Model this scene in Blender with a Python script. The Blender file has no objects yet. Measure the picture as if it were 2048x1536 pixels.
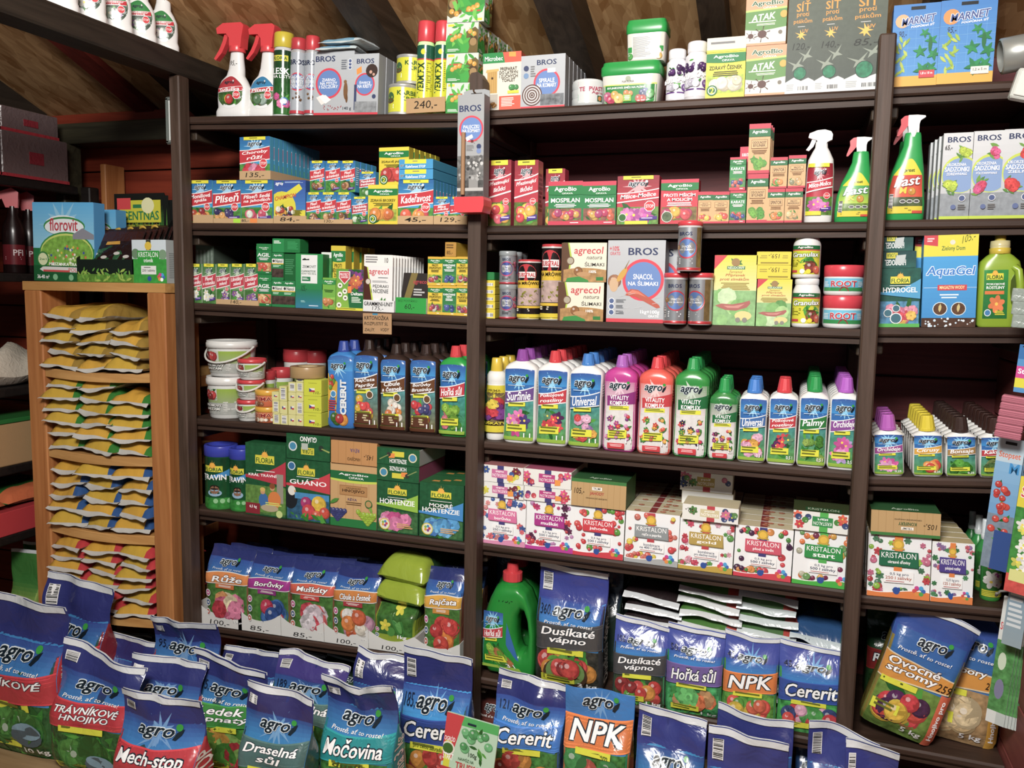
import bpy, math, random
from mathutils import Vector, Matrix
sc = bpy.context.scene
COL = sc.collection
# ------------------------------------------------------------------ camera
CAM = Vector((0.0, -2.3, 1.45)); YAW, PIT, ROL, FPX = 0.32409, 0.11020, 0.01690, 1700.0
FW = Vector((-math.sin(YAW)*math.cos(PIT), math.cos(YAW)*math.cos(PIT), -math.sin(PIT)))
_r = Vector((math.cos(YAW), math.sin(YAW), 0)); _u = _r.cross(FW)
RT = _r*math.cos(ROL) + _u*math.sin(ROL); UP = -_r*math.sin(ROL) + _u*math.cos(ROL)
cd = bpy.data.cameras.new('camera'); cd.sensor_width = 36; cd.lens = FPX/2048*36; cd.clip_start = .05; cd.clip_end = 60
co = bpy.data.objects.new('camera', cd); COL.objects.link(co)
m = Matrix.Identity(4)
for i in range(3):
    m[i][0] = RT[i]; m[i][1] = UP[i]; m[i][2] = -FW[i]; m[i][3] = CAM[i]
co.matrix_world = m; sc.camera = co
# ------------------------------------------------------------------ light
sc.view_settings.view_transform = 'Standard'; sc.view_settings.look = 'None'
sc.view_settings.gamma = 1; sc.view_settings.use_curve_mapping = False
sc.view_settings.exposure = 0.42
wd = bpy.data.worlds.new('world'); sc.world = wd; wd.use_nodes = True
wd.node_tree.nodes['Background'].inputs[0].default_value = (.80, .88, 1, 1)
wd.node_tree.nodes['Background'].inputs[1].default_value = .14
def area(name, loc, tgt, sx, sy, power, col):
    l = bpy.data.lights.new(name, 'AREA'); l.shape = 'RECTANGLE'; l.size = sx; l.size_y = sy; l.energy = power; l.color = col
    o = bpy.data.objects.new(name, l); COL.objects.link(o); o.location = loc
    o.rotation_euler = (Vector(tgt)-Vector(loc)).to_track_quat('-Z', 'Y').to_euler(); return o
area('ceiling_lamp', (-.35, -2.5, 2.62), (-.6, 0, .9), .8, .5, 82, (1, .97, .92))
area('doorway_daylight', (1.2, -3.5, 1.5), (-.2, 0, .8), .9, 1.5, 165, (.92, .95, 1))

# ------------------------------------------------------------------ pixel helpers (2048 x 1536 frame)
def P(u, v, y):
    k = (u-1024)/FPX; q = (768-v)/FPX
    a, b = RT-FW*k, UP-FW*q
    yy = y-CAM.y
    A11, A12, B1 = a.x, a.z, -a.y*yy
    A21, A22, B2 = b.x, b.z, -b.y*yy
    D = A11*A22-A12*A21
    return CAM.x+(B1*A22-A12*B2)/D, CAM.z+(A11*B2-A21*B1)/D
def Xat(u, z, y):
    k = (u-1024)/FPX; a = RT-FW*k
    return CAM.x-(a.y*(y-CAM.y)+a.z*(z-CAM.z))/a.x
def Zat(v, x, y):
    q = (768-v)/FPX; b = UP-FW*q
    return CAM.z-(b.x*(x-CAM.x)+b.y*(y-CAM.y))/b.z
# ------------------------------------------------------------------ colour
_hc = {}
def C(h, a=0.0):
    if not isinstance(h, str): return (h[0], h[1], h[2], a if a else (h[3] if len(h) > 3 else 0))
    k = (h, a)
    if k not in _hc:
        s = h.lstrip('#')
        if len(s) == 3: s = ''.join(x*2 for x in s)
        r = []
        for i in (0, 2, 4):
            x = int(s[i:i+2], 16)/255
            r.append(x/12.92 if x <= .04045 else ((x+.055)/1.055)**2.4)
        _hc[k] = (r[0], r[1], r[2], a)
    return _hc[k]
def mix(a, b, t):
    a, b = C(a), C(b); return tuple(a[i]*(1-t)+b[i]*t for i in range(4))
def lit(c, k): c = C(c); return (min(1, c[0]*k), min(1, c[1]*k), min(1, c[2]*k), c[3])
def sst(a, b, x):
    t = min(1, max(0, (x-a)/(b-a))); return t*t*(3-2*t)
# ------------------------------------------------------------------ materials
def mat(name):
    m = bpy.data.materials.new(name); m.use_nodes = True
    nt = m.node_tree; b = nt.nodes['Principled BSDF']; return m, nt, b
def N(nt, t, **kw):
    n = nt.nodes.new(t)
    for k, v in kw.items():
        if isinstance(k, str) and k.startswith('i_'): n.inputs[k[2:].replace('_', ' ')].default_value = v
        else: setattr(n, k, v)
    return n
def col_mat(name, rough, bump=0.0, bscale=60, spec=.5, metal=0.0, nscale=70, coat=0.0, ridge=0):
    m, nt, b = mat(name); L = nt.links.new
    at = N(nt, 'ShaderNodeAttribute', attribute_name='Col'); tc = N(nt, 'ShaderNodeTexCoord')
    no = N(nt, 'ShaderNodeTexNoise', i_Scale=nscale, i_Detail=4.0); L(tc.outputs['Object'], no.inputs['Vector'])
    mr = N(nt, 'ShaderNodeMapRange'); L(no.outputs[0], mr.inputs[0])
    mr.inputs[1].default_value = .3; mr.inputs[2].default_value = .7; mr.inputs[3].default_value = .35; mr.inputs[4].default_value = 1.55
    mu = N(nt, 'ShaderNodeMix', data_type='RGBA', blend_type='MULTIPLY'); mu.inputs[0].default_value = 1
    L(at.outputs['Alpha'], mu.inputs[0]); L(at.outputs['Color'], mu.inputs[6]); L(mr.outputs[0], mu.inputs[7])
    hs = N(nt, 'ShaderNodeHueSaturation', i_Saturation=.92); L(mu.outputs[2], hs.inputs['Color']); L(hs.outputs[0], b.inputs['Base Color'])
    b.inputs['Roughness'].default_value = rough; b.inputs['Specular IOR Level'].default_value = spec; b.inputs['Metallic'].default_value = metal
    b.inputs['Coat Weight'].default_value = coat; b.inputs['Coat Roughness'].default_value = .12
    if bump:
        n2 = N(nt, 'ShaderNodeTexNoise', i_Scale=bscale, i_Detail=3.0, i_Distortion=1.2); L(tc.outputs['Object'], n2.inputs['Vector'])
        bp = N(nt, 'ShaderNodeBump', i_Strength=bump, i_Distance=.004); L(n2.outputs[0], bp.inputs['Height']); L(bp.outputs[0], b.inputs['Normal'])
        if ridge:
            n3 = N(nt, 'ShaderNodeTexNoise', noise_type='RIDGED_MULTIFRACTAL', i_Scale=ridge, i_Detail=2.0, i_Distortion=.6); L(tc.outputs['Object'], n3.inputs['Vector'])
            b2 = N(nt, 'ShaderNodeBump', i_Strength=.8, i_Distance=.006); L(n3.outputs[0], b2.inputs['Height']); L(bp.outputs[0], b2.inputs['Normal']); L(b2.outputs[0], b.inputs['Normal'])
    return m
MT = {}
MT['print'] = col_mat('printed_card', .5, spec=.32)
MT['plastic'] = col_mat('moulded_plastic', .28)
MT['label'] = col_mat('glossy_label', .2)
MT['film'] = col_mat('crinkled_film', .2, bump=1.0, bscale=17, spec=.6, ridge=9)
MT['sheet'] = col_mat('limp_film', .22, bump=.9, bscale=42, spec=.6)
MT['metal'] = col_mat('tinplate', .32, metal=.45)
MT['card'] = col_mat('raw_cardboard', .8, spec=.2, bump=.15, bscale=220)
MT['matte'] = col_mat('matte_paint', .6, spec=.3)
def wood(name, c1, c2, axis, scale=1.0, rough=.55, bump=.25, knots=True):
    m, nt, b = mat(name); L = nt.links.new
    tc = N(nt, 'ShaderNodeTexCoord'); mp = N(nt, 'ShaderNodeMapping'); L(tc.outputs['Object'], mp.inputs[0])
    s = [26*scale]*3; s[axis] = 1.6*scale; mp.inputs['Scale'].default_value = s
    oi = N(nt, 'ShaderNodeObjectInfo'); cx = N(nt, 'ShaderNodeMath', operation='MULTIPLY'); cx.inputs[1].default_value = 37.0
    L(oi.outputs['Random'], cx.inputs[0]); L(cx.outputs[0], mp.inputs['Location'])
    n1 = N(nt, 'ShaderNodeTexNoise', i_Scale=1.0, i_Detail=7.0, i_Roughness=.62, i_Distortion=1.6); L(mp.outputs[0], n1.inputs['Vector'])
    n2 = N(nt, 'ShaderNodeTexNoise', i_Scale=.22, i_Detail=3.0); L(mp.outputs[0], n2.inputs['Vector'])
    cr = N(nt, 'ShaderNodeValToRGB'); cr.color_ramp.elements[0].color = C(c1)[:3]+(1,); cr.color_ramp.elements[1].color = C(c2)[:3]+(1,)
    cr.color_ramp.elements[0].position = .3; cr.color_ramp.elements[1].position = .7
    L(n1.outputs[0], cr.inputs[0])
    hs = N(nt, 'ShaderNodeHueSaturation'); mr = N(nt, 'ShaderNodeMapRange'); mr.inputs[3].default_value = .72; mr.inputs[4].default_value = 1.28
    L(n2.outputs[0], mr.inputs[0]); L(mr.outputs[0], hs.inputs['Value']); L(cr.outputs[0], hs.inputs['Color'])
    L(hs.outputs[0], b.inputs['Base Color']); b.inputs['Roughness'].default_value = rough; b.inputs['Specular IOR Level'].default_value = .35
    bp = N(nt, 'ShaderNodeBump', i_Strength=bump, i_Distance=.003); L(n1.outputs[0], bp.inputs['Height']); L(bp.outputs[0], b.inputs['Normal'])
    return m
MT['dark_x'] = wood('dark_stained_wood', '#2d2019', '#49362d', 0)
MT['dark_z'] = wood('dark_stained_post', '#37291f', '#54433a', 2)
MT['dark_y'] = wood('dark_stained_beam', '#2a2119', '#483c31', 1)
MT['black_y'] = wood('blackened_beam', '#17130f', '#332b24', 1)
MT['red_x'] = wood('red_stained_plank', '#6a2618', '#8e3b27', 0, .8)
MT['maroon_x'] = wood('maroon_stained_plank', '#532428', '#76393a', 0, .8)
MT['red_y'] = wood('red_stained_side_plank', '#6e3634', '#8c4e4a', 1, .8)
MT['rafter_red'] = wood('red_rafter', '#57201a', '#7a3028', 1)
MT['plate'] = wood('weathered_plate', '#2c2a20', '#4c4836', 0)
MT['pine_x'] = wood('pine_board', '#b07d46', '#d6a669', 0, .7)
MT['pine_z'] = wood('pine_post', '#9a5f34', '#bf8350', 2, .7)
MT['black_x'] = wood('black_painted_wood', '#0f0c0b', '#201a18', 0)
MT['floor'] = wood('worn_floor_board', '#7d6344', '#a58a66', 0, .6)
def osb():
    m, nt, b = mat('oriented_strand_board'); L = nt.links.new
    tc = N(nt, 'ShaderNodeTexCoord'); cols = []
    for i, (ang, sc_) in enumerate(((.5, 1), (-.7, 1.1), (1.9, .9))):
        mp = N(nt, 'ShaderNodeMapping'); mp.inputs['Rotation'].default_value = (0, 0, ang); mp.inputs['Scale'].default_value = (34*sc_, 9*sc_, 20)
        L(tc.outputs['Object'], mp.inputs[0]); vo = N(nt, 'ShaderNodeTexVoronoi', i_Scale=1.0); L(mp.outputs[0], vo.inputs['Vector'])
        cols.append(vo)
    mx = N(nt, 'ShaderNodeMix', data_type='RGBA'); mx.inputs[0].default_value = .5; L(cols[0].outputs['Color'], mx.inputs[6]); L(cols[1].outputs['Color'], mx.inputs[7])
    m2 = N(nt, 'ShaderNodeMix', data_type='RGBA'); m2.inputs[0].default_value = .4; L(mx.outputs[2], m2.inputs[6]); L(cols[2].outputs['Color'], m2.inputs[7])
    bw = N(nt, 'ShaderNodeRGBToBW'); L(m2.outputs[2], bw.inputs[0])
    cr = N(nt, 'ShaderNodeValToRGB'); L(bw.outputs[0], cr.inputs[0])
    e = cr.color_ramp.elements; e[0].position = .25; e[1].position = .75
    e[0].color = C('#94683c')[:3]+(1,); e[1].color = C('#d2a878')[:3]+(1,)
    L(cr.outputs[0], b.inputs['Base Color']); b.inputs['Roughness'].default_value = .65
    bp = N(nt, 'ShaderNodeBump', i_Strength=.4, i_Distance=.004); L(bw.outputs[0], bp.inputs['Height']); L(bp.outputs[0], b.inputs['Normal'])
    return m
MT['osb'] = osb()
def clear():
    m, nt, b = mat('clear_plastic'); b.inputs['Base Color'].default_value = (.9, .92, .93, 1); b.inputs['Roughness'].default_value = .12
    b.inputs['Transmission Weight'].default_value = .8; b.inputs['IOR'].default_value = 1.2; return m
MT['clear'] = clear()
# ------------------------------------------------------------------ mesh builder
class MB:
    def __init__(s): s.v = []; s.f = []; s.c = []; s.s = []
    def add(s, vs, fs, c, smooth=False):
        o = len(s.v); s.v.extend(vs)
        for i, f in enumerate(fs):
            s.f.append([j+o for j in f]); s.c.append(c[i] if isinstance(c, list) else c); s.s.append(smooth)
        return s
    def box(s, x0, y0, z0, x1, y1, z1, c, top=None, side=None, ch=0.0, bot=None):
        c = C(c); top = C(top) if top else c; side = C(side) if side else c; bot = C(bot) if bot else side
        if ch <= 0:
            vs = [(x, y, z) for z in (z0, z1) for y in (y0, y1) for x in (x0, x1)]
            fs = [(0, 1, 5, 4), (1, 3, 7, 5), (3, 2, 6, 7), (2, 0, 4, 6), (4, 5, 7, 6), (0, 2, 3, 1)]
            return s.add(vs, fs, [c, side, side, side, top, bot])
        # chamfered: rings of octagons
        def ring(z, i): 
            a, b_, d, e = x0+i, x1-i, y0+i, y1-i
            k = ch
            return [(a+k, d, z), (b_-k, d, z), (b_, d+k, z), (b_, e-k, z), (b_-k, e, z), (a+k, e, z), (a, e-k, z), (a, d+k, z)]
        vs = ring(z0, ch*.6)+ring(z0+ch, 0)+ring(z1-ch, 0)+ring(z1, ch*.6)
        fs = []; cc = []
        cols = [c, side, side, side, side, side, side, side]
        for r in range(3):
            for i in range(8):
                j = (i+1) % 8; fs.append((r*8+i, r*8+j, r*8+8+j, r*8+8+i)); cc.append(cols[i] if r < 2 or i != 0 else (top if r == 2 else c))
        fs.append(tuple(range(24, 32))); cc.append(top); fs.append(tuple(reversed(range(8)))); cc.append(bot)
        return s.add(vs, fs, cc)
    def loft(s, rings, cols, caps=(True, True), smooth=True):
        n = len(rings[0]); vs = [p for r in rings for p in r]; fs = []; cc = []
        for r in range(len(rings)-1):
            c = cols[r] if isinstance(cols, list) else cols
            for i in range(n):
                j = (i+1) % n; fs.append((r*n+i, r*n+j, (r+1)*n+j, (r+1)*n+i)); cc.append(c[i] if isinstance(c, list) else c)
        s.add(vs, fs, cc, smooth)
        c0 = cols[0] if isinstance(cols, list) else cols; c1 = cols[-1] if isinstance(cols, list) else cols
        if isinstance(c0, list): c0 = c0[0]
        if isinstance(c1, list): c1 = c1[0]
        if caps[0]: s.add(list(rings[0]), [tuple(reversed(range(n)))], c0)
        if caps[1]: s.add(list(rings[-1]), [tuple(range(n))], c1)
        return s
    def lathe(s, prof, c, seg=24, cx=0, cy=0, caps=(True, True), smooth=True):
        rings = [[(cx+r*math.cos(2*math.pi*i/seg), cy+r*math.sin(2*math.pi*i/seg), z) for i in range(seg)] for r, z in prof]
        cc = c if isinstance(c, list) else C(c)
        if isinstance(cc, list): cc = [C(x) for x in cc]
        return s.loft(rings, cc, caps, smooth)
    def prism(s, poly, y0, y1, c, side=None):
        n = len(poly); c = C(c); side = C(side) if side else c
        vs = [(x, y0, z) for x, z in poly]+[(x, y1, z) for x, z in poly]
        fs = [tuple(range(n)), tuple(reversed(range(n, 2*n)))]+[(i, i+n, (i+1) % n+n, (i+1) % n) for i in range(n)]
        return s.add(vs, fs, [c, c]+[side]*n)
    def tube(s, path, r, c, seg=8):
        path = [Vector(p) for p in path]; rings = []
        for i, p in enumerate(path):
            t = (path[min(i+1, len(path)-1)]-path[max(i-1, 0)]).normalized()
            a = Vector((0, 0, 1)) if abs(t.z) < .9 else Vector((1, 0, 0)); b = t.cross(a).normalized(); d = t.cross(b)
            rr = r[i] if isinstance(r, (list, tuple)) else r
            rings.append([tuple(p+b*math.cos(2*math.pi*k/seg)*rr+d*math.sin(2*math.pi*k/seg)*rr) for k in range(seg)])
        return s.loft(rings, C(c))
    def mesh(s, name):
        me = bpy.data.meshes.new(name); me.from_pydata(s.v, [], s.f)
        at = me.attributes.new('Col', 'FLOAT_COLOR', 'FACE'); at.data.foreach_set('color', [x for c in s.c for x in (c if len(c) == 4 else tuple(c)+(0,))])
        me.polygons.foreach_set('use_smooth', s.s); me.update(); return me
def ob(name, me, material, parent=None, loc=(0, 0, 0), rot=(0, 0, 0), label=None):
    if isinstance(me, MB): me = me.mesh(name)
    o = bpy.data.objects.new(name, me); COL.objects.link(o)
    if me and material and not me.materials: me.materials.append(MT[material] if isinstance(material, str) else material)
    o.parent = parent; o.location = loc; o.rotation_euler = rot
    if label: o['label'] = label
    return o
def tag(o, label, cat, group=None):
    o['label'] = label; o['category'] = cat
    if group: o['group'] = group
    return o
def struct(o): o['kind'] = 'structure'; return o
def copy_tree(o, parent=None):
    c = o.copy(); COL.objects.link(c); c.parent = parent
    for ch in o.children: copy_tree(ch, c)
    return c
ORD = ['first', 'second', 'third', 'fourth', 'fifth', 'sixth', 'seventh', 'eighth', 'ninth', 'tenth', 'eleventh', 'twelfth', 'thirteenth', 'fourteenth']
def row(root, n, dy, rl, dx=0.0, group=None, what='row', jit=0.0):
    """n copies going back behind root"""
    if group: root['group'] = group
    rr = random.Random(n*7+int(abs(root.location.x)*1000))
    for i in range(1, n):
        c = copy_tree(root); c.location = root.location+Vector((dx*i+rr.uniform(-jit, jit), dy*i, 0))
        c['label'] = f"{rl}, {ORD[i]} in its row from the front"
        if group: c['group'] = group
    return root
# ------------------------------------------------------------------ flat print
_tx = {}
def text2d(t, b=.02, sh=0.0):
    k = (t, b, sh)
    if k not in _tx:
        cu = bpy.data.curves.new('t', 'FONT'); cu.body = t; cu.resolution_u = 2; cu.offset = b; cu.shear = sh; cu.align_x = 'LEFT'
        o = bpy.data.objects.new('t', cu); me = o.to_mesh()
        vs = [(v.co.x, v.co.y) for v in me.vertices]; fs = [tuple(p.vertices) for p in me.polygons]
        o.to_mesh_clear(); bpy.data.objects.remove(o); bpy.data.curves.remove(cu)
        if vs:
            x0 = min(v[0] for v in vs); x1 = max(v[0] for v in vs); y0 = min(v[1] for v in vs); y1 = max(v[1] for v in vs)
            vs = [((x-x0)/max(1e-6, x1-x0), (y-y0)/max(1e-6, y1-y0)) for x, y in vs]
        _tx[k] = (vs, fs)
    return _tx[k]
class Art:
    """2-D print in u,v in 0..1 over w x h metres, stacked in thin layers"""
    def __init__(s, w, h, seed=1, cv=False): s.w, s.h, s.V, s.F, s.K, s.k, s.cv, s.n = w, h, [], [], [], 0, cv, 0; s.r = random.Random(seed)
    def _a(s, vs, fs, c, lift=0):
        o = len(s.V); s.n += 1; lift = lift*(4 if s.cv else 1)+s.n*.2; s.V.extend((u, v, s.k+lift) for u, v in vs)
        for i, f in enumerate(fs): s.F.append([j+o for j in f]); s.K.append(c[i] if isinstance(c, list) else c)
        s.k += 1; return s
    def grid(s, fn, nx, ny, c, c2):
        vs = [fn(i/nx, j/ny) for j in range(ny+1) for i in range(nx+1)]; fs = []; cc = []
        for j in range(ny):
            col = mix(c, c2, (j+.5)/ny) if c2 else C(c)
            for i in range(nx):
                a = j*(nx+1)+i; fs.append((a, a+1, a+nx+2, a+nx+1)); cc.append(col)
        return s._a(vs, fs, cc)
    def R(s, u0, v0, u1, v1, c, c2=None, a=0):
        if a: c = C(c, a); c2 = C(c2, a) if c2 else None
        if s.cv:
            us = [u0]+[i/16 for i in range(17) if u0+.004 < i/16 < u1-.004]+[u1]; vv = [v0]+[i/36 for i in range(37) if v0+.003 < i/36 < v1-.003]+[v1]
            return s.grid(lambda i, j: (us[round(i*(len(us)-1))], vv[round(j*(len(vv)-1))]), len(us)-1, len(vv)-1, c, c2)
        return s.grid(lambda i, j: (u0+(u1-u0)*i, v0+(v1-v0)*j), 1, 12 if c2 else 1, c, c2)
    def B(s, u0, u1, lo, hi, c, c2=None, n=14, a=0):
        if a: c = C(c, a); c2 = C(c2, a) if c2 else None
        f = lambda g, x: g(x) if callable(g) else g
        def fn(i, j):
            u = u0+(u1-u0)*i; l, h = f(lo, u), f(hi, u); return (u, l+(h-l)*j)
        return s.grid(fn, 24 if s.cv else n, 8 if c2 or s.cv else 1, c, c2)
    def E(s, u, v, ru, c, rv=None, a=0, seg=14, rot=0):
        rv = rv if rv is not None else ru*s.w/s.h
        c = C(c, a) if a else C(c)
        asp = s.w/s.h; cs, sn = math.cos(rot), math.sin(rot); vs = [(u, v)]
        for i in range(seg):
            x, y = ru*math.cos(2*math.pi*i/seg), rv/asp*math.sin(2*math.pi*i/seg)
            vs.append((u+x*cs-y*sn, v+(x*sn+y*cs)*asp))
        return s._a(vs, [(0, i+1, (i+1) % seg+1) for i in range(seg)], c, 1)
    def Pg(s, pts, c, a=0): return s._a(list(pts), [tuple(range(len(pts)))], C(c, a) if a else C(c), 1)
    def T(s, t, u0, v0, u1, v1, c='#fff', b=.02, sh=0.0, out=None, tilt=0.0):
        vs, fs = text2d(t, min(b, .012), sh); asp = s.w/s.h; hh = v1-v0; lf = 3+(min(8, hh*s.h/.008) if s.cv else 0)
        def put(dx, dy, col, lift): s._a([(u0+(u1-u0)*x+dx, v0+hh*y+dy+tilt*(u0+(u1-u0)*x-.5)) for x, y in vs], fs, C(col), lift); s.k -= 1
        if out:
            e = .06*hh; ex = min(.07*hh/asp, .085*(u1-u0)/len(t))
            for dx, dy in ((-ex, -e), (ex, -e), (-ex, e), (ex, e)): put(dx, dy, out, lf-.5)
            s.k += 2
        if out and s.cv: lf += min(6, hh*s.h/.008)
        put(0, 0, c, lf)
        if b > .024: put(min(.04*hh/asp, .04*(u1-u0)/len(t)), 0, c, lf)
        s.k += 1; return s
    def lines(s, u0, v0, u1, v1, n, c='#555', gap=.45, cen=False):
        p = (v1-v0)/n
        for i in range(n):
            e = u1-(u1-u0)*s.r.uniform(0, .35); b0 = u0
            if cen: d = (u1-e)/2; b0 = u0+d; e = u1-d
            s.k -= 1 if i else 0
            s._a([(b0, v1-i*p-p*(1-gap)), (e, v1-i*p-p*(1-gap)), (e, v1-i*p), (b0, v1-i*p)], [(0, 1, 2, 3)], C(c), 2)
        return s
    def bar(s, u0, v0, u1, v1, vert=False, bg='#f4f4f4'):
        s.R(u0, v0, u1, v1, bg); n = 13; x = 0; vs = []; fs = []
        for i in range(n):
            wd = s.r.choice((.25, .5, .7))/n; a = (i+.2)/n; b = a+wd; k = len(vs)
            q = [(.06, a), (.94, a), (.94, b), (.06, b)] if vert else [(a, .1), (b, .1), (b, .92), (a, .92)]
            vs += [(u0+(u1-u0)*p[0], v0+(v1-v0)*p[1]) for p in q]; fs.append((k, k+1, k+2, k+3))
        return s._a(vs, fs, C('#222'), 2)
    # motifs ---------------------------------------------------------
    def fruit(s, u, v, r, c, sq=1.0):
        asp = s.w/s.h
        s.E(u, v, r, lit(c, .62), r*asp*sq); s.E(u-.08*r, v+.1*r*asp, r*.88, c, r*.88*asp*sq, a=.45); s.E(u-.28*r, v+.33*r*asp, r*.26, mix(c, '#fff', .35), seg=8); return s
    def flower(s, u, v, r, c, c2='#f5d742', n=5, rot=None):
        asp = s.w/s.h; rot = s.r.uniform(0, 6) if rot is None else rot
        for i in range(n):
            t = rot+2*math.pi*i/n
            s.E(u+.55*r*math.cos(t), v+.55*r*asp*math.sin(t), .52*r, lit(c, s.r.uniform(.75, 1.15)), .34*r*asp, rot=t, seg=9); s.k -= 1
        s.k += 1; s.E(u, v, .2*r, c2, seg=8); return s
    def leaf(s, u, v, r, c, rot):
        asp = s.w/s.h; pts = []
        for x, y in ((-1, 0), (-.4, .3), (.3, .32), (1, 0), (.3, -.3), (-.4, -.26)):
            pts.append((u+r*(x*math.cos(rot)-y*math.sin(rot)), v+r*asp*(x*math.sin(rot)+y*math.cos(rot))))
        return s.Pg(pts, c)
    def leaves(s, u0, v0, u1, v1, n, r, cols=('#2f7d2a', '#4f9e35', '#1f5c24')):
        for i in range(n):
            rr = r*s.r.uniform(.6, 1.2)
            s.leaf(s.r.uniform(u0+rr*.8, u1-rr*.8), s.r.uniform(v0+.02, v1-.02), rr, s.r.choice(cols), s.r.uniform(0, 6.28)); s.k -= 1
        s.k += 1; return s
    def pic(s, u0, v0, u1, v1, bg, kind, cols, n, r, lf=6, lcols=('#2f7d2a', '#4f9e35', '#1f5c24'), c2='#f5d742'):
        if bg: s.R(u0, v0, u1, v1, bg, a=.75)
        if lf: s.leaves(u0, v0, u1, v1, lf, r*1.2, lcols)
        asp = s.w/s.h; n = n if n < 4 else int(n*1.7)+1
        for i in range(n):
            u = u0+r+(u1-u0-2*r)*((i+.5)/n if n < 5 else s.r.random()); v = s.r.uniform(v0+r*asp, max(v0+r*asp+.001, v1-r*asp)); c = cols[i % len(cols)]; q = r*s.r.uniform(.8, 1.15)
            if kind == 'o': s.fruit(u, v, q, c)
            elif kind == 'f': s.flower(u, v, q, c, c2)
            elif kind == 'p':   # layered rose / hydrangea
                s.E(u, v, q, lit(c, .7), a=.5); s.flower(u, v, q, c, lit(c, .6), 6); s.E(u, v, q*.45, lit(c, 1.15), a=.6); s.E(u, v, q*.2, lit(c, .7))
        return s
    def mesh(s, name, fn):
        vs = [fn(u, v, k) for u, v, k in s.V]
        b = MB(); b.v = vs; b.f = s.F; b.c = s.K; b.s = [s.cv]*len(s.F); return b.mesh(name)
EPS = .00003
def flat(w, h, y=0.0, sx=1.0):
    return lambda u, v, k: ((u-.5)*w, y-.0003-EPS*k, v*h)
def flatR(d, h, x):   # right side face: u runs front to back
    return lambda u, v, k: (x+.0003+EPS*k, u*d, v*h)
def flatT(w, d, z):   # top face: v runs front to back
    return lambda u, v, k: ((u-.5)*w, v*d, z+.0003+EPS*k)
def cyl(r, h0, h, cx=0, cy=0, arc=math.pi, rz=0.0):
    return lambda u, v, k: (cx+(r+.0003+EPS*2*k)*math.sin((u-.5)*arc+rz), cy-(r+.0003+EPS*2*k)*math.cos((u-.5)*arc+rz), h0+v*h)
# ------------------------------------------------------------------ shelves: two points (x,z) of each board's front top edge
SH = {'L1': (-1.8473, 1.9793, -.9726, 1.9477), 'L2': (-1.8629, 1.6468, -.92, 1.6343), 'L3': (-1.892, 1.3907, -.9122, 1.3713), 'L4': (-1.8926, 1.0107, -.9127, 1.0117),
      'L5': (-1.8845, .705, -.9187, .6958), 'L6': (-1.882, .302, -.9292, .3211), 'R1': (-.8157, 1.950, .1147, 1.9507), 'R2': (-.8527, 1.6302, .1491, 1.6328),
      'R3': (-.8596, 1.3665, .1482, 1.3665), 'R4': (-.8811, 1.0084, .1575, 1.0023), 'R5': (-.8787, .7018, .1609, .6891), 'R6': (-.8815, .2862, .1647, .2732),
      'T1': (.1852, 1.9532, .448, 1.9531), 'T2': (.183, 1.6361, .4863, 1.6377), 'T3': (.1873, 1.3724, .482, 1.3812), 'T4': (.1922, .9937, .4988, 1.0143),
      'T5': (.1973, .6819, .4916, .6896), 'T6': (.2016, .2942, .5154, .2874)}
def shz(s, x): a = SH[s]; return a[1]+(a[3]-a[1])*(x-a[0])/(a[2]-a[0])
def tilt(s): a = SH[s]; return -math.atan2(a[3]-a[1], a[2]-a[0])
def fit(s, u0, u1, vt, y, zb=None):
    z = zb if zb is not None else (SH[s][1]+SH[s][3])/2
    for _ in range(2):
        xa, xb = Xat(u0, z, y), Xat(u1, z, y); xm = (xa+xb)/2
        if zb is None: z = shz(s, xm)
    return xm, z, xb-xa, Zat(vt, xm, y)-z
# ================================================================== the room
WALLY = .45; RWX = .545; CEIL_Z = 2.125; SL = math.tan(math.radians(22))
def plain(name, x0, y0, z0, x1, y1, z1, m, ch=0.0, parent=None, c='#888'):
    b = MB().box(x0, y0, z0, x1, y1, z1, c, ch=ch); return ob(name, b, m, parent)
wb = struct(plain('wall_back', -3.45, WALLY+.02, -.02, .62, WALLY+.08, 2.13, 'black_x'))
zz = 0.0; i = 0
while zz < 2.1:
    h = min(.135, 2.12-zz)
    for x0, x1, mm in ((-3.45, -1.91, 'red_x'), (-1.908, .61, 'maroon_x')):
        plain('plank', x0, WALLY, zz+.003, x1, WALLY+.02, zz+h-.003, mm, .003, wb)
    zz += .135; i += 1
wr = struct(plain('wall_right', RWX+.02, -3.6, -.02, RWX+.08, WALLY+.08, 3.6, 'black_x'))
zz = 0.0
while zz < 2.4:
    plain('plank', RWX, -2.6, zz+.002, RWX+.02, WALLY-.001, zz+.158, 'red_y', .003, wr); zz += .16
struct(plain('wall_left', -3.5, -3.6, -.02, -3.45, WALLY+.08, 3.6, 'black_x'))
fl = struct(plain('floor', -3.5, -3.6, -.06, .62, WALLY+.08, -.025, 'black_x'))
y = -1.4
while y < .45:
    plain('plank', -3.45, y+.002, -.025, .54, y+.138, 0, 'floor', .002, fl); y += .14
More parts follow.
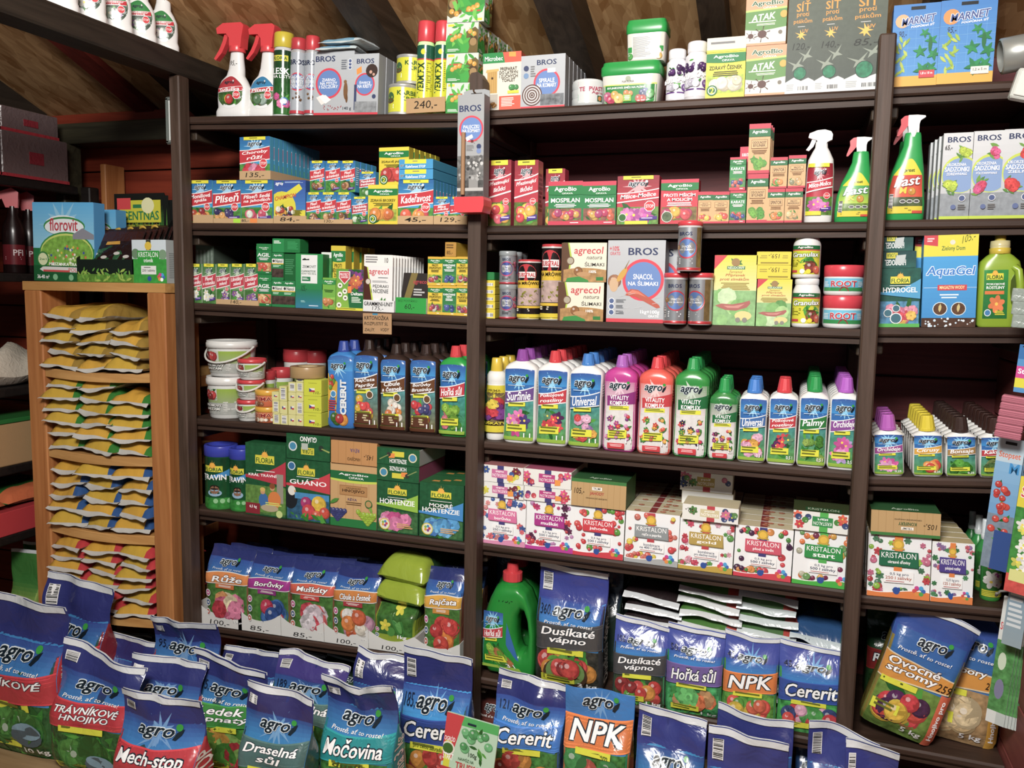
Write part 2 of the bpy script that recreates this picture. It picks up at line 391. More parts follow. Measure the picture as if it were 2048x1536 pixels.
# sloping ceiling of strand board sheets
ce = struct(ob('ceiling', MB().prism([(0, 0), (0, .02), (1, .02+SL), (1, SL)], 0, 1, '#6b4a2a'), 'osb')); 
me = MB(); yb, yf = WALLY+.08, -3.4
zb, zf = CEIL_Z-.08*SL, CEIL_Z+(WALLY-yf)*SL
me.add([(-3.5, yb, zb), (.62, yb, zb), (.62, yf, zf), (-3.5, yf, zf), (-3.5, yb, zb+.02), (.62, yb, zb+.02), (.62, yf, zf+.02), (-3.5, yf, zf+.02)],
       [(0, 3, 2, 1), (4, 5, 6, 7), (0, 1, 5, 4), (1, 2, 6, 5), (2, 3, 7, 6), (3, 0, 4, 7)], C('#6b4a2a'))
ce.data = me.mesh('ceiling'); ce.data.materials.append(MT['osb'])
def rafter(x, w, h, m, y0=WALLY-.005, y1=-2.2, label=''):
    b = MB()
    q = lambda y, d: CEIL_Z+(WALLY-y)*SL-d
    vs = [(x-w/2, y0, q(y0, h)), (x+w/2, y0, q(y0, h)), (x+w/2, y1, q(y1, h)), (x-w/2, y1, q(y1, h)), (x-w/2, y0, q(y0, .003)), (x+w/2, y0, q(y0, .003)), (x+w/2, y1, q(y1, .003)), (x-w/2, y1, q(y1, .003))]
    b.add(vs, [(0, 3, 2, 1), (4, 5, 6, 7), (0, 1, 5, 4), (1, 2, 6, 5), (2, 3, 7, 6), (3, 0, 4, 7)], C('#333'))
    o = ob('rafter', b, m, ce); o['label'] = label; return o
rafter(-2.42, .085, .03, 'rafter_red', label='red-stained rafter left of the shelf post')
rafter(-2.10, .09, .09, 'black_y', label='dark rafter above the red trigger spray bottles')
rafter(-2.98, .11, .10, 'black_y', label='dark rafter over the boxes in the corner')
rafter(-1.24, .10, .10, 'dark_y', label='dark rafter above the grey boxes')
rafter(-.66, .10, .12, 'dark_y', label='dark rafter above the coil box')
rafter(-.26, .07, .10, 'dark_y', label='dark rafter above the green-lidded tubs')
rafter(.30, .08, .12, 'dark_y', label='dark rafter above the blue net boxes')
# wall plate and fascia above the pine shelf
struct(plain('trim_1', -3.4, .425, 2.055, -1.9, .449, 2.112, 'red_x', .003))
struct(plain('trim_2', -3.4, .30, 1.975, -1.9, .41, 2.050, 'plate', .004))
# short plate post and light stud behind the pine shelf
wx = Xat(110, 1.8, .27)
tag(plain('wall_post', wx, .27, 0, wx+.045, .36, 1.974, 'plate', .004), 'dark weathered post under the wall plate in the corner', 'post')
wx = Xat(203, 1.7, .33)
tag(plain('wall_stud', wx, .33, 0, wx+.025, .43, 1.90, 'pine_z', .003), 'pale upright stud against the red wall planks', 'post')
tag(plain('wall_stud', -1.83, .39, 1.66, -1.80, .44, 1.93, 'pine_z', .003), 'short pale stud behind the blue boxes by the left post', 'post')
# tie beam carrying the spray bottles
tag(plain('tie_beam', -1.955, -1.6, 2.098, -1.865, .42, 2.168, 'black_y', .006), 'black tie beam with white spray bottles on top', 'beam')
# ================================================================== main shelving
su = tag(ob('shelving_unit', None, None), 'dark brown wooden shelving unit filling the back wall', 'shelf')
PX = (-1.884, -.874, .164); PW = .038
tops = (2.097, Zat(150, -.874, -.05), Zat(66, .164, -.05))
for k, (x, zt) in enumerate(zip(PX, tops)):
    b = MB()
    w = PW/2; ch = .004
    if k == 1: b.prism([(x-w, 0), (x+w, 0), (x+w, zt-.012), (x+w*.3, zt+.008), (x-w*.75, zt+.006), (x-w, zt-.004)], -.052, -.001, '#444')
    else: b.box(x-w, -.052, 0, x+w, -.001, zt, '#444', ch=ch)
    ob('post', b, 'dark_z', su)
    plain('rear_post', x-.025, .385, 0, x+.025, .44, 1.95, 'dark_z', .004, su)
BT = .022
ends = {'L': (PX[0]-PW/2, PX[1]-.012), 'R': (PX[1]-.010, PX[2]+.008), 'T': (PX[2]+.010, RWX-.002)}
for s in SH:
    xa, xb = ends[s[0]]; za, zb_ = shz(s, xa), shz(s, xb)
    n = 10; rings = []
    prof = [(0.004, -BT), (.0, -BT+.005), (0.0, -.006), (.004, 0), (.42, 0), (.42, -BT)]
    for i in range(n+1):
        t = i/n; x = xa+(xb-xa)*t; z = za+(zb_-za)*t
        rings.append([(x, yy, z+dz) for yy, dz in prof])
    b = MB().loft(rings, C('#444'), smooth=False); ob('shelf_board', b, 'dark_x', su)
    # lip strip under the front edge and side cleats
    b = MB().loft([[(x, yy, z+dz) for yy, dz in ((.012, -BT-.016), (.012, -BT-.0005), (.034, -BT-.0005), (.034, -BT-.016))] for x, z in ((xa, za), (xb, zb_))], C('#444'), smooth=False)
    ob('edge_batten', b, 'dark_x', su)
    plain('cleat', xa, .036, za-BT-.046, xa+.03, .38, za-BT-.001, 'dark_y', .003, su)
    plain('cleat', xb-.03, .036, zb_-BT-.046, xb, .38, zb_-BT-.001, 'dark_y', .003, su)
# ================================================================== pine rack on the left
pr = tag(ob('pine_rack', None, None), 'pale pine rack with four tiers of yellow bags', 'shelf')
PRX0, PRX1 = -2.535, -1.942
for x0, x1 in ((PRX0, PRX0+.075), (PRX1-.072, PRX1)):
    plain('upright', x0, -.05, 0, x1, .06, 1.4215, 'pine_z', .004, pr)
    plain('upright', x0, .10, 0, x1-.02, .14, 1.42, 'pine_z', .004, pr)
PZ = (1.452, 1.156, .875, .607, .316)
for k, z in enumerate(PZ):
    rings = []
    for i in range(13):
        t = i/12; x = PRX0+.076+(PRX1-.073-PRX0-.076)*t if k else PRX0-.004+(PRX1+.008-PRX0)*t
        sag = 0 if k == 0 else -.006*math.sin(math.pi*t); yf_ = -.045-(.02*math.sin(math.pi*t) if k else .005)
        rings.append([(x, yf_, z-.03+sag), (x, yf_, z-.002+sag), (x, yf_+.002, z+sag), (x, .30, z+sag), (x, .30, z-.03+sag)])
    ob('shelf_board', MB().loft(rings, C('#b88'), smooth=False), 'pine_x', pr)
    if k: 
        for x in (PRX0+.076, PRX1-.103): plain('cleat', x, 0, z-.07, x+.03, .29, z-.031, 'pine_z', .003, pr)
# ================================================================== dark rack along the left wall
dr = tag(ob('black_rack', None, None), 'black painted rack along the left wall', 'shelf')
RX = -2.61
RZ = [Zat(v, RX, .1) for v in (362, 548, 768, 915, 1045)]
for z in RZ: plain('shelf_board', RX-.5, -1.1, z-.03, RX, .28, z, 'black_x', .004, dr)
for yy in (-1.12, -.42, .285): plain('post', RX+.002, yy, 0, RX+.045, yy+.05, RZ[0], 'black_x', .004, dr)
# ================================================================== printed designs
def logo(A, u0, v0, u1, v1, c='#17242e', out='#dfe9ee', leaf='#2f9c3a', tl=0.0):
    w, h = u1-u0, v1-v0
    A.T('agro', u0, v0, u0+w*.82, v1-h*.12, c, .03, .25, out, tl)
    A.Pg([(u0+w*.80, v0+h*.15), (u0+w*.86, v0+h*.6), (u0+w, v1-h*.1), (u0+w*.97, v0+h*.5), (u0+w*.87, v0+h*.1)], c)
    A.E(u0+w*.9, v1, w*.07, leaf)
def burst(A, u, v, r, c='#9fd6f2', n=12):
    asp = A.w/A.h; pts = []
    for i in range(2*n):
        t = math.pi*i/n; q = r*(1 if i % 2 == 0 else .35)*(1+.25*math.sin(i*2.3)); pts.append((u+q*math.cos(t), v+q*asp*math.sin(t)))
    A._a([(u, v)]+pts, [(0, i+1, (i+1) % (2*n)+1) for i in range(2*n)], C(c), 1)
def stop_sign(A, u, v, r):
    asp = A.w/A.h
    for q, c in ((r, '#f3f3f3'), (r*.88, '#d4202c')):
        A.Pg([(u+q*math.cos(math.pi/8+math.pi*i/4), v+q*asp*math.sin(math.pi/8+math.pi*i/4)) for i in range(8)], c)
    A.T('STOP', u-r*.68, v-r*.28*asp, u+r*.68, v+r*.28*asp, '#fff')
def tlines(A, ts, u0, v0, u1, v1, c='#fff', b=.03, sh=.12, out=None, tl=0.0):
    n = len(ts); p = (v1-v0)/n; L = max(len(t) for t in ts)
    for i, t in enumerate(ts):
        if not t: continue
        q = (u1-u0)*(1-len(t)/L)*.42; A.T(t, u0+q, v1-(i+1)*p+p*.1, u1-q, v1-i*p-p*.04, c, b, sh, out, tl)
def a_stop(ts, base=('#155f9e', '#36b3e6'), band='#c3172b', pic=None, tab=True, purple=True, picbg='#4c8a3a', sign=True, tz=(.44, .64)):
    def f(A):
        A.R(0, 0, 1, 1, base[1], base[0]); burst(A, .5, .78, .33, mix(base[1], '#fff', .35)); 
        A.R(0, 0, 1, .36, picbg, a=.8)
        if pic: A.pic(.03, .02, .97, .36, None, *pic)
        g = lambda u: tz[0]-.06+.10*u; g2 = lambda u: tz[1]+.03+.09*u*u
        A.B(0, 1, lambda u: g(u)-.025, lambda u: g2(u)+.02, '#f0e8e6'); A.B(0, 1, g, g2, band)
        tlines(A, ts, .08, tz[0]+.02, .93, tz[1]+.04, '#fff', .035, .15, None, .07)
        logo(A, .27, .76, .75, .88, leaf='#dce6ea')
        if tab: A.R(.14, .925, .86, 1, '#e8df22'); A.lines(.33, .945, .67, .98, 1, '#6a6a20')
        if sign: stop_sign(A, .79, .37, .135)
        if purple: A.Pg([(.55, .06), (.97, .10), (.97, .17), (.55, .13)], '#4a2f87'); A.k -= 1; A.lines(.6, .1, .93, .135, 1, '#c9c0e6')
    return f
def a_agrobio(ts, base, band='#167a3c', top=None, pic=None, tc='#fff', picbg=None, bot=None, bz=(.72, .90), tz=(.5, .68), sub=3, kraft=False, badge=None, barw=(0, 1)):
    def f(A):
        A.R(0, 0, 1, 1, base)
        if kraft:
            for i in range(1, 6): A.R(i/6-.006, .06, i/6+.006, .9, '#b98e58')
        if pic: A.pic(.03, .08, .97, .38, picbg, *pic)
        if top: A.R(0, bz[1], 1, 1, top)
        if kraft: A.B(0, 1, lambda u: bz[0]-.03-.03*math.sin(3*u), bz[0], '#c8d84a')
        A.B(barw[0], barw[1], lambda u: bz[0]-.02*math.sin(3*u), lambda u: bz[1], band)
        A.T('AgroBio', .18, bz[0]+.05, .82, bz[1]-.03, '#fff', .04); A.T('OPAVA', .4, bz[0]+.005, .72, bz[0]+.04, '#fff')
        tlines(A, ts, .08, tz[0], .92, tz[1], tc, .03, 0)
        if sub: A.lines(.14, tz[0]-.11, .86, tz[0]-.02, sub, tc, .5, True)
        if bot: A.R(0, 0, 1, .09, bot); A.lines(.65, .03, .9, .06, 1, '#fff')
        if badge: A.E(.17, .13, .14, '#1b6b33'); A.E(.17, .13, .105, '#f2f5ea'); A.E(.17, .13, .085, '#1b6b33'); A.T('2', .12, .08, .22, .18, '#e9e23a', .03)
    return f
def ring(A, u, v, r, ts, rv=None, tz=.32):
    asp = A.w/A.h
    A.E(u, v, r, '#d62440', seg=32); A.E(u, v, r*.86, '#5f82bd', seg=32)
    tlines(A, ts, u-r*.72, v-r*asp*tz, u+r*.72, v+r*asp*tz, '#fff', .02, 0)
def a_bros(ts, rc=(.46, .5, .36), logo_=(.1, .84, .62, .93), extra=None, base='#aeb2b6', red=.04, tz=.34):
    def f(A):
        A.R(0, 0, 1, 1, base, lit(base, 1.12))
        A.T('BROS', *logo_, '#27335c', .03)
        ring(A, rc[0], rc[1], rc[2], ts, tz=tz)
        if red: A.R(0, 0, 1, red, '#cf2238')
        if extra: extra(A)
    return f
def a_kris(nm, sub, band, qty, cols, bottom, ribbon='#3f3c78', tc='#fff', fl='o', gold='#c9a227'):
    def f(A):
        A.R(0, 0, 1, 1, '#edeff0'); r = A.r
        for i in range(34):
            e = r.choice(((r.uniform(.02, .22), r.uniform(.1, .95)), (r.uniform(.78, .98), r.uniform(.3, .95)), (r.uniform(.1, .9), r.uniform(.86, .97)), (r.uniform(.05, .6), r.uniform(.1, .18))))
            c = cols[i % len(cols)]; q = r.uniform(.03, .068); u = min(1-q, max(q, e[0])); v = min(.95, max(.1, e[1]))
            A.leaf(u, v, q*.9, r.choice(('#2f7d2a', '#5a9a3c', '#285f2c')), r.uniform(0, 6)) if r.random() < .6 and q*.9 < u < 1-q*.9 else None
            (A.fruit(u, v, q, c) if fl == 'o' or i % 3 == 0 else A.flower(u, v, q*1.15, c, lit(c, .6), 6))
        A.B(0, 1, 0, lambda u: .10-.03*math.sin(5*u+.6), bottom); A.B(0, 1, lambda u: .1-.03*math.sin(5*u+.6), lambda u: .112-.03*math.sin(5*u+.6), '#fff')
        A.R(.42, .36, .55, 1, ribbon); A.E(.48, .86, .09, gold); A.E(.48, .855, .06, lit(gold, 1.35)); A.R(.38, .775, .58, .8, gold)
        A.Pg([(.2, .50), (.82, .49), (.8, .735), (.19, .745)], lit(band, .7)); A.Pg([(.18, .515), (.8, .505), (.8, .745), (.18, .755)], band)
        A.T('KRISTALON', .215, .635, .765, .725, tc, .0); A.T(sub, .32, .535, .68, .605, tc, .03)
        A.R(.27, .24, .74, .43, '#f4f5f5'); A.T(qty[0], .36, .35, .66, .405, '#39405f', .02); A.T(qty[1], .29, .28, .71, .345, '#39405f' if ribbon != '#e07a22' else '#a9543a', .03); A.lines(.3, .25, .7, .27, 1, '#a33')
        A.E(.47, .115, .055, '#1f4b9b', .06, rot=.3); A.E(.5, .115, .03, '#1f4b9b', .06, rot=-.3)
        for i, c in enumerate(('#2f63b5', '#3aa0d8', '#c8348c', '#d34040', '#e08a2e', '#4fa74a')):
            A.E(.83+.07*math.cos(i*1.05), .14+.055*math.sin(i*1.05), .038, c, seg=9); A.k -= 1
        A.k += 1
    return f
def flo(A, u0, v0, u1, v1):
    A.R(u0, v0, u1, v1, '#d8cf2b'); A.E((u0+u1)/2, v1, (u1-u0)*.16, '#f0a51c'); burst(A, (u0+u1)/2, v1, (u1-u0)*.24, '#f2b330'); A.R(u0, v0, u1, v0+(v1-v0)*.78, '#e2d92c')
    A.T('FLORIA', u0+.02, v0+(v1-v0)*.12, u1-.02, v0+(v1-v0)*.72, '#1d5a2b', .035)
def a_floria(ts, pic, bg='#1d5a35', swoosh=None, lg=(.27, .72, .73, .84), tz=(.46, .66), picz=.42, sub=True, extra=None, picbg='#4c7a3c', tcol='#fff'):
    def f(A):
        A.R(0, 0, 1, 1, lit(bg, .8), bg, a=.35)
        A.pic(.02, .02, .98, picz, picbg, *pic)
        if swoosh: A.B(0, 1, lambda u: tz[0]-.02-.08*u, lambda u: tz[0]+.02+.22*u*u, swoosh)
        flo(A, *lg); tlines(A, ts, .08, tz[0], .92, tz[1], tcol, .03, 0)
        if sub: A.lines(.2, tz[1]+.01, .8, tz[1]+.03, 1, '#e8efe8', .5, True)
        if extra: extra(A)
    return f
def tagy(A, u0, v0, u1, v1, n=2):
    A.Pg([(u0, v0), (u1, v0+.012), (u1, v1+.012), (u0, v1)], '#dfe02a'); A.lines(u0+.04, v0+.014, u1-.03, v1+.002, n, '#6b7020', .5)
def a_bottle(ts, band, pic, size='1 l', picbg='#5c9a3c', y2='#dfe02a'):
    def f(A):
        A.R(0, 0, 1, .985, '#1f66ad'); A.B(0, 1, .78, lambda u: .985+.015*math.sin(math.pi*u), '#2a8fd0', '#27509b'); burst(A, .5, .84, .42, '#8fd0f0')
        A.R(0, 0, 1, .62, picbg, '#3f8f96', a=.5); A.pic(.03, .04, .97, .46, None, *pic)
        A.R(0, 0, 1, .05, '#93b83a')
        A.B(0, 1, lambda u: .50+.06*u, lambda u: .68+.08*u*u, '#e9eef0'); A.B(0, 1, lambda u: .515+.06*u, lambda u: .665+.08*u*u, band)
        tlines(A, ts, .08, .545, .92, .69, '#fff', .035, .15, None, .04)
        logo(A, .16, .80, .84, .91); A.lines(.12, .755, .9, .77, 1, '#cfe6f3')
        tagy(A, .14, .47, .74, .525, 1); tagy(A, .1, .12, .78, .22, 2); A.T(size, .70, .05, .93, .11, '#fff')
    return f
def a_vital(c1, c2, pics, size='1 l'):
    def f(A):
        A.R(0, 0, 1, .76, '#dcdad8', a=.15); A.R(0, .5, 1, 1, '#dcd2d4', c1); A.R(0, .86, 1, 1, c1, lit(c1, 1.1)); burst(A, .5, .80, .4, mix(c1, '#fff', .55))
        logo(A, .17, .75, .83, .855); r = A.r
        A.B(.1, 1, lambda u: .55+.04*u, lambda u: .68+.07*u*u, c2); A.T('VITALITY', .2, .635, .8, .69, '#fff', .03); A.T('KOMPLEX', .2, .565, .8, .62, '#fff', .03)
        tagy(A, .18, .5, .82, .55, 2)
        for i, (u, v) in enumerate(((.24, .40), (.74, .42), (.25, .29), (.76, .30), (.2, .17), (.8, .18), (.5, .33), (.5, .2))):
            A.leaf(u+.06, v-.01, .13, '#3a7d35', r.uniform(0, 6))
            for k in range(3):
                c = pics[(i+k) % len(pics)]; A.fruit(u+r.uniform(-.07, .07), v+r.uniform(-.03, .03), .06, c) if i % 2 else A.flower(u+r.uniform(-.06, .06), v+r.uniform(-.03, .03), .085, c)
        tagy(A, .18, .15, .78, .25, 3); A.R(.18, .02, .72, .09, '#c9232f'); A.lines(.25, .04, .66, .075, 2, '#f5c9c9', .5, True); A.T(size, .76, .1, .93, .16, '#fff')
    return f
def a_bag(ts, band, pic, kg='3 kg', sub=True, price=None, tag_=True, picbg='#3c7a35', base=('#2784bd', '#293a86'), tc='#fff', sidec=None, topc='#292f72', wstrip=True, pz=.36, lz=(.60, .70), ltag=None, tl=.03, slog='Prostě, ať to roste!', barc=True, bt=.535, nav=.735):
    def f(A):
        A.R(0, 0, 1, 1, base[0]); A.R(0, nav-.2, 1, nav+.005, base[0], base[1]); A.R(0, nav, 1, 1, topc)
        burst(A, .52, lz[0]+.04, .24, mix(base[0], '#fff', .12)) if slog is None else None
        A.R(0, 0, 1, pz, picbg, a=.9); A.pic(.03, .03, .97, pz-.02, None, *pic)
        A.B(0, 1, lambda u: pz-.03+.05*u, lambda u: bt+.01+.04*u-.03*math.sin(3*u), lit(band, 1.5)); A.B(0, 1, lambda u: pz-.02+.05*u, lambda u: bt+.04*u-.03*math.sin(3*u), band)
        tlines(A, ts, .1, pz+.03, .9, bt-.01, tc, .04, .15, '#23303a', tl)
        logo(A, .26, lz[0], .80, lz[1]); 
        if slog: A.T(slog, .14, lz[0]-.045, .86, lz[0]-.012, '#fff', .005, .2)
        if tag_:
            tagy(A, .2, pz-.055, .74, pz-.005, 1); 
            if ltag: A.T(ltag, .25, pz-.045, .7, pz-.005, '#40521c', .02, .15)
            tagy(A, .12, .06, .62, .13, 2)
        if kg: A.T(kg, .66, .03, .93, .085, '#fff', .03)
        if barc: A.bar(.06, nav+.055, .2, .925, True)
        if wstrip: A.R(0, .955, 1, 1, '#d8dcdf')
        if price: A.T(price, .07, lz[0]+.02, .27, lz[1], '#1a2440', -.005)
    return f
def price(t, c='#2a2622', bg=None, b=.0, z=(.2, .2, .8, .8), extra=None):
    def f(A):
        if bg: A.R(0, 0, 1, 1, bg)
        A.T(t, *z, c, b, .1)
        if extra: extra(A)
    return f
# ================================================================== object builders
class Rec: pass
def rec(o, x, z, w, h, y, d): r = Rec(); r.o, r.x, r.z, r.w, r.h, r.y, r.d, r.top = o, x, z, w, h, y, d, z+h; return r
_sd = [0]
def art(f, w, h, cv=False, flip=False, seed=None):
    _sd[0] += 1; A = Art(w, h, seed or _sd[0], cv); f(A)
    A.V = [(min(1.0, max(0.0, u)), min(1.0, max(0.0, v)), k) for u, v, k in A.V]
    if flip: A.V = [(1-u, 1-v, k) for u, v, k in A.V]
    return A
def sidelines(c, tc):
    def f(A):
        A.lines(.15, .2, .85, .8, 9, tc, .45)
    return f
def carton(name, label, cat, s, u0, u1, vt, d, f=None, cols=('#fff', '#ddd', '#eee'), y=.012, zb=None, rz=0.0, group=None, side=None, top=None, flip=False, mat_='print', tl=None, bot=None):
    x, z, w, h = fit(s, u0, u1, vt, y, zb)
    h = max(h, .01)
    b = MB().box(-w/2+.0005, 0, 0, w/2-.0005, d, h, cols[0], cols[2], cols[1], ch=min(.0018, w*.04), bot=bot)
    # tuck-flap groove on the lid
    b.box(-w/2+.004, .0008, h-.0002, w/2-.004, .0022, h+.0004, lit(cols[2], .8))
    o = ob(name, b, mat_, None, (x, y, z+.0006), (0, tilt(s) if tl is None else tl, rz)); tag(o, label, cat, group)
    if f: ob('front_print', art(f, w, h, flip=flip).mesh('front_print', flat(w, h)), mat_, o)
    if side: ob('side_print', art(side, d, h).mesh('side_print', flatR(d, h, w/2)), mat_, o)
    if top: ob('top_print', art(top, w, d).mesh('top_print', flatT(w, d, h)), mat_, o)
    return rec(o, x, z, w, h+.001, y, d)
def sring(hw, hd, e, z, n=32, cx=0, cy=0):
    r = []
    for i in range(n):
        t = 2*math.pi*i/n; c, s_ = math.cos(t), math.sin(t)
        r.append((cx+hw*math.copysign(abs(c)**(2/e), c), cy+hd*math.copysign(abs(s_)**(2/e), s_), z))
    return r
class Prof:
    """vertical profile of a moulded body: rows (z, half width, half depth, squareness, [cx], [cy])"""
    def __init__(s, rows): s.r = [tuple(q)+(0,)*(6-len(q)) for q in rows]
    def at(s, z):
        r = s.r
        if z <= r[0][0]: return r[0][1:]
        for a, b in zip(r, r[1:]):
            if z <= b[0]:
                t = (z-a[0])/max(1e-9, b[0]-a[0]); return tuple(a[i]+(b[i]-a[i])*t for i in range(1, 6))
        return r[-1][1:]
    def body(s, c, n=32):
        return MB().loft([sring(q[1], q[2], q[3], q[0], n, q[4], q[5]) for q in s.r], c if isinstance(c, list) else C(c))
    def front(s, z0, h, uw=.94, eps=.00006):
        def fn(u, v, k):
            z = z0+v*h; hw, hd, e, cx, cy = s.at(z); x = (u-.5)*2*uw
            yy = hd*max(0.0, 1-abs(x)**e)**(1/e)
            return (cx+x*hw, cy-yy-.0005-eps*k, z)
        return fn
def cap_ribbed(r0, r1, z0, z1, c, n=24):
    b = MB(); rings = []
    for z, r, rib in ((z0, r0*1.06, 0), (z0+(z1-z0)*.16, r0*1.06, 0), (z0+(z1-z0)*.2, r0, .04), (z1-.003, r1, .04), (z1, r1*.9, 0)):
        rings.append([((r*(1+(rib if i % 2 else 0)))*math.cos(2*math.pi*i/n), (r*(1+(rib if i % 2 else 0)))*math.sin(2*math.pi*i/n), z) for i in range(n)])
    return b.loft(rings, C(c), smooth=False)
def agro_bottle(label, s, u0, u1, vt, capc, f, body='#e9e9e6', ratio=.62, y=.016, n=1, rl=None, group=None, sq=4.5, lab=(.03, .80), sleeve=None, uw=.9, rz=0.0, capw=.36, shoulder=.83, ringz=None, gap=.004):
    x, z, w, h = fit(s, u0, u1, vt, y); d = w*ratio; a, b_ = w/2, d/2
    pf = Prof([(0, a*.90, b_*.86, 4, 0, b_), (.006, a*.97, b_*.96, sq, 0, b_), (h*.05, a, b_, sq, 0, b_), (h*.3, a*.97, b_*.97, sq, 0, b_), (h*.5, a*.95, b_*.95, sq, 0, b_), (h*.68, a*.985, b_*.98, sq, 0, b_),
               (h*(shoulder-.06), a, b_, sq, 0, b_), (h*(shoulder-.02), a*.95, b_*.95, 3.6, 0, b_), (h*(shoulder+.01), a*.80, b_*.86, 3, 0, b_), (h*(shoulder+.035), a*.55, b_*.66, 2.4, 0, b_), (h*(shoulder+.05), a*capw*.96, a*capw*.96, 2, 0, b_), (h*(shoulder+.07), a*capw*.94, a*capw*.94, 2, 0, b_)])
    o = ob('fertilizer_bottle', pf.body(body), 'plastic', None, (x, y, z+.0006), (0, tilt(s), rz)); tag(o, label, 'bottle', group)
    ob('cap', cap_ribbed(a*capw*1.02, a*capw*.8, h*(shoulder+.045), h, capc), 'plastic', o, (0, b_, 0))
    ob('front_label', art(f, w*.92, h*(lab[1]-lab[0]), True).mesh('front_label', pf.front(h*lab[0], h*(lab[1]-lab[0]), uw)), 'label', o)
    # grip ridges on the sides
    g = MB()
    for k in range(5):
        zz = h*(.56+.028*k)
        for sx in (-1, 1): hw = pf.at(zz)[0]; g.box(sx*hw*.985-.0012, b_*.7, zz-.0015, sx*hw*.985+.0012, b_*1.3, zz+.0015, lit(body, .93))
    ob('grip_ridges', g, 'plastic', o)['kind'] = 'stuff'
    if n > 1: row(o, n, d+gap, rl or label, group=group)
    return rec(o, x, z, w, h, y, d)
def tin(name, label, cat, s, u0, u1, vt, segs, f=None, lab=(.05, .9), y=.01, zb=None, m='plastic', labm='label', arc=2.6, rz=None, n=1, rl=None, group=None, lid=None, lidm='plastic', uv=None, gap=.003):
    """round can/tub/tube: segs = [(r fraction, z fraction, colour)], optional lid segs"""
    x, z, w, h = fit(s, u0, u1, vt, y, zb); r = w/2
    if rz is None: rz = .62*math.atan2(-x, 2.3)
    b = MB().lathe([(q[0]*r, q[1]*h) for q in segs], [q[2] for q in segs[1:]], 28)
    o = ob(name, b, m, None, (x, y+r, z+.0006), (0, tilt(s), 0)); tag(o, label, cat, group)
    if lid: ob('lid', MB().lathe([(q[0]*r, q[1]*h) for q in lid], [q[2] for q in lid[1:]], 28), lidm, o)
    if f:
        mz = (lab[0]+lab[1])/2; rr = r
        for q0, q1 in zip(segs, segs[1:]):
            if q0[1] <= mz <= q1[1] and q1[1] > q0[1]: rr = max(q0[0], q1[0])*r
        ob('wrap_label', art(f, rr*arc, h*(lab[1]-lab[0]), True).mesh('wrap_label', cyl(rr, h*lab[0], h*(lab[1]-lab[0]), arc=arc, rz=rz)), labm, o)
    if n > 1: row(o, n, w+gap, rl or label, group=group)
    return rec(o, x, z, w, h+.001, y, w)
def wav(seed, amp, L=.09):
    r = random.Random(seed); T = [(r.uniform(.5, 1.6)/L*2, r.uniform(-1.3, 1.3)/L*2, r.uniform(0, 6.3), r.uniform(.4, 1)) for _ in range(5)]+[(r.uniform(2, 4)/L*2, r.uniform(-3, 3)/L*2, r.uniform(0, 6.3), .25) for _ in range(3)]
    return lambda x, z: amp*sum(a*math.sin(p*x+q*z+f) for p, q, f, a in T)/2.2
def bag(name, label, w, h, t, f, loc, rz=0.0, ry=0.0, rx=0.0, seed=1, lean=0.0, flop=0.0, slope=0.0, body='#2a6fb0', topc='#292f72', gus=None, amp=.004, group=None, full=.5, flat_=.80, cat='bag', n=44, rows=34, notch=0.0, lab_m='film', sidet=None, stripc='#d8dcdf'):
    """standing filled bag with flattened sealed top; origin at base centre"""
    wv = wav(seed, amp); gus = gus or body
    def prof(v):
        k = sst(full, flat_, v)
        hd = t/2*(1-k)*(1-.35*max(0, .12-v)/.12)*(1-.15*v)+.0022; hw = w/2*(1-.03*math.sin(math.pi*min(1, v/.8))+.0*k)*(1-.05*max(0, .06-v)/.06)
        return hw, hd, 3.2+3*(1-k) if v > .05 else 4.5, lean*v+flop*sst(.72, 1, v)**2
    w0 = wv; wv = lambda x, z: w0(x, z)*(1+.9*sst(.6*h, h, z)); w2 = wav(seed+9, .006, .12)
    def zed(x, v): return h*v+(slope*x+notch*abs(x)+w2(x, 0))*sst(.6, 1, v)
    rings = []; cols = []; vs = [0, .012, .03, .06]+[.06+.94*(i+1)/rows for i in range(rows)]
    for v in vs:
        hw, hd, e, cy = prof(v); R_ = sring(hw, hd, e, 0, n, 0, cy); kk = sst(0, .08, v)
        rings.append([(x, yy+wv(x, v*h)*kk, zed(x, v)) for x, yy, _ in R_])
        cc = C(topc) if v > .74 else mix(body, topc, sst(.5, .74, v))
        gg = [C(gus) if (abs(p[0]) > hw*.93 and v < .70) else cc for p in R_]
        if v > .945: gg = [C(stripc)]*n
        cols.append(gg)
    b = MB().loft(rings, cols[:-1])
    o = ob(name, b, 'film', None, loc, (rx, ry, rz)); tag(o, label, cat, group)
    if f:
        def fn(u, v, k):
            hw, hd, e, cy = prof(v); x = (u-.5)*2*.988; yy = hd*max(0.0, 1-abs(x)**e)**(1/e); x *= hw
            return (x, cy-yy+wv(x, v*h)*sst(0, .08, v)-.0016-.00006*k, zed(x, v))
        ob('front_print', art(f, w, h, True).mesh('front_print', fn), lab_m, o)
    if sidet:
        def fs(u, v, k):
            vv = .08+v*.55; hw, hd, e, cy = prof(vv); return (hw+.0012+wv(hw, vv*h)*0, cy+(u-.5)*2*hd*.7+wv(hw, vv*h), zed(hw, vv))
        A = Art(t, h*.6, 3, True); A.T(sidet, 0, 0, 1, 1, '#f0e9e0', .03); A.V = [(1-v, u, k) for u, v, k in A.V]
        ob('side_print', A.mesh('side_print', fs), lab_m, o)
    return o
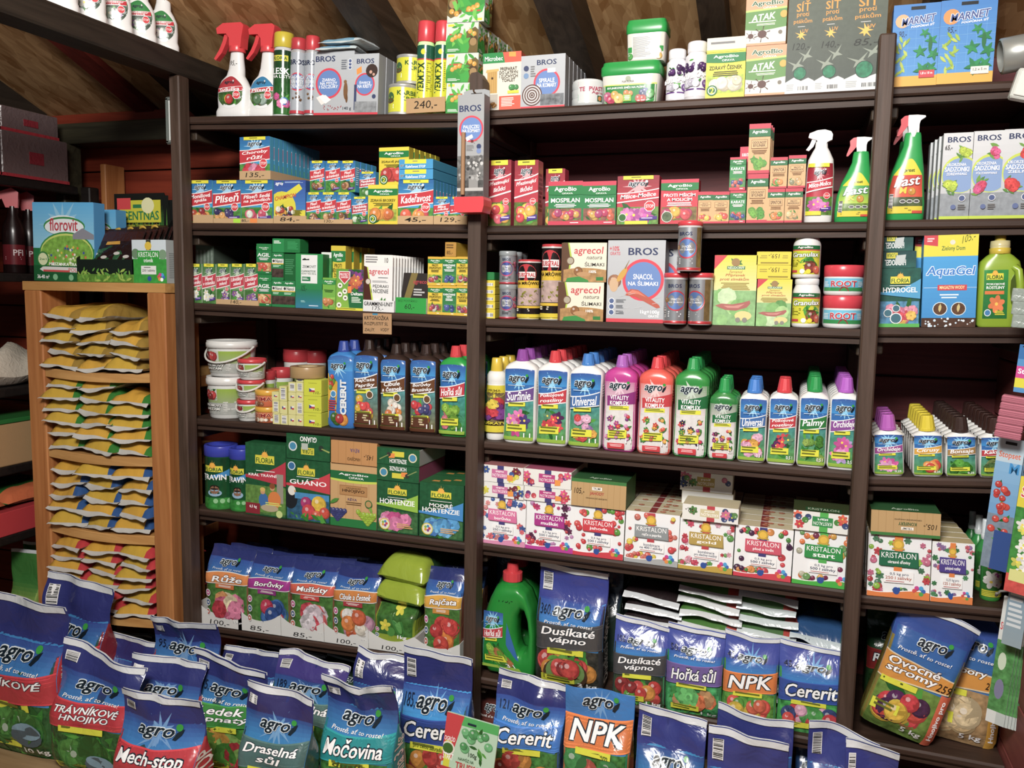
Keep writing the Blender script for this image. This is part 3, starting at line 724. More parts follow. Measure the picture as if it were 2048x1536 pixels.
def pillow_mesh(w, d, t, seed, topc, botc, endc=None, lip=.014, frontband=None, nx=22, ny=18, amp=.004, ends=(0, 1), bow=.0, lipc=None):
    """flat lying filled bag: front seam at y=0, filled 0..d, height t"""
    wv = wav(seed, amp, .06); wz = wav(seed+50, amp*.9, .1); b = MB(); top = []; bot = []
    def p(i, j):
        x = -1+2*i/nx; yy = j/ny
        g = max(0, 1-abs(x)**5)**.5*max(0, 1-abs(2*yy-1)**4.0)**.5
        X, Y = x*w/2*(1-.03*(1-abs(2*yy-1)**4)), yy*d
        return X, Y, g
    for s_, arr in ((1, top), (-1, bot)):
        for j in range(ny+1):
            for i in range(nx+1):
                X, Y, g = p(i, j); z = t*.27+wz(X, Y)*.7+g*t*(.68 if s_ > 0 else -.27)+(wv(X*1.3, Y) if s_ > 0 else 0)*g+bow*(X/w*2)**2
                arr.append((X, Y, max(z, .0008) if s_ < 0 else max(z, .0016)))
    m_ = nx+1
    for s_, arr in ((1, top), (-1, bot)):
        fs = []; cc = []
        for j in range(ny):
            for i in range(nx):
                a = j*m_+i; q = (a, a+1, a+m_+1, a+m_); fs.append(q if s_ > 0 else q[::-1])
                u = (i+.5)/nx; v = (j+.5)/ny
                if s_ > 0:
                    c = C(topc)
                    if endc and (u > .8): c = C(endc)
                    elif frontband and v < .26: c = C(frontband)
                    elif frontband is None and v < .10: c = mix(topc, botc, .25)
                    elif .35 < u < .6 and .3 < v < .7: c = mix(topc, '#8fae2a', .35)
                else: c = C(botc)
                cc.append(c)
        b.add(arr, fs, cc, True)
    # sealed lip along the front
    z0 = [top[i][2]*.5+bot[i][2]*.5 for i in range(m_)]; vs = []; fs = []
    for i in range(m_): vs += [(top[i][0], 0, z0[i]+.0008), (top[i][0], -lip, z0[i]-lip*.55+wv(top[i][0], .3)), (top[i][0], -lip, z0[i]-lip*.55-.0012+wv(top[i][0], .3)), (top[i][0], 0, z0[i]-.0008)]
    for i in range(m_-1):
        a = i*4
        for k in range(3): fs.append((a+k, a+k+1, a+k+5, a+k+4))
    b.add(vs, fs, C(lipc or botc), True)
    return b.mesh('pillow')
def place_xy(u, v, y): return P(u, v, y)
def card(name, label, s, u0, u1, v0, v1, f, y=-.004, c='#b89468', m='card', cat='card', rz=0.0, t=.0025, tl=0.0, rx=0.0):
    x0, z0 = P(u0, v1, y); x1, z1 = P(u1, v1, y); xm = (x0+x1)/2; zb = Zat(v1, xm, y); h = Zat(v0, xm, y)-zb; w = x1-x0
    b = MB().box(-w/2, 0, 0, w/2, t, h, c, ch=.0004); o = ob(name, b, m, None, (xm, y, zb), (rx, tl, rz)); tag(o, label, cat)
    ob('front_print', art(f, w, h).mesh('front_print', flat(w, h)), m, o); return rec(o, xm, zb, w, h, y, t)
# ================================================================== special builders
def tray(label, s, u0, u1, vt, d, f=None, c='#c2a074', y=.006, zb=None, m='card', scoop=0.0, cat='tray'):
    x, z, w, h = fit(s, u0, u1, vt, y, zb); t = .0014; b = MB()
    b.box(-w/2, 0, 0, w/2, d, t, c)
    if scoop:
        n = 14; pts = [(-w/2, 0), (w/2, 0)]+[(w/2-w*i/n, h*(1-scoop*math.sin(math.pi*min(1, max(0, (i/n-.04)/.92)))**.7)) for i in range(n+1)]
        b.prism(pts, 0, t, c)
    else: b.box(-w/2, 0, t, w/2, t, h, c)
    b.box(-w/2, d-t, t, w/2, d, h, c)
    for sx in (-1, 1): b.box(sx*w/2-(t if sx > 0 else 0), t, t, sx*w/2+(0 if sx > 0 else t), d-t, h, c)
    o = ob('display_tray', b, m, None, (x, y, z+.0006), (0, tilt(s), 0)); tag(o, label, cat)
    if f: ob('front_print', art(f, w, h).mesh('front_print', flat(w, h)), m, o)
    r = rec(o, x, z, w, h, y, d); r.base = z+.0025; r.iy = y+.0055; return r
def oval(A, c, c2=None, k=1.0, n=18, v0=0, v1=1, a=0):
    def e(u): return math.sqrt(max(0, 1-((u-.5)*2/k)**2))*.5*k
    A.B(.5-.499*k, .5+.499*k, lambda u: min(max(.5-e(u), v0), v1), lambda u: max(min(.5+e(u), v1), v0), c, c2, n, a)
def a_spray(ts, top, pic, band='#c3172b', picbg='#4a6a35'):
    def f(A):
        oval(A, '#eef0ef'); oval(A, picbg, None, .95, a=.8); A.pic(.2, .12, .8, .42, None, *pic); oval(A, top, lit(top, .8), .95, v0=.55)
        A.B(.06, .94, lambda u: .47+.06*u, lambda u: .60+.08*u, '#eee'); A.B(.06, .94, lambda u: .485+.06*u, lambda u: .585+.08*u, band)
        tlines(A, ts, .14, .49, .86, .63, '#fff', .03, .12, None, .07); logo(A, .3, .72, .7, .83, '#2a3740', None, '#ddd'); stop_sign(A, .76, .40, .13)
    return f
HEAD = [(.20, 0), (.22, .25), (.28, .55), (.2, .62), (-.35, .62), (-.55, .5), (-.52, .36), (-.25, .36), (-.16, .25), (-.14, 0)]
TRIG = [(-.34, .37), (-.22, .37), (-.30, .12), (-.42, -.10), (-.60, -.28), (-.66, -.24), (-.50, -.02), (-.40, .18)]
def spray(label, s, u0, u1, vt, f, rows, body='#e8e8e6', headc='#d81f2b', trigc=None, dep=.5, lab=(.1, .47), uw=.9, y=.015, zb=None, head=HEAD, trig=TRIG, hz=.785, at=None, rz=0.0, ncx=.06, group=None, name='spray_bottle', extra=None, lm='label', mirror=1, hs=1.0):
    if at: x, z, w, h = at[0], at[2], at[3], at[4]; y = at[1]
    else: x, z, w, h = fit(s, u0, u1, vt, y, zb)
    a = w/2; b_ = a*dep
    pf = Prof([(q[0]*h, q[1]*a, (q[2] if len(q) > 2 else q[1])*b_, q[3] if len(q) > 3 else 2.6, (q[4] if len(q) > 4 else 0)*w, b_) for q in rows])
    o = ob(name, pf.body(body), 'plastic', None, (x, y, z+.0006), (0, tilt(s) if s else 0, rz)); tag(o, label, 'spray bottle', group)
    cx = ncx*w; k = w*hs; t = w*.15*hs
    hp = ob('spray_head', MB().prism([(cx+mirror*px*k, hz*h+pz*k) for px, pz in (head if mirror > 0 else head[::-1])], b_-t, b_+t, headc), 'plastic', o)
    ob('trigger', MB().prism([(cx+mirror*px*k, hz*h+pz*k) for px, pz in (trig if mirror > 0 else trig[::-1])], b_-t*.55, b_+t*.55, trigc or headc), 'plastic', o)
    ob('neck_collar', MB().lathe([(k*.21, hz*h-.012), (k*.22, hz*h-.010), (k*.2, hz*h+.006)], headc, 20, cx, b_), 'plastic', o)
    if f: ob('front_label', art(f, w*uw, h*(lab[1]-lab[0]), True).mesh('front_label', pf.front(h*lab[0], h*(lab[1]-lab[0]), uw)), lm, o)
    if extra: extra(o, pf, w, h)
    return rec(o, x, z, w, h, y, b_*2)
ROWS_A = [(0, .97, .9, 3), (.02, 1, 1, 3), (.07, 1, 1, 3), (.12, .92, .9), (.22, .95, .95), (.34, .92, .9), (.42, .74, .8), (.48, .50, .66, 2.4, .03), (.56, .44, .6, 2.3, .06), (.66, .38, .56, 2.2, .06), (.79, .33, .5, 2, .06)]
VEGP = ('o', ('#b92a2a', '#4c7a2c', '#d9b03a', '#3f6a2a'), 5, .14)
def note(txt):
    def f(o, pf, w, h):
        A = Art(.03, .02, 3, True); A.T(txt, 0, 0, 1, 1, '#333', -.01, .2); ob('price_note', A.mesh('price_note', pf.front(h*.58, h*.06, .5)), 'label', o)
    return f
# ------------------------------------------------------------------ beam bottles
for i in range(5):
    yy = -.062-.098*i
    tz = ('purple flower and green label',)
    spray(('white spray bottle on the tie beam nearest the wall', 'white spray bottle second from the wall on the tie beam', 'white spray bottle in the middle of the five on the tie beam', 'white spray bottle fourth from the wall on the tie beam', 'white spray bottle on the tie beam nearest the viewer')[i], None, 0, 0, 0,
          a_spray(['Likvidátor', 'zeleně'], '#2f8a44', ('f', ('#7d5a93', '#94a89a', '#d8d8d2'), 5, .16), picbg='#56685a'), ROWS_A, at=(-1.915, yy, 2.1685, .098, .262), rz=.62, group='white spray bottles on the tie beam', extra=note('%d,-' % (85,)) if i == 0 else None)
# ================================================================== L1
spray('white spray bottle with red trigger and red vegetable label', 'L1', 425, 490, 55, a_spray(['Sviluška'], '#b82230', VEGP), ROWS_A, extra=note('95,-'), group='red trigger spray bottles')
spray('white spray bottle with red trigger and blue label beside yellow-capped aerosol', 'L1', 489, 552, 55, a_spray(['Plíseň'], '#2b86b8', ('o', ('#5c7d5c', '#7da07a', '#c5502e', '#9fb5a8'), 5, .15)), ROWS_A, y=.03, group='red trigger spray bottles')
def aero(label, s, u0, u1, vt, capc, bodyc, f, capz=.84, m='label', y=.01, group='aerosol cans on the top shelf', shoulder='#c9cbcd'):
    return tin('aerosol_can', label, 'spray can', s, u0, u1, vt, [(.9, 0, shoulder), (.96, .005, shoulder), (.96, .02, shoulder), (.93, .025, bodyc), (.93, capz-.06, bodyc), (.85, capz-.03, shoulder), (.8, capz+.01, shoulder)], f, (.03, capz-.06), y=y, m=m,
               lid=[(.9, capz-.02, capc), (.93, capz-.015, capc), (.9, .985, capc), (.84, 1, capc), (.5, 1.0, capc)], group=group)
def a_tulip(A):
    A.R(0, 0, 1, 1, '#2c6a28', '#173a20', a=.4); A.R(.1, .83, .75, .92, '#d8cf2b'); A.T('FLORIA', .14, .845, .7, .9, '#1d5a2b', .03); A.T('LESK', .12, .62, .8, .72, '#fff', .03); A.T('NA LISTY', .12, .56, .85, .61, '#fff')
    A.pic(.05, .05, .95, .5, None, 'p', ('#c34a86', '#d672a0'), 3, .16, 8); A.E(.62, .2, .15, '#2d6fb5'); A.E(.62, .2, .1, '#dfe8ee')
aero('green aerosol with yellow cap and pink tulip', 'L1', 535, 572, 62, '#c9b51a', '#2f6b2c', a_tulip)
def a_wasp(ts):
    def f(A):
        A.R(0, 0, 1, 1, '#a7adb4'); A.T('BROS', .12, .80, .85, .88, '#222c4a', .03); A.E(.5, .52, .42, '#c5223a', seg=24); A.E(.5, .52, .36, '#56699c', seg=24); tlines(A, ts, .14, .4, .86, .64, '#dfe5ee', .02, 0); A.pic(.2, .2, .8, .36, None, 'o', ('#5a3a1c', '#6b4a22'), 4, .06, 0); A.R(0, 0, 1, .05, '#b81f33')
    return f
aero('slim silver aerosol with wasp picture and red cap', 'L1', 571, 601, 74, '#b81f2c', '#a9adb2', a_wasp(['GAŚNICA', 'NA OSY', 'GNIAZDA']), .87, 'metal')
aero('slim silver aerosol with domed red cap beside grey box', 'L1', 601, 628, 70, '#c81f2c', '#a9adb2', a_wasp(['SPRAY', 'NA OWADY', 'BIEGAJĄCE']), .84, 'metal')
def x_mouse(A):
    A.E(.80, .38, .055, '#7a5634', .14); A.E(.79, .52, .04, '#86603a'); A.E(.83, .26, .03, '#6b4a2a', .07); A.lines(.68, .70, .84, .86, 5, '#6a6f78'); 
    for i in range(3): A.E(.9, .74+.05*i, .05, '#dfe3e6'); A.E(.9, .74+.05*i, .035, '#4a5a86')
    A.Pg([(.06, .28), (.24, .33), (.36, .22), (.2, .16)], '#e6e2dc'); A.Pg([(.12, .30), (.3, .32), (.44, .24), (.3, .18)], '#f3f1ec')
    for i in range(22): A.E(A.r.uniform(.25, .7), A.r.uniform(.08, .15), .012, '#a03038', seg=6); A.k -= 1
    A.k += 1; A.T('140 g', .74, .07, .95, .13, '#3a3f4a')
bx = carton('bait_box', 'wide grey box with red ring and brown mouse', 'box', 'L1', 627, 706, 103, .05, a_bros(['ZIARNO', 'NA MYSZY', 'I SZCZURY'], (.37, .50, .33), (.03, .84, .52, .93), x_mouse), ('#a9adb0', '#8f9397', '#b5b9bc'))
def x_mole(A):
    A.E(.72, .72, .24, '#3f2f2a'); A.E(.68, .7, .06, '#c79a86'); A.E(.8, .66, .05, '#c79a86'); A.Pg([(.1, .75), (.3, .8), (.32, .7), (.12, .66)], '#e88b22'); A.R(.02, .08, .12, .5, '#3b4468'); A.E(.83, .30, .08, '#3b4468')
    A.R(.05, .04, .95, .22, '#8d9194', a=.5)
bx2 = carton('bait_box', 'narrow grey box with red ring and dark mole', 'box', 'L1', 706, 755, 108, .045, a_bros(['ŚWIECE', 'NA KRETY'], (.45, .5, .40), (.1, .84, .8, .92), x_mole), ('#a9adb0', '#9a9ea2', '#b5b9bc'))
row(bx2.o, 4, .048, 'narrow grey mole box', group='grey mole boxes')
def sachet(label, x, y, z, w, d, t, rz, ry, seed, c1, c2):
    me = pillow_mesh(w, d, t, seed, c1, c2, lip=.008, amp=.003, endc='#d9e4e6')
    o = ob('seed_sachet', me, 'sheet', None, (x, y, z), (0, ry, rz)); return tag(o, label, 'sachet')
sachet('lower pale blue sachet lying on the grey mouse box', bx.x+.02, .0, bx.top+.001, .13, .11, .016, .1, .0, 3, '#3b98c4', '#cfdcdc')
sachet('upper white and blue sachet lying on the grey mouse box', bx.x+.03, .004, bx.top+.019, .15, .11, .02, -.12, .03, 5, '#4aa3c9', '#d6dfdd')
def a_karbid(A):
    A.R(0, 0, 1, 1, '#d3d21f'); A.T('KARBID', .4, .68, .95, .86, '#2e5a2a', .04); A.T('KRET', .5, .46, .9, .62, '#2e5a2a', .04); A.E(.2, .6, .12, '#3f6a42'); A.E(.2, .45, .12, '#6a4526', .1); A.lines(.3, .12, .95, .36, 4, '#6d7a22')
def can(label, u0, u1, vt, zb, y):
    return tin('carbide_can', label, 'can', 'L1', u0, u1, vt, [(.96, 0, '#bfc0bd'), (1, .02, '#bfc0bd'), (1, .05, '#bfc0bd'), (.97, .08, '#c9c9c2'), (.97, .9, '#c9c9c2'), (1, .93, '#bfc0bd'), (1, .98, '#bfc0bd'), (.94, 1, '#bfc0bd'), (.93, .97, '#b0b1ae'), (.2, .965, '#b0b1ae')], a_karbid, (.1, .88), y=y, zb=zb, m='metal', arc=2.8)
c1 = can('yellow carbide tin standing on the top shelf', 764, 821, 166, None, .014)
can('yellow carbide tin stacked on another tin', 781, 836, 107, c1.top, .03)
def a_verm(A):
    A.R(0, 0, 1, 1, '#d6d51c'); A.R(0, .80, 1, 1, '#1b5a45'); A.E(.45, .9, .12, '#d6d51c'); A.R(0, .78, 1, .8, '#b23'); 
    vs, fs = text2d('VERMIFIX', .04); A._a([(.2+.32*(1-y), .28+.46*x) for x, y in vs], fs, C('#2a4a2a'), 3); A.lines(.62, .3, .9, .74, 14, '#8a8a22'); A.E(.68, .12, .14, '#2e7d35'); A.E(.68, .12, .1, '#cfe08a'); A.leaves(.1, .02, .9, .25, 6, .12)
aero('left yellow-green aerosol with red cap behind the price card', 'L1', 822, 857, 40, '#cf1f30', '#d6d51c', a_verm, .80, y=.02, shoulder='#cfa')
aero('right yellow-green aerosol with red cap behind the price card', 'L1', 857, 891, 40, '#cf1f30', '#d6d51c', a_verm, .80, y=.02, shoulder='#cfa')
card('price_card', 'brown cardboard price card reading 240 on the top shelf', 'L1', 812, 890, 195, 225, price('240,-'), y=.004)
def a_tree(A):
    A.R(0, 0, 1, 1, '#cdd6cb'); A.Pg([(.5, 0), (1, 0), (1, .75), (.9, .85), (.62, .7)], '#6d5a2c'); A.E(.32, .2, .42, '#3aa23c'); A.E(.18, .05, .3, '#2f8f36'); A.E(.85, .42, .14, '#4d3a20'); A.E(.85, .36, .11, '#a08050')
    A.R(.05, .88, .25, .96, '#dfd22c'); A.R(.1, .6, .5, .65, '#c5402e'); A.leaves(.05, .35, .95, .98, 14, .14, ('#4fae3a', '#6cc04a', '#3c9434')); 
    for u, v in ((.3, .52), (.2, .45), (.42, .56), (.75, .7), (.88, .62)): A.fruit(u, v, .07, '#e0a02c')
    A.lines(.06, .04, .45, .14, 3, '#d9ead9')
zt = None; t0 = None
for k, (u0, u1, vt) in enumerate(((891, 955, 166), (891, 955, 107), (891, 955, 46))):
    q = carton('tree_paste_box', ('bottom green fruit-tree box of the tower by the middle post', 'middle green fruit-tree box of the tower by the middle post', 'upper green fruit-tree box of the tower, third from the shelf')[k], 'box', 'L1', u0, u1, vt, .075, a_tree, ('#cdd6cb', '#6fae5a', '#cfd8cc'), zb=zt, side=a_tree, group='green fruit-tree boxes'); zt = q.top
    row(q.o, 5, .077, ('green fruit-tree box in the bottom layer', 'green fruit-tree box in the middle layer', 'green fruit-tree box in the upper layer')[k], dx=0.002, group='green fruit-tree boxes')
carton('tree_paste_box', 'topmost fruit-tree box turned sideways on its tower', 'box', 'L1', 894, 968, -14, .06, a_tree, ('#d5dbd3', '#dfe3dc', '#cfd8cc'), zb=zt, flip=True, side=a_tree, group='green fruit-tree boxes')
# ================================================================== R1
def a_micro(A):
    A.R(0, 0, 1, 1, '#ddd8c8'); A.R(0, .82, 1, 1, '#1f8a44'); A.Pg([(.58, .82), (1, .82), (1, 1), (.52, 1)], '#dd4a2a'); A.Pg([(.68, .92), (.86, .91), (.86, .99), (.68, 1)], '#f0982a'); A.T('Microbec', .05, .86, .52, .94, '#fff', .02)
    A.R(.12, .30, .38, .68, '#c39a4e'); 
    for i in range(5): A.R(.12+.052*i, .30, .125+.052*i, .68, '#8f6a2e')
    A.Pg([(.08, .66), (.42, .68), (.42, .72), (.1, .71)], '#d2ac5e'); A.E(.25, .56, .03, '#4a2f14'); A.R(.12, .03, .40, .28, '#b4ada0'); A.pic(.14, .04, .38, .15, None, 'o', ('#b07a1e', '#8a5a12'), 6, .035, 0)
    tlines(A, ['PREPARAT', 'DO LATRYN', 'I SUCHYCH', 'TOALET'], .44, .48, .92, .74, '#4a443c', .02, 0); A.R(.44, 0, 1, .24, '#dd4a2a'); A.lines(.5, .05, .9, .21, 6, '#f6d9cf'); A.R(.66, .28, .95, .33, '#e8df22'); A.pic(.68, .34, .95, .42, None, 'o', ('#3f8f4a',), 4, .06, 0)
carton('compost_box', 'box with wooden outhouse picture and orange corner', 'box', 'R1', 965, 1041, 105, .05, a_micro, ('#ddd8c8', '#c9532f', '#1f8a44'))
def x_coil(A):
    for k in range(4): A.E(.26, .25, .23-.055*k, '#5a3a30', seg=24); A.E(.26, .25, .205-.055*k, '#c5c4c4', seg=24)
    A.E(.26, .25, .025, '#5a3a30'); A.R(.45, .05, .98, .26, '#6f7377', a=.9); A.E(.12, .76, .06, '#3b4468'); A.E(.12, .62, .06, '#6f8fb5'); A.lines(.22, .58, .34, .8, 5, '#777'); A.R(.6, .66, .78, .74, '#f1f1f1')
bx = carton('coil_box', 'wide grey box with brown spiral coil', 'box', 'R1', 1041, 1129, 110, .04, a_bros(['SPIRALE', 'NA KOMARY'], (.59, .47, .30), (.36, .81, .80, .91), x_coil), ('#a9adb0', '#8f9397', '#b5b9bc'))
row(bx.o, 6, .044, 'grey coil box', group='grey coil boxes')
def a_terp(A): A.R(0, 0, 1, 1, '#cfd3d1'); A.Pg([(0, .78), (1, .98), (1, 1), (0, 1)], '#b8325a'); A.T('TERPVAST', .05, .55, .95, .75, '#b02a4e', .04, 0, None, .05); A.T('Agro', .5, .40, .95, .54, '#b02a4e', .02); A.Pg([(0, .1), (.8, .14), (.7, .5), (0, .4)], '#7ea892'); A.R(.72, .08, .95, .36, '#2f5a3c'); A.E(.83, .22, .08, '#c8803a')
tin('netting_jar', 'short greyish jar with pink and green label', 'jar', 'R1', 1136, 1200, 157, [(.9, 0, '#b9bdbc'), (1, .06, '#c3c7c6'), (1, .3, '#c3c7c6'), (.96, .34, '#b3b7b6'), (1, .4, '#c3c7c6'), (1, .62, '#c3c7c6'), (.96, .66, '#b3b7b6'), (1, .72, '#c3c7c6'), (1, .9, '#c8cccb'), (.9, 1, '#d5d8d7')], a_terp, (.1, .9), rz=.45, arc=1.7)
def tub(label, u0, u1, vt, f, zb=None, up=False, d=None, y=.012):
    x, z, w, h = fit('R1', u0, u1, vt, y, zb); d = d or w*.75; lh = .035; b_ = d/2
    k0, k1 = (.93, 1.0) if not up else (.90, .97)
    pf = Prof([(0, w/2*k0*.96, b_*k0*.96, 7, 0, b_), (.004, w/2*k0, b_*k0, 7, 0, b_), (h-lh, w/2*k1*.985, b_*k1*.985, 7, 0, b_)])
    o = ob('square_tub', pf.body('#d8d6cd'), 'plastic', None, (x, y, z+.0006)); tag(o, label, 'tub')
    lp = Prof([(h-lh, w/2*.99, b_*.99, 7, 0, b_), (h-lh*.9, w/2*1.03, b_*1.03, 7, 0, b_), (h-lh*.35, w/2*1.03, b_*1.03, 7, 0, b_), (h-lh*.2, w/2*.98, b_*.98, 7, 0, b_), (h, w/2*.96, b_*.96, 7, 0, b_)])
    ob('lid', lp.body('#17963f'), 'plastic', o)
    ob('front_label', art(f, w*.94, (h-lh)*.94, True).mesh('front_label', pf.front((h-lh)*.03, (h-lh)*.92, .93)), 'label', o)
    return rec(o, x, z, w, h+.001, y, d)
def a_tub1(A):
    A.R(0, 0, 1, 1, '#d9d6cb'); A.R(0, 0, 1, .68, '#2f9445', '#1c7a36', a=.2); A.B(0, 1, .66, lambda u: .70+.02*u, '#c8d86a'); A.T('NATURA', .36, .76, .58, .84, '#555', .02); A.E(.47, .9, .05, '#9aa08a'); A.T('BYLINKOVÁ SMĚS NA PLÍSNĚ', .08, .53, .8, .63, '#fff', .03)
    for u, v, r, c in ((.08, .25, .09, '#c56a8a'), (.14, .12, .09, '#b83a5a'), (.22, .30, .08, '#cfa852'), (.3, .15, .10, '#d8b86a'), (.44, .36, .06, '#c07838'), (.52, .34, .05, '#c98a4a'), (.74, .36, .06, '#3a4a7a'), (.8, .40, .06, '#46568a'), (.77, .28, .06, '#33446f'), (.68, .14, .07, '#c05a4a'), (.76, .12, .07, '#b8483e'), (.9, .3, .08, '#4e9a4a')): A.fruit(u, v, r, c)
    A.R(.38, .05, .54, .3, '#8fb83a'); A.lines(.4, .08, .52, .26, 3, '#fff', .5, True); A.T('na 300 m²', .66, .03, .88, .09, '#fff')
def a_tub2(A): A.R(0, 0, 1, 1, '#d9d6cb'); A.R(0, .3, 1, .52, '#2f9445'); A.R(.12, .04, .72, .94, '#dcdad2'); A.lines(.15, .1, .68, .9, 16, '#8a8a86'); A.fruit(.86, .3, .1, '#c8883a'); A.fruit(.06, .15, .09, '#4e9a4a'); A.fruit(.9, .12, .09, '#c8a24a')
tb = tub('wide white tub with green lid and vegetable print', 1199, 1318, 122, a_tub1)
tub('smaller-looking white tub with green lid stacked on the wide tub', 1250, 1330, 38, a_tub2, tb.top, d=.085, y=.02)
def a_sulka(A):
    A.R(0, 0, 1, 1, '#e2e0e4'); A.R(0, .16, 1, .2, '#5a2f7a'); A.lines(.1, .17, .9, .19, 1, '#cbb5da'); A.pic(.02, .6, .98, .98, None, 'o', ('#4a2a5c', '#5c3670', '#3f2450'), 7, .1, 3); A.Pg([(0, .44), (1, .56), (1, .66), (0, .54)], '#4f2a70'); A.T('SULKA-K', .08, .46, .96, .60, '#fff', .03, .1, None, .1)
    A.pic(.05, .2, .7, .44, None, 'o', ('#c9c8d2', '#bdbac8'), 3, .12, 3); A.E(.82, .32, .13, '#6a3f88'); A.lines(.74, .28, .9, .36, 2, '#ddd')
for u0, u1, vt, lb, yy in ((1328, 1370, 96, 'shorter-looking white bottle with purple grape label by the tubs', .03), (1365, 1412, 80, 'white bottle with purple grape label beside the garlic box', .012)):
    tin('sulphur_bottle', lb, 'bottle', 'R1', u0, u1, vt, [(.9, 0, '#e2e0e4'), (.98, .02, '#e2e0e4'), (1, .1, '#e2e0e4'), (1, .72, '#e2e0e4'), (.97, .76, '#e2e0e4'), (.78, .80, '#e2e0e4'), (.76, .83, '#e2e0e4')], a_sulka, (.06, .72), y=yy, rz=.05, lid=[(.8, .82, '#eceaec'), (.84, .83, '#eceaec'), (.84, .975, '#eceaec'), (.78, 1, '#eceaec'), (.3, 1, '#eceaec')], group='white grape bottles')
carton('garlic_box', 'yellow box with green band and garlic bulbs', 'box', 'R1', 1410, 1488, 75, .06, lambda A: (a_agrobio(['ZDRAVÝ ČESNEK'], '#e3dd2e', pic=('o', ('#d8d0b8', '#cfc4a6', '#e2dac6'), 5, .16, 2), tc='#3a3a1c', picbg='#a9bf3c', bz=(.60, .74), tz=(.46, .56), badge=1)(A), A.R(0, .8, 1, 1, '#ded8c4'), A.lines(.1, .87, .9, .93, 1, '#777', .4), A.R(0, .76, 1, .8, '#e3dd2e')), ('#e3dd2e', '#cfc92a', '#ece8d8'))
def a_atak(A):
    A.R(0, 0, 1, 1, '#d89a72'); A.B(0, 1, .05, lambda u: .36-.03*math.sin(4*u), '#dcdad0'); A.B(0, 1, lambda u: .34-.03*math.sin(4*u), lambda u: .72+.04*u, '#5f8f4a'); A.B(0, 1, lambda u: .70+.04*u, lambda u: .74+.04*u, '#b5cf6a'); A.T('AgroBio', .14, .80, .9, .92, '#2b5a33', .04, 0, '#e8e8dc'); A.T('OPAVA', .42, .755, .76, .8, '#eee')
    A.T('ATAK', .14, .52, .72, .66, '#f4f4ee', .04, .15, None, .08); A.lines(.08, .46, .9, .50, 1, '#eef0e2', .5); A.lines(.2, .40, .8, .45, 2, '#e2e8d8', .5, True)
    for u, v, r in ((.14, .2, .07), (.42, .23, .11)):
        A.E(u, v, r, '#5c3a34', r*.8*A.w/A.h*1.1)
        for i in range(6): t = i*1.05+.3; A.Pg([(u, v), (u+r*1.9*math.cos(t), v+r*1.6*math.sin(t)), (u+r*1.8*math.cos(t+.12), v+r*1.5*math.sin(t+.12))], '#4a2c28')
    A.E(.86, .25, .05, '#7a7468'); A.E(.93, .62, .09, '#d8a23c')
q = carton('tick_box', 'green and orange box with tick drawings on the shelf board', 'box', 'R1', 1489, 1569, 91, .06, a_atak, ('#d89a72', '#c78a62', '#d89a72'))
carton('tick_box', 'green and orange box with tick drawings, upper of the two', 'box', 'R1', 1489, 1571, -6, .06, a_atak, ('#d89a72', '#c78a62', '#d89a72'), zb=q.top)
def a_net(pr):
    def f(A):
        A.R(0, 0, 1, 1, '#48504a', '#565f52', a=.12); A.R(0, 0, 1, .12, '#dcdedd'); A.Pg([(.0, .12), (.3, .17), (.55, .13), (.8, .16), (1, .13), (1, .12), (0, .11)], '#dcdedd')
        A.T('SÍŤ', .28, .84, .76, .95, '#d8922e', .05); A.T('proti', .3, .775, .72, .835, '#d8922e', .02); A.T('ptákům', .2, .71, .84, .77, '#d8922e', .02); burst(A, .48, .60, .2, '#f0b540', 7); A.T('UV', .52, .62, .72, .66, '#d8922e', .02); A.R(.35, .685, .6, .69, '#ddd')
        A.T(pr, .2, .44, .8, .52, '#20241f', 0, .2)
        for u, v, k in ((.72, .40, 1), (.4, .31, 1.2)): A.Pg([(u-.3*k, v+.03), (u-.05, v-.005), (u+.15*k, v+.08), (u+.05*k, v+.0), (u+.2*k, v-.03), (u, v-.035), (u-.15*k, v-.08), (u-.1*k, v-.02)], '#8f988a')
        A.E(.5, .21, .23, '#2a3a33', seg=20); A.E(.5, .21, .21, '#1f7a55', a=.8, seg=20); A.bar(.45, .03, .8, .08, False, '#dcdedd'); A.lines(.05, .03, .35, .1, 4, '#b5b9b8')
    return f
for u0, u1, vt, pr, lb in ((1569, 1626, -8, '120,-', 'dark green bird-net box marked 120, leftmost of three'), (1626, 1686, -14, '140,-', 'dark green bird-net box in the middle of three'), (1686, 1766, -20, '85,-', 'widest dark green bird-net box beside the right post')):
    carton('bird_net_box', lb, 'box', 'R1', u0, u1, vt, .055, a_net(pr), ('#48504a', '#3f4640', '#48504a'), group='bird-net boxes')
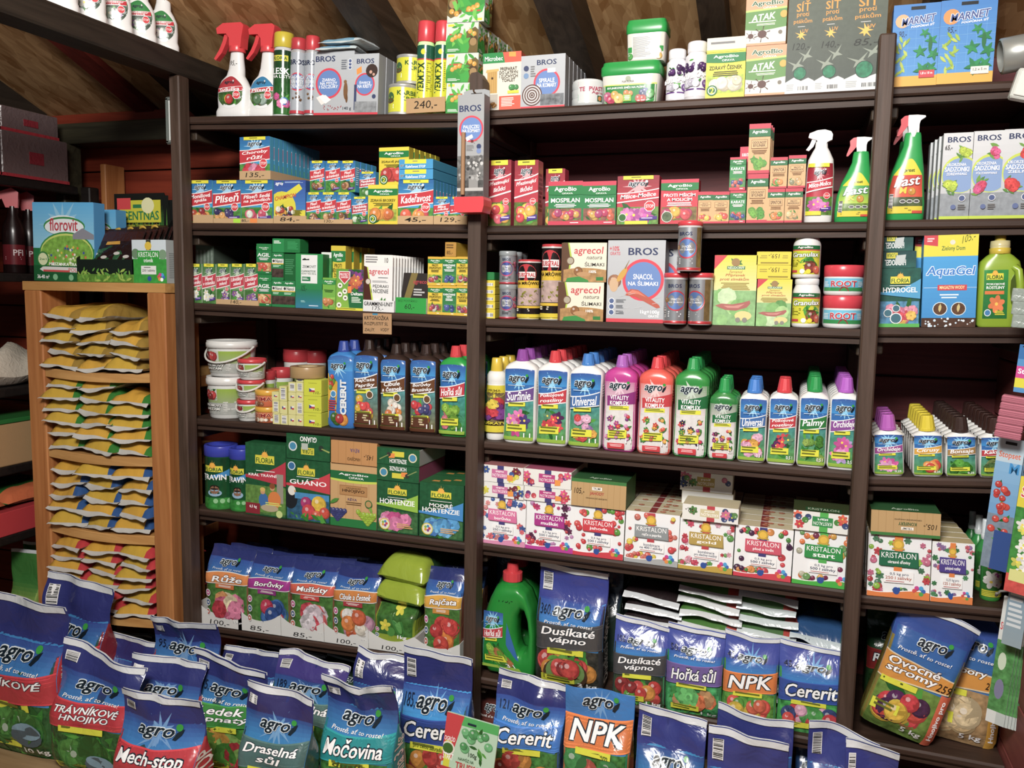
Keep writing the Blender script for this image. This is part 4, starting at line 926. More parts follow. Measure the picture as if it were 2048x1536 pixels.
def a_marnet(pr, wt, red):
    def f(A):
        A.R(0, 0, 1, 1, '#4b93cf', '#2f79c0'); A.R(0, 0, 1, .13, '#e0a838')
        for i in range(1, 6): A.R(i/6, .14, i/6+.004, .8, '#6aa8d8'); A.R(0, .14+i*.11, 1, .144+i*.11, '#6aa8d8')
        A.R(.36, .93, .66, .97, '#15181c'); A.E(.2, .80, .15, '#f0a878' if red else '#ee8a3c'); A.T('MARNET', .18, .76, .88, .85, '#3b4f8c', .03, .15, '#dfe8f2', .06); A.T('PODPŮRNÁ SÍŤ', .38, .715, .86, .75, '#fff', .03, .1, None, .04)
        A.T(pr, .14, .60, .3, .68, '#2a3350', 0, .2)
        for i in range(16): A.leaf(.15+.06*math.sin(i)+.02*(i % 5)*1.5, .16+.028*i, .09, A.r.choice(('#9ab83a', '#b5c552', '#86a630')), A.r.uniform(.3, 2.6))
        for u, v, r in ((.68, .64, .1), (.82, .55, .12), (.6, .42, .13), (.88, .38, .13), (.66, .2, .16), (.84, .22, .12)):
            A.E(u, v, r*.55, '#178046')
            for k in range(5): t = k*1.256+u*7; A.leaf(u+r*.45*math.cos(t), v+r*.45*A.w/A.h*math.sin(t), r*.75, A.r.choice(('#157a42', '#1b8a4c')), t)
        A.E(.8, .5, .04, '#1d6a38', .09); A.R(.6, .10, .92, .19, '#c8303c' if red else '#e6e2d8'); A.T(wt, .64, .135, .88, .17, '#fff' if red else '#444', .02)
    return f
carton('plant_net_box', 'blue climbing-net box with red size tag', 'box', 'T1', 1778, 1874, 8, .05, a_marnet('90,-', '1,8 x 10 m', True), ('#3f86c6', '#2a6aa8', '#4b93cf'))
carton('plant_net_box', 'blue climbing-net box with cream size tag', 'box', 'T1', 1872, 1984, -2, .05, a_marnet('95,-', '1,2 x 5 m', False), ('#3f86c6', '#7a4a3a', '#4b93cf'), y=.004)
# grey duct fitting on the right wall
x, z = P(2030, 108, -.02)
du = ob('ventilation_pipe', MB().lathe([(.036, -.03), (.04, -.028), (.04, .08), (.036, .08), (.034, -.03)], '#a8aaa4', 24, caps=(False, False)), 'metal', None, (x, -.02, z), (0, math.pi/2-.15, 0)); tag(du, 'short grey pipe stub above the right end of the top shelf', 'pipe')
ob('inner_core', MB().lathe([(.0, .005), (.033, .005), (.033, .0)], '#1c1c1c', 20), 'matte', du)
ob('screw', MB().lathe([(.004, 0), (.004, .012), (.002, .014)], '#777', 10), 'metal', du, (.02, -.01, -.02))
x, z = P(2046, 172, -.1)
ob_ = ob('wall_switch_box', MB().box(-.02, -.01, -.03, .03, .02, .035, '#c9ccc4', ch=.004), 'plastic', None, (x, -.1, z), (0, .25, 0)); tag(ob_, 'small pale box on the wall below the pipe', 'switch box')
ob('cover', MB().box(-.015, -.014, -.024, .025, -.0105, .029, '#d6d8d0', ch=.0015), 'plastic', ob_)
# ================================================================== hanging pack on the middle post
x, z, w, h = fit('R1', 914, 966, 172, -.1, Zat(404, -.93, -.1))
def a_stick(A):
    A.R(0, 0, 1, 1, '#9ea1a3'); A.T('BROS', .06, .84, .88, .90, '#27335c', .04); ring(A, .52, .68, .46, ['PALECZKI', 'NA KOMARY'], tz=.3); A.Pg([(.3, .60), (.55, .63), (.6, .60), (.36, .565)], '#e6e6e4')
    A.E(.56, .565, .06, '#6a2a22', seg=8)
    for i in range(6): t = i*1.05; A.Pg([(.56, .565), (.56+.2*math.cos(t), .565+.03*math.sin(t)), (.57+.2*math.cos(t), .568+.03*math.sin(t))], '#5a2a22')
    A.lines(.35, .47, .65, .53, 5, '#777'); A.E(.82, .515, .09, '#2c3a63'); A.E(.82, .472, .09, '#6f86b5'); A.R(0, 0, 1, .43, '#6d6d6c', a=1.0); A.R(0, 0, 1, .2, '#4c4c4b', a=.8); A.R(.45, .12, .8, .25, '#8d8d8b'); A.R(0, .1, 1, .13, '#b5b5b2')
    for i in range(40): A.E(A.r.uniform(.05, .95), A.r.uniform(.2, .42), A.r.uniform(.03, .07), A.r.choice(('#3a3a3a', '#a5a5a3', '#5a5a5a', '#c5c5c3')), seg=7); A.k -= 1
    A.k += 1
o = ob('stick_pack', MB().box(-w/2, 0, 0, w/2, .045, h*.93, '#9ea1a3', '#8f9294', '#76797c', ch=.0015), 'print', None, (x, -.1, z)); tag(o, 'tall grey hanging pack with wooden stick on the middle post', 'pack')
ob('front_print', art(a_stick, w, h*.93).mesh('front_print', flat(w, h*.93)), 'print', o)
hb = MB().prism([(-w/2, h*.93), (w/2, h*.93), (w/2, h*.985), (w*.3, h), (-w*.3, h), (-w/2, h*.985)], .042, .0436, '#9ea1a3'); ob('header_flap', hb, 'print', o)
ob('hanging_slot', MB().box(-.016, .0405, h*.955, .016, .0416, h*.968, '#2a2420'), 'matte', o)
ob('hook', MB().tube([(0, .055, h*.95), (0, .02, h*.965), (0, .015, h*.975), (0, .02, h*.98)], .0022, '#6a4a2a'), 'metal', o)
ob('wooden_stick', MB().tube([(-w*.25, -.007, .018), (-w*.24, -.007, h*.60)], .0058, '#9a7450', 10), 'matte', o)
ob('red_base', MB().prism([(-w/2-.004, .012), (-w/2-.002, -.026), (-w/2+.006, -.03), (w/2+.002, -.03), (w/2+.007, -.012), (w/2+.007, .004), (w/2+.004, .012)], -.014, .05, '#d8202e'), 'plastic', o)
# thermometer on the left post
x0, z0 = P(333, 289, -.045); x1, z1 = P(357, 192, -.045); w = x1-x0; h = z1-z0
o = ob('thermometer', MB().box(-w/2, 0, 0, w/2, .012, h, '#565c58', ch=.003), 'plastic', None, ((x0+x1)/2, -.046, z0)); tag(o, 'grey-framed thermometer hanging on the left post', 'thermometer')
ob('frame', MB().box(-w*.42, -.004, h*.04, -w*.27, 0, h*.96, '#6b726d').box(w*.27, -.004, h*.04, w*.42, 0, h*.96, '#6b726d').box(-w*.42, -.004, h*.93, w*.42, 0, h*.97, '#6b726d').box(-w*.42, -.004, h*.03, w*.42, 0, h*.07, '#6b726d'), 'plastic', o)
def a_th(A):
    A.R(0, 0, 1, 1, '#d3d6d1'); A.R(.46, .08, .54, .92, '#8d9490'); A.E(.5, .07, .1, '#333')
    for i in range(20): A.R(.2, .1+i*.042, .42, .104+i*.042, '#666'); A.R(.6, .1+i*.042, .8, .104+i*.042, '#666')
ob('scale', art(a_th, w*.5, h*.84).mesh('scale', lambda u, v, k: ((u-.5)*w*.5, -.0008-EPS*k, h*.08+v*h*.84)), 'print', o)
# ================================================================== L2
BL = ('#155f9e', '#36b3e6'); blue = ('#2d9bd0', '#3f9cc0', '#4fa6c8')
t = tray('cardboard tray under the cherry box by the left post', 'L2', 386, 426, 430, .1)
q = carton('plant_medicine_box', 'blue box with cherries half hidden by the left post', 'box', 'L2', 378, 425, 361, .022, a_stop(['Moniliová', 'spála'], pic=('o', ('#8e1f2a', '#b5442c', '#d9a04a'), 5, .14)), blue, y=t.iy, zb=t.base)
t = tray('cardboard tray with green and orange stickers below two blue boxes', 'L2', 427, 546, 437, .1, lambda A: (A.Pg([(.34, .1), (.46, .05), (.46, .9), (.34, .95)], '#a9e02a'), A.Pg([(.62, .1), (.74, .1), (.74, .9), (.62, .95)], '#e8822a'), A.T('85,-', .48, .2, .6, .8, '#333')))
q = carton('plant_medicine_box', 'blue box with apricots and dark grapes', 'box', 'L2', 427, 482, 361, .022, a_stop(['Plíseň'], pic=('o', ('#d8a05a', '#3a3560', '#4a4070', '#e0b070'), 8, .1)), blue, y=t.iy, zb=t.base); row(q.o, 4, .024, 'blue apricot and grape box', group='blue boxes in trays')
q = carton('plant_medicine_box', 'blue box with pink strawberries', 'box', 'L2', 483, 545, 361, .022, a_stop(['Plíseň šedá', 'na jahodách'], pic=('o', ('#d8607a', '#c84a66', '#e0e6d8'), 5, .13)), blue, y=t.iy, zb=t.base); r3 = q; row(q.o, 4, .024, 'blue strawberry box', group='blue boxes in trays')
t = tray('cardboard tray reading 84 below the blue and yellow box', 'L2', 547, 612, 432, .1, price('84,-'))
def a_champ(A):
    A.R(0, 0, 1, 1, '#3a86c8', '#27489a'); A.R(0, 0, 1, .3, '#d9cf2a'); A.E(.25, .35, .45, '#d9cf2a', seg=20); A.Pg([(0, .52), (.8, .92), (.9, .8), (.5, .55), (0, .4)], '#dcd42a'); A.T('CHAMPION', .03, .58, .7, .68, '#c02a2a', .04, .1, None, .14); logo(A, .05, .87, .3, .96, '#fff', None); A.lines(.35, .93, .95, .97, 2, '#9fc0e6')
    A.pic(.05, .02, .7, .42, None, 'o', ('#c86a2a', '#3a3550', '#2f4a2a', '#d8a03a', '#a83a2a', '#e6e0d0'), 18, .075, 6); A.lines(.62, .1, .95, .3, 7, '#8a8a2a'); A.E(.85, .03, .12, '#3f8a3a')
q = carton('plant_medicine_box', 'blue and yellow box with diagonal yellow banner', 'box', 'L2', 548, 611, 361, .03, a_champ, ('#2f66b0', '#2a5596', '#27489a'), y=t.iy, zb=t.base)
row(q.o, 3, .032, 'blue and yellow banner box', group='blue boxes in trays')
t = tray('cardboard tray reading 135 stacked on the blue boxes', 'L2', 479, 541, 342, .30, price('135,-'), zb=r3.top+.001, y=.010)
q = carton('plant_medicine_box', 'front blue box with red and pink roses in the upper tray', 'box', 'L2', 480, 540, 274, .0235, a_stop(['Choroby', 'růží'], pic=('p', ('#c8203a', '#d88aa8', '#c8304a'), 3, .2, 3)), blue, y=t.iy, zb=t.base)
row(q.o, 12, .0243, 'blue rose box in the upper tray', group='blue rose boxes')
t = tray('cardboard tray reading 130 below small potato boxes', 'L2', 612, 704, 439, .1, price('130,-', z=(.4, .15, .6, .9)))
for k, (a, b) in enumerate(((613, 642), (642, 672), (673, 702))):
    f = a_stop(['Plíseň', 'na bramborách'], pic=('o', ('#8a5a3a', '#4a4a44', '#c89a6a'), 4, .18))
    q = carton('plant_medicine_box', 'small blue potato box, %s in the lower row' % ('left', 'middle', 'right')[k], 'box', 'L2', a, b, 385, .03, f, blue, y=t.iy, zb=t.base); row(q.o, 3, .032, 'small blue potato box of the lower %s column' % ('left', 'middle', 'right')[k], group='small blue potato boxes')
    a2, b2 = ((620, 649), (651, 680), (681, 710))[k]
    q2 = carton('plant_medicine_box', 'small blue potato box, %s in the upper row' % ('left', 'middle', 'right')[k], 'box', 'L2', a2, b2, 322, .03, f, blue, y=t.iy+.006, zb=q.top, side=sidelines('#4fa6c8', '#d8ecf5')); row(q2.o, 4, .032, 'small blue potato box of the upper %s column' % ('left', 'middle', 'right')[k], dx=.002, group='small blue potato boxes')
fg = a_stop(['Mandelinka', 'bramborová'], pic=('o', ('#3f6a3a', '#5a8a4a', '#c8d8c0'), 4, .16), band='#b0283c')
q = carton('plant_medicine_box', 'small blue box with green vegetables standing on the shelf', 'box', 'L2', 704, 735, 394, .03, fg, blue)
carton('plant_medicine_box', 'small blue box with green vegetables stacked on its twin', 'box', 'L2', 719, 751, 344, .03, fg, blue, zb=q.top, y=.03)
def yb(ts, cols): return a_agrobio(ts, '#e0c81e', top='#e6d22a', pic=('o', cols, 4, .2, 5), tc='#4a4a18', picbg='#9aa83a', bz=(.74, .90), tz=(.56, .66), badge=1)
q = carton('plant_medicine_box', 'yellow box with peach halves on the second shelf', 'box', 'L2', 736, 795, 370, .05, yb(['ZDRAVÁ BROSKEV'], ('#d8842a', '#e09a3a', '#c86a2a')), ('#e0c81e', '#cdb61c', '#ead83a'))
q2 = carton('plant_medicine_box', 'yellow box with red apple stacked above the peach box', 'box', 'L2', 757, 818, 295, .03, yb(['ZDRAVÉ JABLKO'], ('#c83a34', '#d8584a', '#b52f2c')), ('#e0c81e', '#b09c18', '#ead83a'), zb=q.top, y=.02, rz=-.05); row(q2.o, 6, .034, 'yellow apple box', dx=.002, group='yellow apple boxes')
t = tray('cardboard tray reading 45 below the peach and apple box', 'L2', 795, 866, 432, .3, price('45,-', b=.02))
q = carton('plant_medicine_box', 'blue box with orange and red peaches in the tray reading 45', 'box', 'L2', 796, 866, 360, .024, a_stop(['Kadeřavost'], pic=('o', ('#e0903a', '#d85a3a', '#e0a84a', '#c8404a'), 5, .16)), blue, y=t.iy, zb=t.base); row(q.o, 9, .025, 'blue peach box in the tray', group='blue peach boxes')
def a_flatb(A): A.R(0, 0, 1, 1, '#2f96cc'); A.R(.17, .55, .8, 1, '#e8df22'); A.lines(.4, .7, .6, .85, 1, '#777'); A.T('Kadeřavost STOP', .2, .12, .78, .42, '#fff', .03); logo(A, .04, .2, .17, .5)
q = carton('plant_medicine_box', 'blue flat box lying directly on the blue peach boxes', 'box', 'L2', 798, 866, 339, .26, a_flatb, blue, zb=q.top, y=.008)
carton('plant_medicine_box', 'topmost blue flat box lying on the blue peach boxes', 'box', 'L2', 798, 866, 319, .26, a_flatb, blue, zb=q.top, y=.006)
t = tray('cardboard tray reading 129 beside the middle post', 'L2', 867, 934, 432, .12, price('129,-'))
for a, b, lb in ((867, 899, 'small blue box in the tray reading 129, left'), (900, 932, 'small blue box in the tray reading 129, behind the hanging pack')):
    q = carton('plant_medicine_box', lb, 'box', 'L2', a, b, 394, .035, a_stop(['Mšice', 'a svilušky'], pic=('o', ('#b5b53a', '#6a8a3a', '#c85a3a'), 5, .14)), blue, y=t.iy, zb=t.base); row(q.o, 3, .037, 'small blue 129 tray box, '+lb.split(', ')[1].split()[0]+' column', group='small blue boxes in the tray reading 129')
# ================================================================== R2
rd = ('#c01f38', '#b5304a', '#c8405a')
fz = a_stop(['Přezimující', 'škůdci'], ('#8a1428', '#cc2440'), '#b81a34', ('o', ('#e0a83a', '#d85a6a', '#d8c83a', '#c8303a'), 5, .2), picbg='#5a6a2a', tz=(.50, .66))
q = carton('plant_medicine_box', 'tall red box with fruit picture beside the middle post', 'box', 'R2', 975, 1021, 321, .045, fz, rd)
q = carton('plant_medicine_box', 'tall red box with fruit picture and pinkish text side', 'box', 'R2', 1028, 1075, 321, .05, fz, ('#c01f38', '#c46a70', '#c8405a'), side=sidelines('#c46a70', '#8a2a34'))
carton('plant_medicine_box', 'tall red box set back behind the two red and green boxes', 'box', 'R2', 1090, 1128, 338, .045, fz, rd, y=.09)
fm = a_agrobio(['MOSPILAN'], '#1e7d44', '#167a3c', '#c42244', ('o', ('#c85a3a', '#b52f5a', '#c8a24a', '#a83a6a', '#d86a4a'), 8, .11), '#fff', '#8a5a4a', '#c42244', (.70, .90), (.50, .62))
for k, (a, b) in enumerate(((1096, 1164), (1164, 1231))):
    q = carton('plant_medicine_box', ('left', 'right')[k]+' of two red-edged green boxes with potatoes and berries', 'box', 'R2', a, b, 363, .045, fm, ('#c42244', '#b03a54', '#d05a72')); row(q.o, 3, .047, ('left', 'right')[k]+' red-edged green potato and berry box', group='red-edged green boxes')
carton('plant_medicine_box', 'wide red box with pink lily flowers', 'box', 'R2', 1233, 1316, 352, .05, lambda A: (a_stop(['Mšice-Molice'], ('#8a1428', '#cc2440'), '#c01c36', ('f', ('#c85aa8', '#d880b8', '#a84a98'), 6, .17, 6), picbg='#5f8a3a', tz=(.52, .60))(A), A.R(.2, 0, .75, .07, '#d9d42a'), A.E(.14, .14, .1, '#e6e6e0'), A.E(.14, .14, .085, '#2f6a2a')), ('#c01f38', '#b5304a', '#c8405a'))
carton('plant_medicine_box', 'red box with green band above peppers and aphid circle', 'box', 'R2', 1320, 1395, 359, .05, lambda A: (a_agrobio(['PROTI MŠICÍM', 'A MOLICÍM'], '#c42038', '#167a3c', '#c42244', ('o', ('#d8a83a', '#c8404a', '#a82f5a', '#d86a3a'), 6, .12), '#fff', '#7a6a3a', None, (.76, .92), (.50, .70))(A), A.E(.18, .16, .15, '#e8e8e0'), A.E(.18, .16, .135, '#56684a', a=.8)), rd)
def kraft(ts, cols, kind='o'): return lambda A: (A.R(0, 0, 1, 1, '#cda672'), [A.R(i/4, .1, i/4+.01, .75, '#b98e58') for i in (1, 2, 3)], A.pic(.05, .06, .95, .34, None, kind, cols, 4, .18, 3), A.R(0, .9, 1, 1, '#c02240'), A.B(0, 1, .74, lambda u: .9, '#1d6b3c'), A.T('AgroBio', .15, .79, .85, .87, '#fff', .04), A.R(.12, .50, .88, .68, '#8a5a34'), A.R(.14, .51, .86, .67, '#d2ad78'), tlines(A, ts, .18, .53, .82, .65, '#4a2a1a', .03, 0), A.lines(.15, .38, .85, .47, 3, '#8a6238', .5, True), A.R(0, 0, 1, .06, '#c02240'))
kc = ('#cda672', '#b5304a', '#c8304c')
for k, (a, b) in enumerate(((1394, 1424), (1424, 1457))):
    q = carton('plant_medicine_box', 'small kraft box with yellow fruit circle, %s of the pair' % ('left', 'right')[k], 'box', 'R2', a, b, 384, .035, kraft(['PROTI', 'ČERVIVOSTI', 'JABLEK'], ('#d8c04a', '#c8604a', '#c8483a')), kc); row(q.o, 3, .037, 'small kraft box with yellow fruit, %s column' % ('left', 'right')[k], group='small kraft boxes')
fk = a_agrobio(['KARATE'], '#2a8a48', '#167a3c', '#c42244', ('o', ('#c8383a', '#3a4a8a', '#34407a', '#c85a4a'), 7, .13), '#fff', '#5a8a5a', '#c42244', (.78, .93), (.60, .70), 4)
q = carton('plant_medicine_box', 'small green box with red and blue berries on the shelf', 'box', 'R2', 1458, 1490, 382, .035, fk, ('#c42244', '#2a8a48', '#c8304c')); row(q.o, 3, .037, 'small green berry box of the lower layer', group='small green berry boxes')
q = carton('plant_medicine_box', 'small green box with berries stacked on its twin', 'box', 'R2', 1458, 1490, 315, .035, fk, ('#c42244', '#2a8a48', '#c8304c'), zb=q.top)
carton('plant_medicine_box', 'red box end peeking behind the stacked green berry boxes', 'box', 'R2', 1478, 1500, 294, .035, lambda A: (A.R(0, 0, 1, 1, '#c42244'), A.T('KARATE', .2, .7, .8, .8, '#fff')), ('#c42244', '#b03a54', '#c8304c'), y=.06, zb=q.top-.05)
fr = kraft(['ODOLNOST', 'BYLINEK'], ('#6aa63a', '#4f9434'), 'p')
q = carton('plant_medicine_box', 'tall kraft box with green herb leaves on the shelf', 'box', 'R2', 1492, 1533, 348, .04, fr, kc); row(q.o, 3, .042, 'tall kraft herb box of the lower layer', group='tall kraft herb boxes')
q = carton('plant_medicine_box', 'tall kraft box with herb leaves stacked on its twin', 'box', 'R2', 1495, 1538, 248, .03, fr, ('#cda672', '#b08a5a', '#c8304c'), zb=q.top); row(q.o, 3, .032, 'tall kraft herb box of the upper layer', dx=.003, group='tall kraft herb boxes')
for k, (a, b, c, d_, ts, cols, lb) in enumerate(((1533, 1567, 1539, 1573, ['SPINTOR'], ('#d8843a', '#c8503a', '#6a9a3a'), 'orange pumpkins'), (1568, 1603, 1575, 1610, ['PROTI', 'MANDELINCE'], ('#c8a06a', '#d8b884', '#8a8a6a'), 'pale potatoes'))):
    q = carton('plant_medicine_box', 'small kraft box with %s on the shelf' % lb, 'box', 'R2', a, b, 378-k, .035, kraft(ts, cols), kc); row(q.o, 3, .037, 'small kraft %s box' % lb.split()[1], group='small kraft boxes')
    q = carton('plant_medicine_box', 'small kraft box with %s stacked on its twin' % lb, 'box', 'R2', c, d_, (315, 311)[k], .035, kraft(ts, cols), kc, zb=q.top)
# trigger bottles
HEADW = [(.17, 0), (.17, .12), (.24, .22), (.42, .30), (.44, .52), (.36, .66), (.1, .74), (-.2, .72), (-.52, .60), (-.56, .42), (-.40, .36), (-.2, .30), (-.14, .12), (-.14, 0)]
TRIGW = [(-.40, .36), (-.22, .34), (-.34, .04), (-.52, -.14), (-.64, -.10), (-.50, .10)]
ROWS_W = [(0, .92, .92), (.01, 1, 1), (.2, 1, 1), (.5, .98, .98), (.62, .9, .92), (.70, .62, .7), (.74, .45, .5), (.80, .42, .46, 2)]
def a_msice(A): (a_stop(['Mšice-Molice'], ('#8a1428', '#cc2440'), '#c01c36', ('f', ('#c85aa8', '#d880b8'), 5, .2, 5), picbg='#5f8a3a', tz=(.52, .60))(A), A.R(0, 0, .6, .08, '#d9d42a'), A.R(.0, .93, .75, 1, '#d9d42a'))
spray('white trigger spray bottle with red lily label', 'R2', 1607, 1664, 240, a_msice, ROWS_W, headc='#e8e8e6', dep=.62, lab=(.07, .58), head=HEADW, trig=TRIGW, hz=.745, ncx=.0, hs=.85, uw=.92)
HEADF = [(-.18, 0), (.2, 0), (.2, .34), (.24, .48), (.42, .60), (.40, .66), (.1, .70), (-.22, .70), (-.22, .3)]
TRIGF = [(-.22, .70), (-.36, .68), (-.50, .55), (-.48, .34), (-.60, .0), (-.62, -.12), (-.54, -.12), (-.36, .1), (-.16, .36)]
ROWS_F = [(0, .92, .9, 3), (.01, 1, 1, 3), (.15, 1, 1, 3), (.3, .93, .95), (.45, .80, .86, 2.6, .04), (.58, .60, .72, 2.4, .09), (.68, .46, .62, 2.2, .12), (.77, .42, .56, 2.2, .12), (.80, .38, .5, 2, .12)]
def a_fast(nm, c1, c2):
    def f(A):
        A.R(0, 0, 1, .62, '#cfc92a'); A.B(.02, .98, .6, lambda u: .72+.28*math.sin(math.pi*max(0, min(1, (u-.02)/.96))), '#d9d22a'); A.T('prost', .36, .74, .72, .81, '#2a3a1a', .03); A.E(.3, .77, .05, '#2a3a1a'); A.R(0, .26, 1, .70, c1, c2); A.R(0, .12, 1, .30, '#6a8a3a' if nm == 'K' else '#4a5a3a', a=.8); A.T('Fast', .12, .50, .92, .68, '#fff', .04, .15, '#8a2a1a' if nm != 'K' else '#1a6a3a', .06); A.T(nm, .3, .36, .52, .48, '#e8c82a', .05, .1); A.fruit(.68, .40, .12, '#c8902a')
        for i in range(3): A.E(.42+.2*i, .22, .09, '#eee', .035); A.E(.42+.2*i, .22, .075, '#555', .025)
        A.R(0, 0, 1, .13, '#d9c82a'); A.lines(.1, .03, .8, .1, 2, '#8a7a1a'); A.bar(.02, .1, .14, .36, True); A.R(.7, .0, 1, .05, '#c8402a')
    return f
spray('green trigger spray bottle partly hidden by the right post', 'R2', 1668, 1745, 266, a_fast('K', '#b8d03a', '#2fa05a'), ROWS_F, body='#1aa04a', headc='#e8e8e6', trigc='#c81f34', dep=.5, lab=(.06, .56), head=HEADF, trig=TRIGF, hz=.785, ncx=.12, hs=.62, uw=.86)
spray('tall green trigger spray bottle right of the post', 'T2', 1768, 1849, 219, a_fast('M', '#d8502a', '#c83a2a'), ROWS_F, body='#1aa04a', headc='#e8e8e6', trigc='#c81f34', dep=.5, lab=(.06, .56), head=HEADF, trig=TRIGF, hz=.80, ncx=.12, hs=.66, uw=.86)
spray('green trigger spray bottle behind the tall one', 'T2', 1764, 1832, 240, None, ROWS_F, body='#1aa04a', headc='#e8e8e6', trigc='#c81f34', dep=.5, head=HEADF, trig=TRIGF, hz=.80, ncx=.12, hs=.66, y=.12)
def a_ukor(nm, kind, cols, pr=None):
    def f(A):
        A.R(0, 0, 1, 1, '#b5b8bb', '#d3d6d8'); A.E(.62, .52, .62, '#c2d24a', .22, seg=28); A.E(.64, .51, .60, '#7f9cc8', .2, seg=28); A.R(0, .02, 1, .3, '#8f969c', a=.3); A.R(0, 0, 1, .035, '#b9cf3a')
        A.T('BROS', .14, .89, .9, .955, '#27335c', .03); A.leaves(.42, .66, .98, .86, 8, .16, ('#6a9a3a', '#4f8434')); A.pic(.5, .66, .98, .84, None, kind, cols, 4, .13, 0); A.T('UKORZENIA', .16, .615, .8, .65, '#fff', .01); A.T('SADZONKI', .1, .55, .9, .605, '#fff', .03); A.T(nm, .16, .51, .84, .54, '#fff', .01)
        A.leaves(.03, .26, .6, .48, 8, .16, ('#6a9a3a', '#4f8434')); A.pic(.04, .28, .55, .46, None, kind, cols, 4, .14, 0); A.E(.72, .24, .12, '#e6e8ea'); A.E(.72, .24, .1, '#4a5a86'); A.E(.45, .14, .09, '#5a6a96'); A.lines(.6, .1, .9, .17, 3, '#777')
        if pr: A.T(pr, .06, .80, .3, .86, '#222', 0, .2)
    return f
for u0, u1, vt, yy, nm, k, cols, pr, lb in ((1877, 1937, 266, .012, 'ZDREWNIAŁE', 'p', ('#b9cf3a', '#a8c23a'), '65,-', 'grey cutting-powder box with lime leaves, marked 65'), (1936, 1997, 262, .012, 'PÓŁZDREWNIAŁE', 'p', ('#d8508a', '#c8305a'), None, 'grey cutting-powder box with pink roses'), (1997, 2066, 258, .012, 'ZIELNE', 'p', ('#d82a2a', '#c82020'), None, 'grey cutting-powder box with red geraniums at the right edge')):
    q = carton('rooting_powder_box', lb, 'box', 'T2', u0, u1, vt, .04, a_ukor(nm, k, cols, pr), ('#b5b8bb', '#a3a6a9', '#d3d6d8'), y=yy)
    if u0 == 1877: row(q.o, 4, .043, 'grey cutting-powder box with lime leaves', dx=-.004, group='grey cutting-powder boxes')
# ================================================================== L3
gr = ('#4f8a3c', '#d8dcd2', '#4f8a3c')
t = tray('cardboard tray reading 140 below three green thistle boxes', 'L3', 432, 517, 600, .07, price('140,-', z=(.35, .1, .6, .9)), y=.006)
for k, (a, b) in enumerate(((376, 404), (405, 432), (433, 460), (461, 488), (489, 516))):
    first = k < 2
    f = a_stop(['Plevel', 'v trávníku'] if first else ['Likvidátor', 'zeleně'], ('#2f6a34', '#9ab88a'), '#c02a40', ('f', ('#e8e8e0', '#dfe5da') if first else ('#8a5a9a', '#d5d8d0'), 4, .18, 4), picbg='#4a7a3c')
    q = carton('weedkiller_box', ('leftmost slim green box with white clover flowers', 'second slim green box with white clover flowers', 'slim green thistle box at the left end of its tray', 'slim green thistle box in the middle of its tray', 'slim green thistle box at the right end of its tray')[k], 'box', 'L3', a, b, 528, .028, f, gr, y=.012 if first else t.iy, zb=None if first else t.base)
    row(q.o, 2, .03, ('leftmost clover box', 'second clover box', 'left thistle box', 'middle thistle box', 'right thistle box')[k], group='slim green boxes')
o = carton('seed_pack', 'dim grey-green pack standing at the back behind clover boxes', 'pack', 'L3', 392, 428, 489, .2, lambda A: (A.R(0, 0, 1, 1, '#5a6a5c'), [A.R(.05+i*.2, .1, .15+i*.2, .9, '#7d8a80', a=.5) for i in range(5)]), ('#5a6a5c', '#4a574c', '#5a6a5c'), y=.12)
gd = ('#17783c', '#137036', '#1c8a46')
fa = a_agrobio(['AGIL'], '#1c7a40', '#16823e', None, ('o', ('#d8a06a', '#c8503a', '#e0c08a'), 6, .16, 2), '#fff', '#c86a4a', '#17783c', (.80, .92), (.56, .70), 4)
q = carton('weedkiller_box', 'green box with onion picture at the bottom of its pair', 'box', 'L3', 514, 543, 549, .04, fa, gd); row(q.o, 3, .042, 'green onion box of the lower layer', group='green onion boxes')
carton('weedkiller_box', 'green box with onion picture on top of its pair', 'box', 'L3', 513, 543, 488, .04, fa, gd, zb=q.top)
fn = lambda A: (A.R(0, 0, 1, 1, '#1f7d44'), A.T('AgroBio', .15, .86, .85, .94, '#fff', .03), A.R(0, .62, 1, .78, '#e6e8e2'), A.E(.15, .7, .1, '#333'), A.T('Nanol', .3, .64, .9, .76, '#2a3a2a', .03), A.R(0, .58, 1, .62, '#d8b02a'), A.R(.0, .1, 1, .42, '#4a3a34', a=1), A.lines(.1, .46, .8, .55, 2, '#bfe0c8'))
q1 = carton('weedkiller_box', 'small green box with brown soil picture, lower left', 'box', 'L3', 544, 566, 561, .05, fn, gd); q2 = carton('weedkiller_box', 'small green box with brown soil picture, lower right', 'box', 'L3', 566, 590, 562, .05, fn, gd)
q = carton('weedkiller_box', 'small green box with brown soil picture in the upper layer', 'box', 'L3', 544, 567, 506, .05, fn, gd, zb=q1.top)
carton('weedkiller_box', 'dark green box beside the upper soil box', 'box', 'L3', 568, 592, 508, .05, lambda A: (A.R(0, 0, 1, 1, '#14602f'), A.lines(.1, .2, .9, .8, 8, '#3f8a58')), gd, zb=q2.top, y=.02)
carton('weedkiller_box', 'green box lying across the top of the soil boxes', 'box', 'L3', 545, 600, 478, .05, lambda A: (A.R(0, 0, 1, 1, '#17783c'), A.R(0, 0, .42, 1, '#1c8a48'), A.lines(.05, .6, .35, .85, 2, '#e8f2ea'), A.lines(.55, .2, .95, .8, 6, '#2f9a58')), gd, zb=q.top)
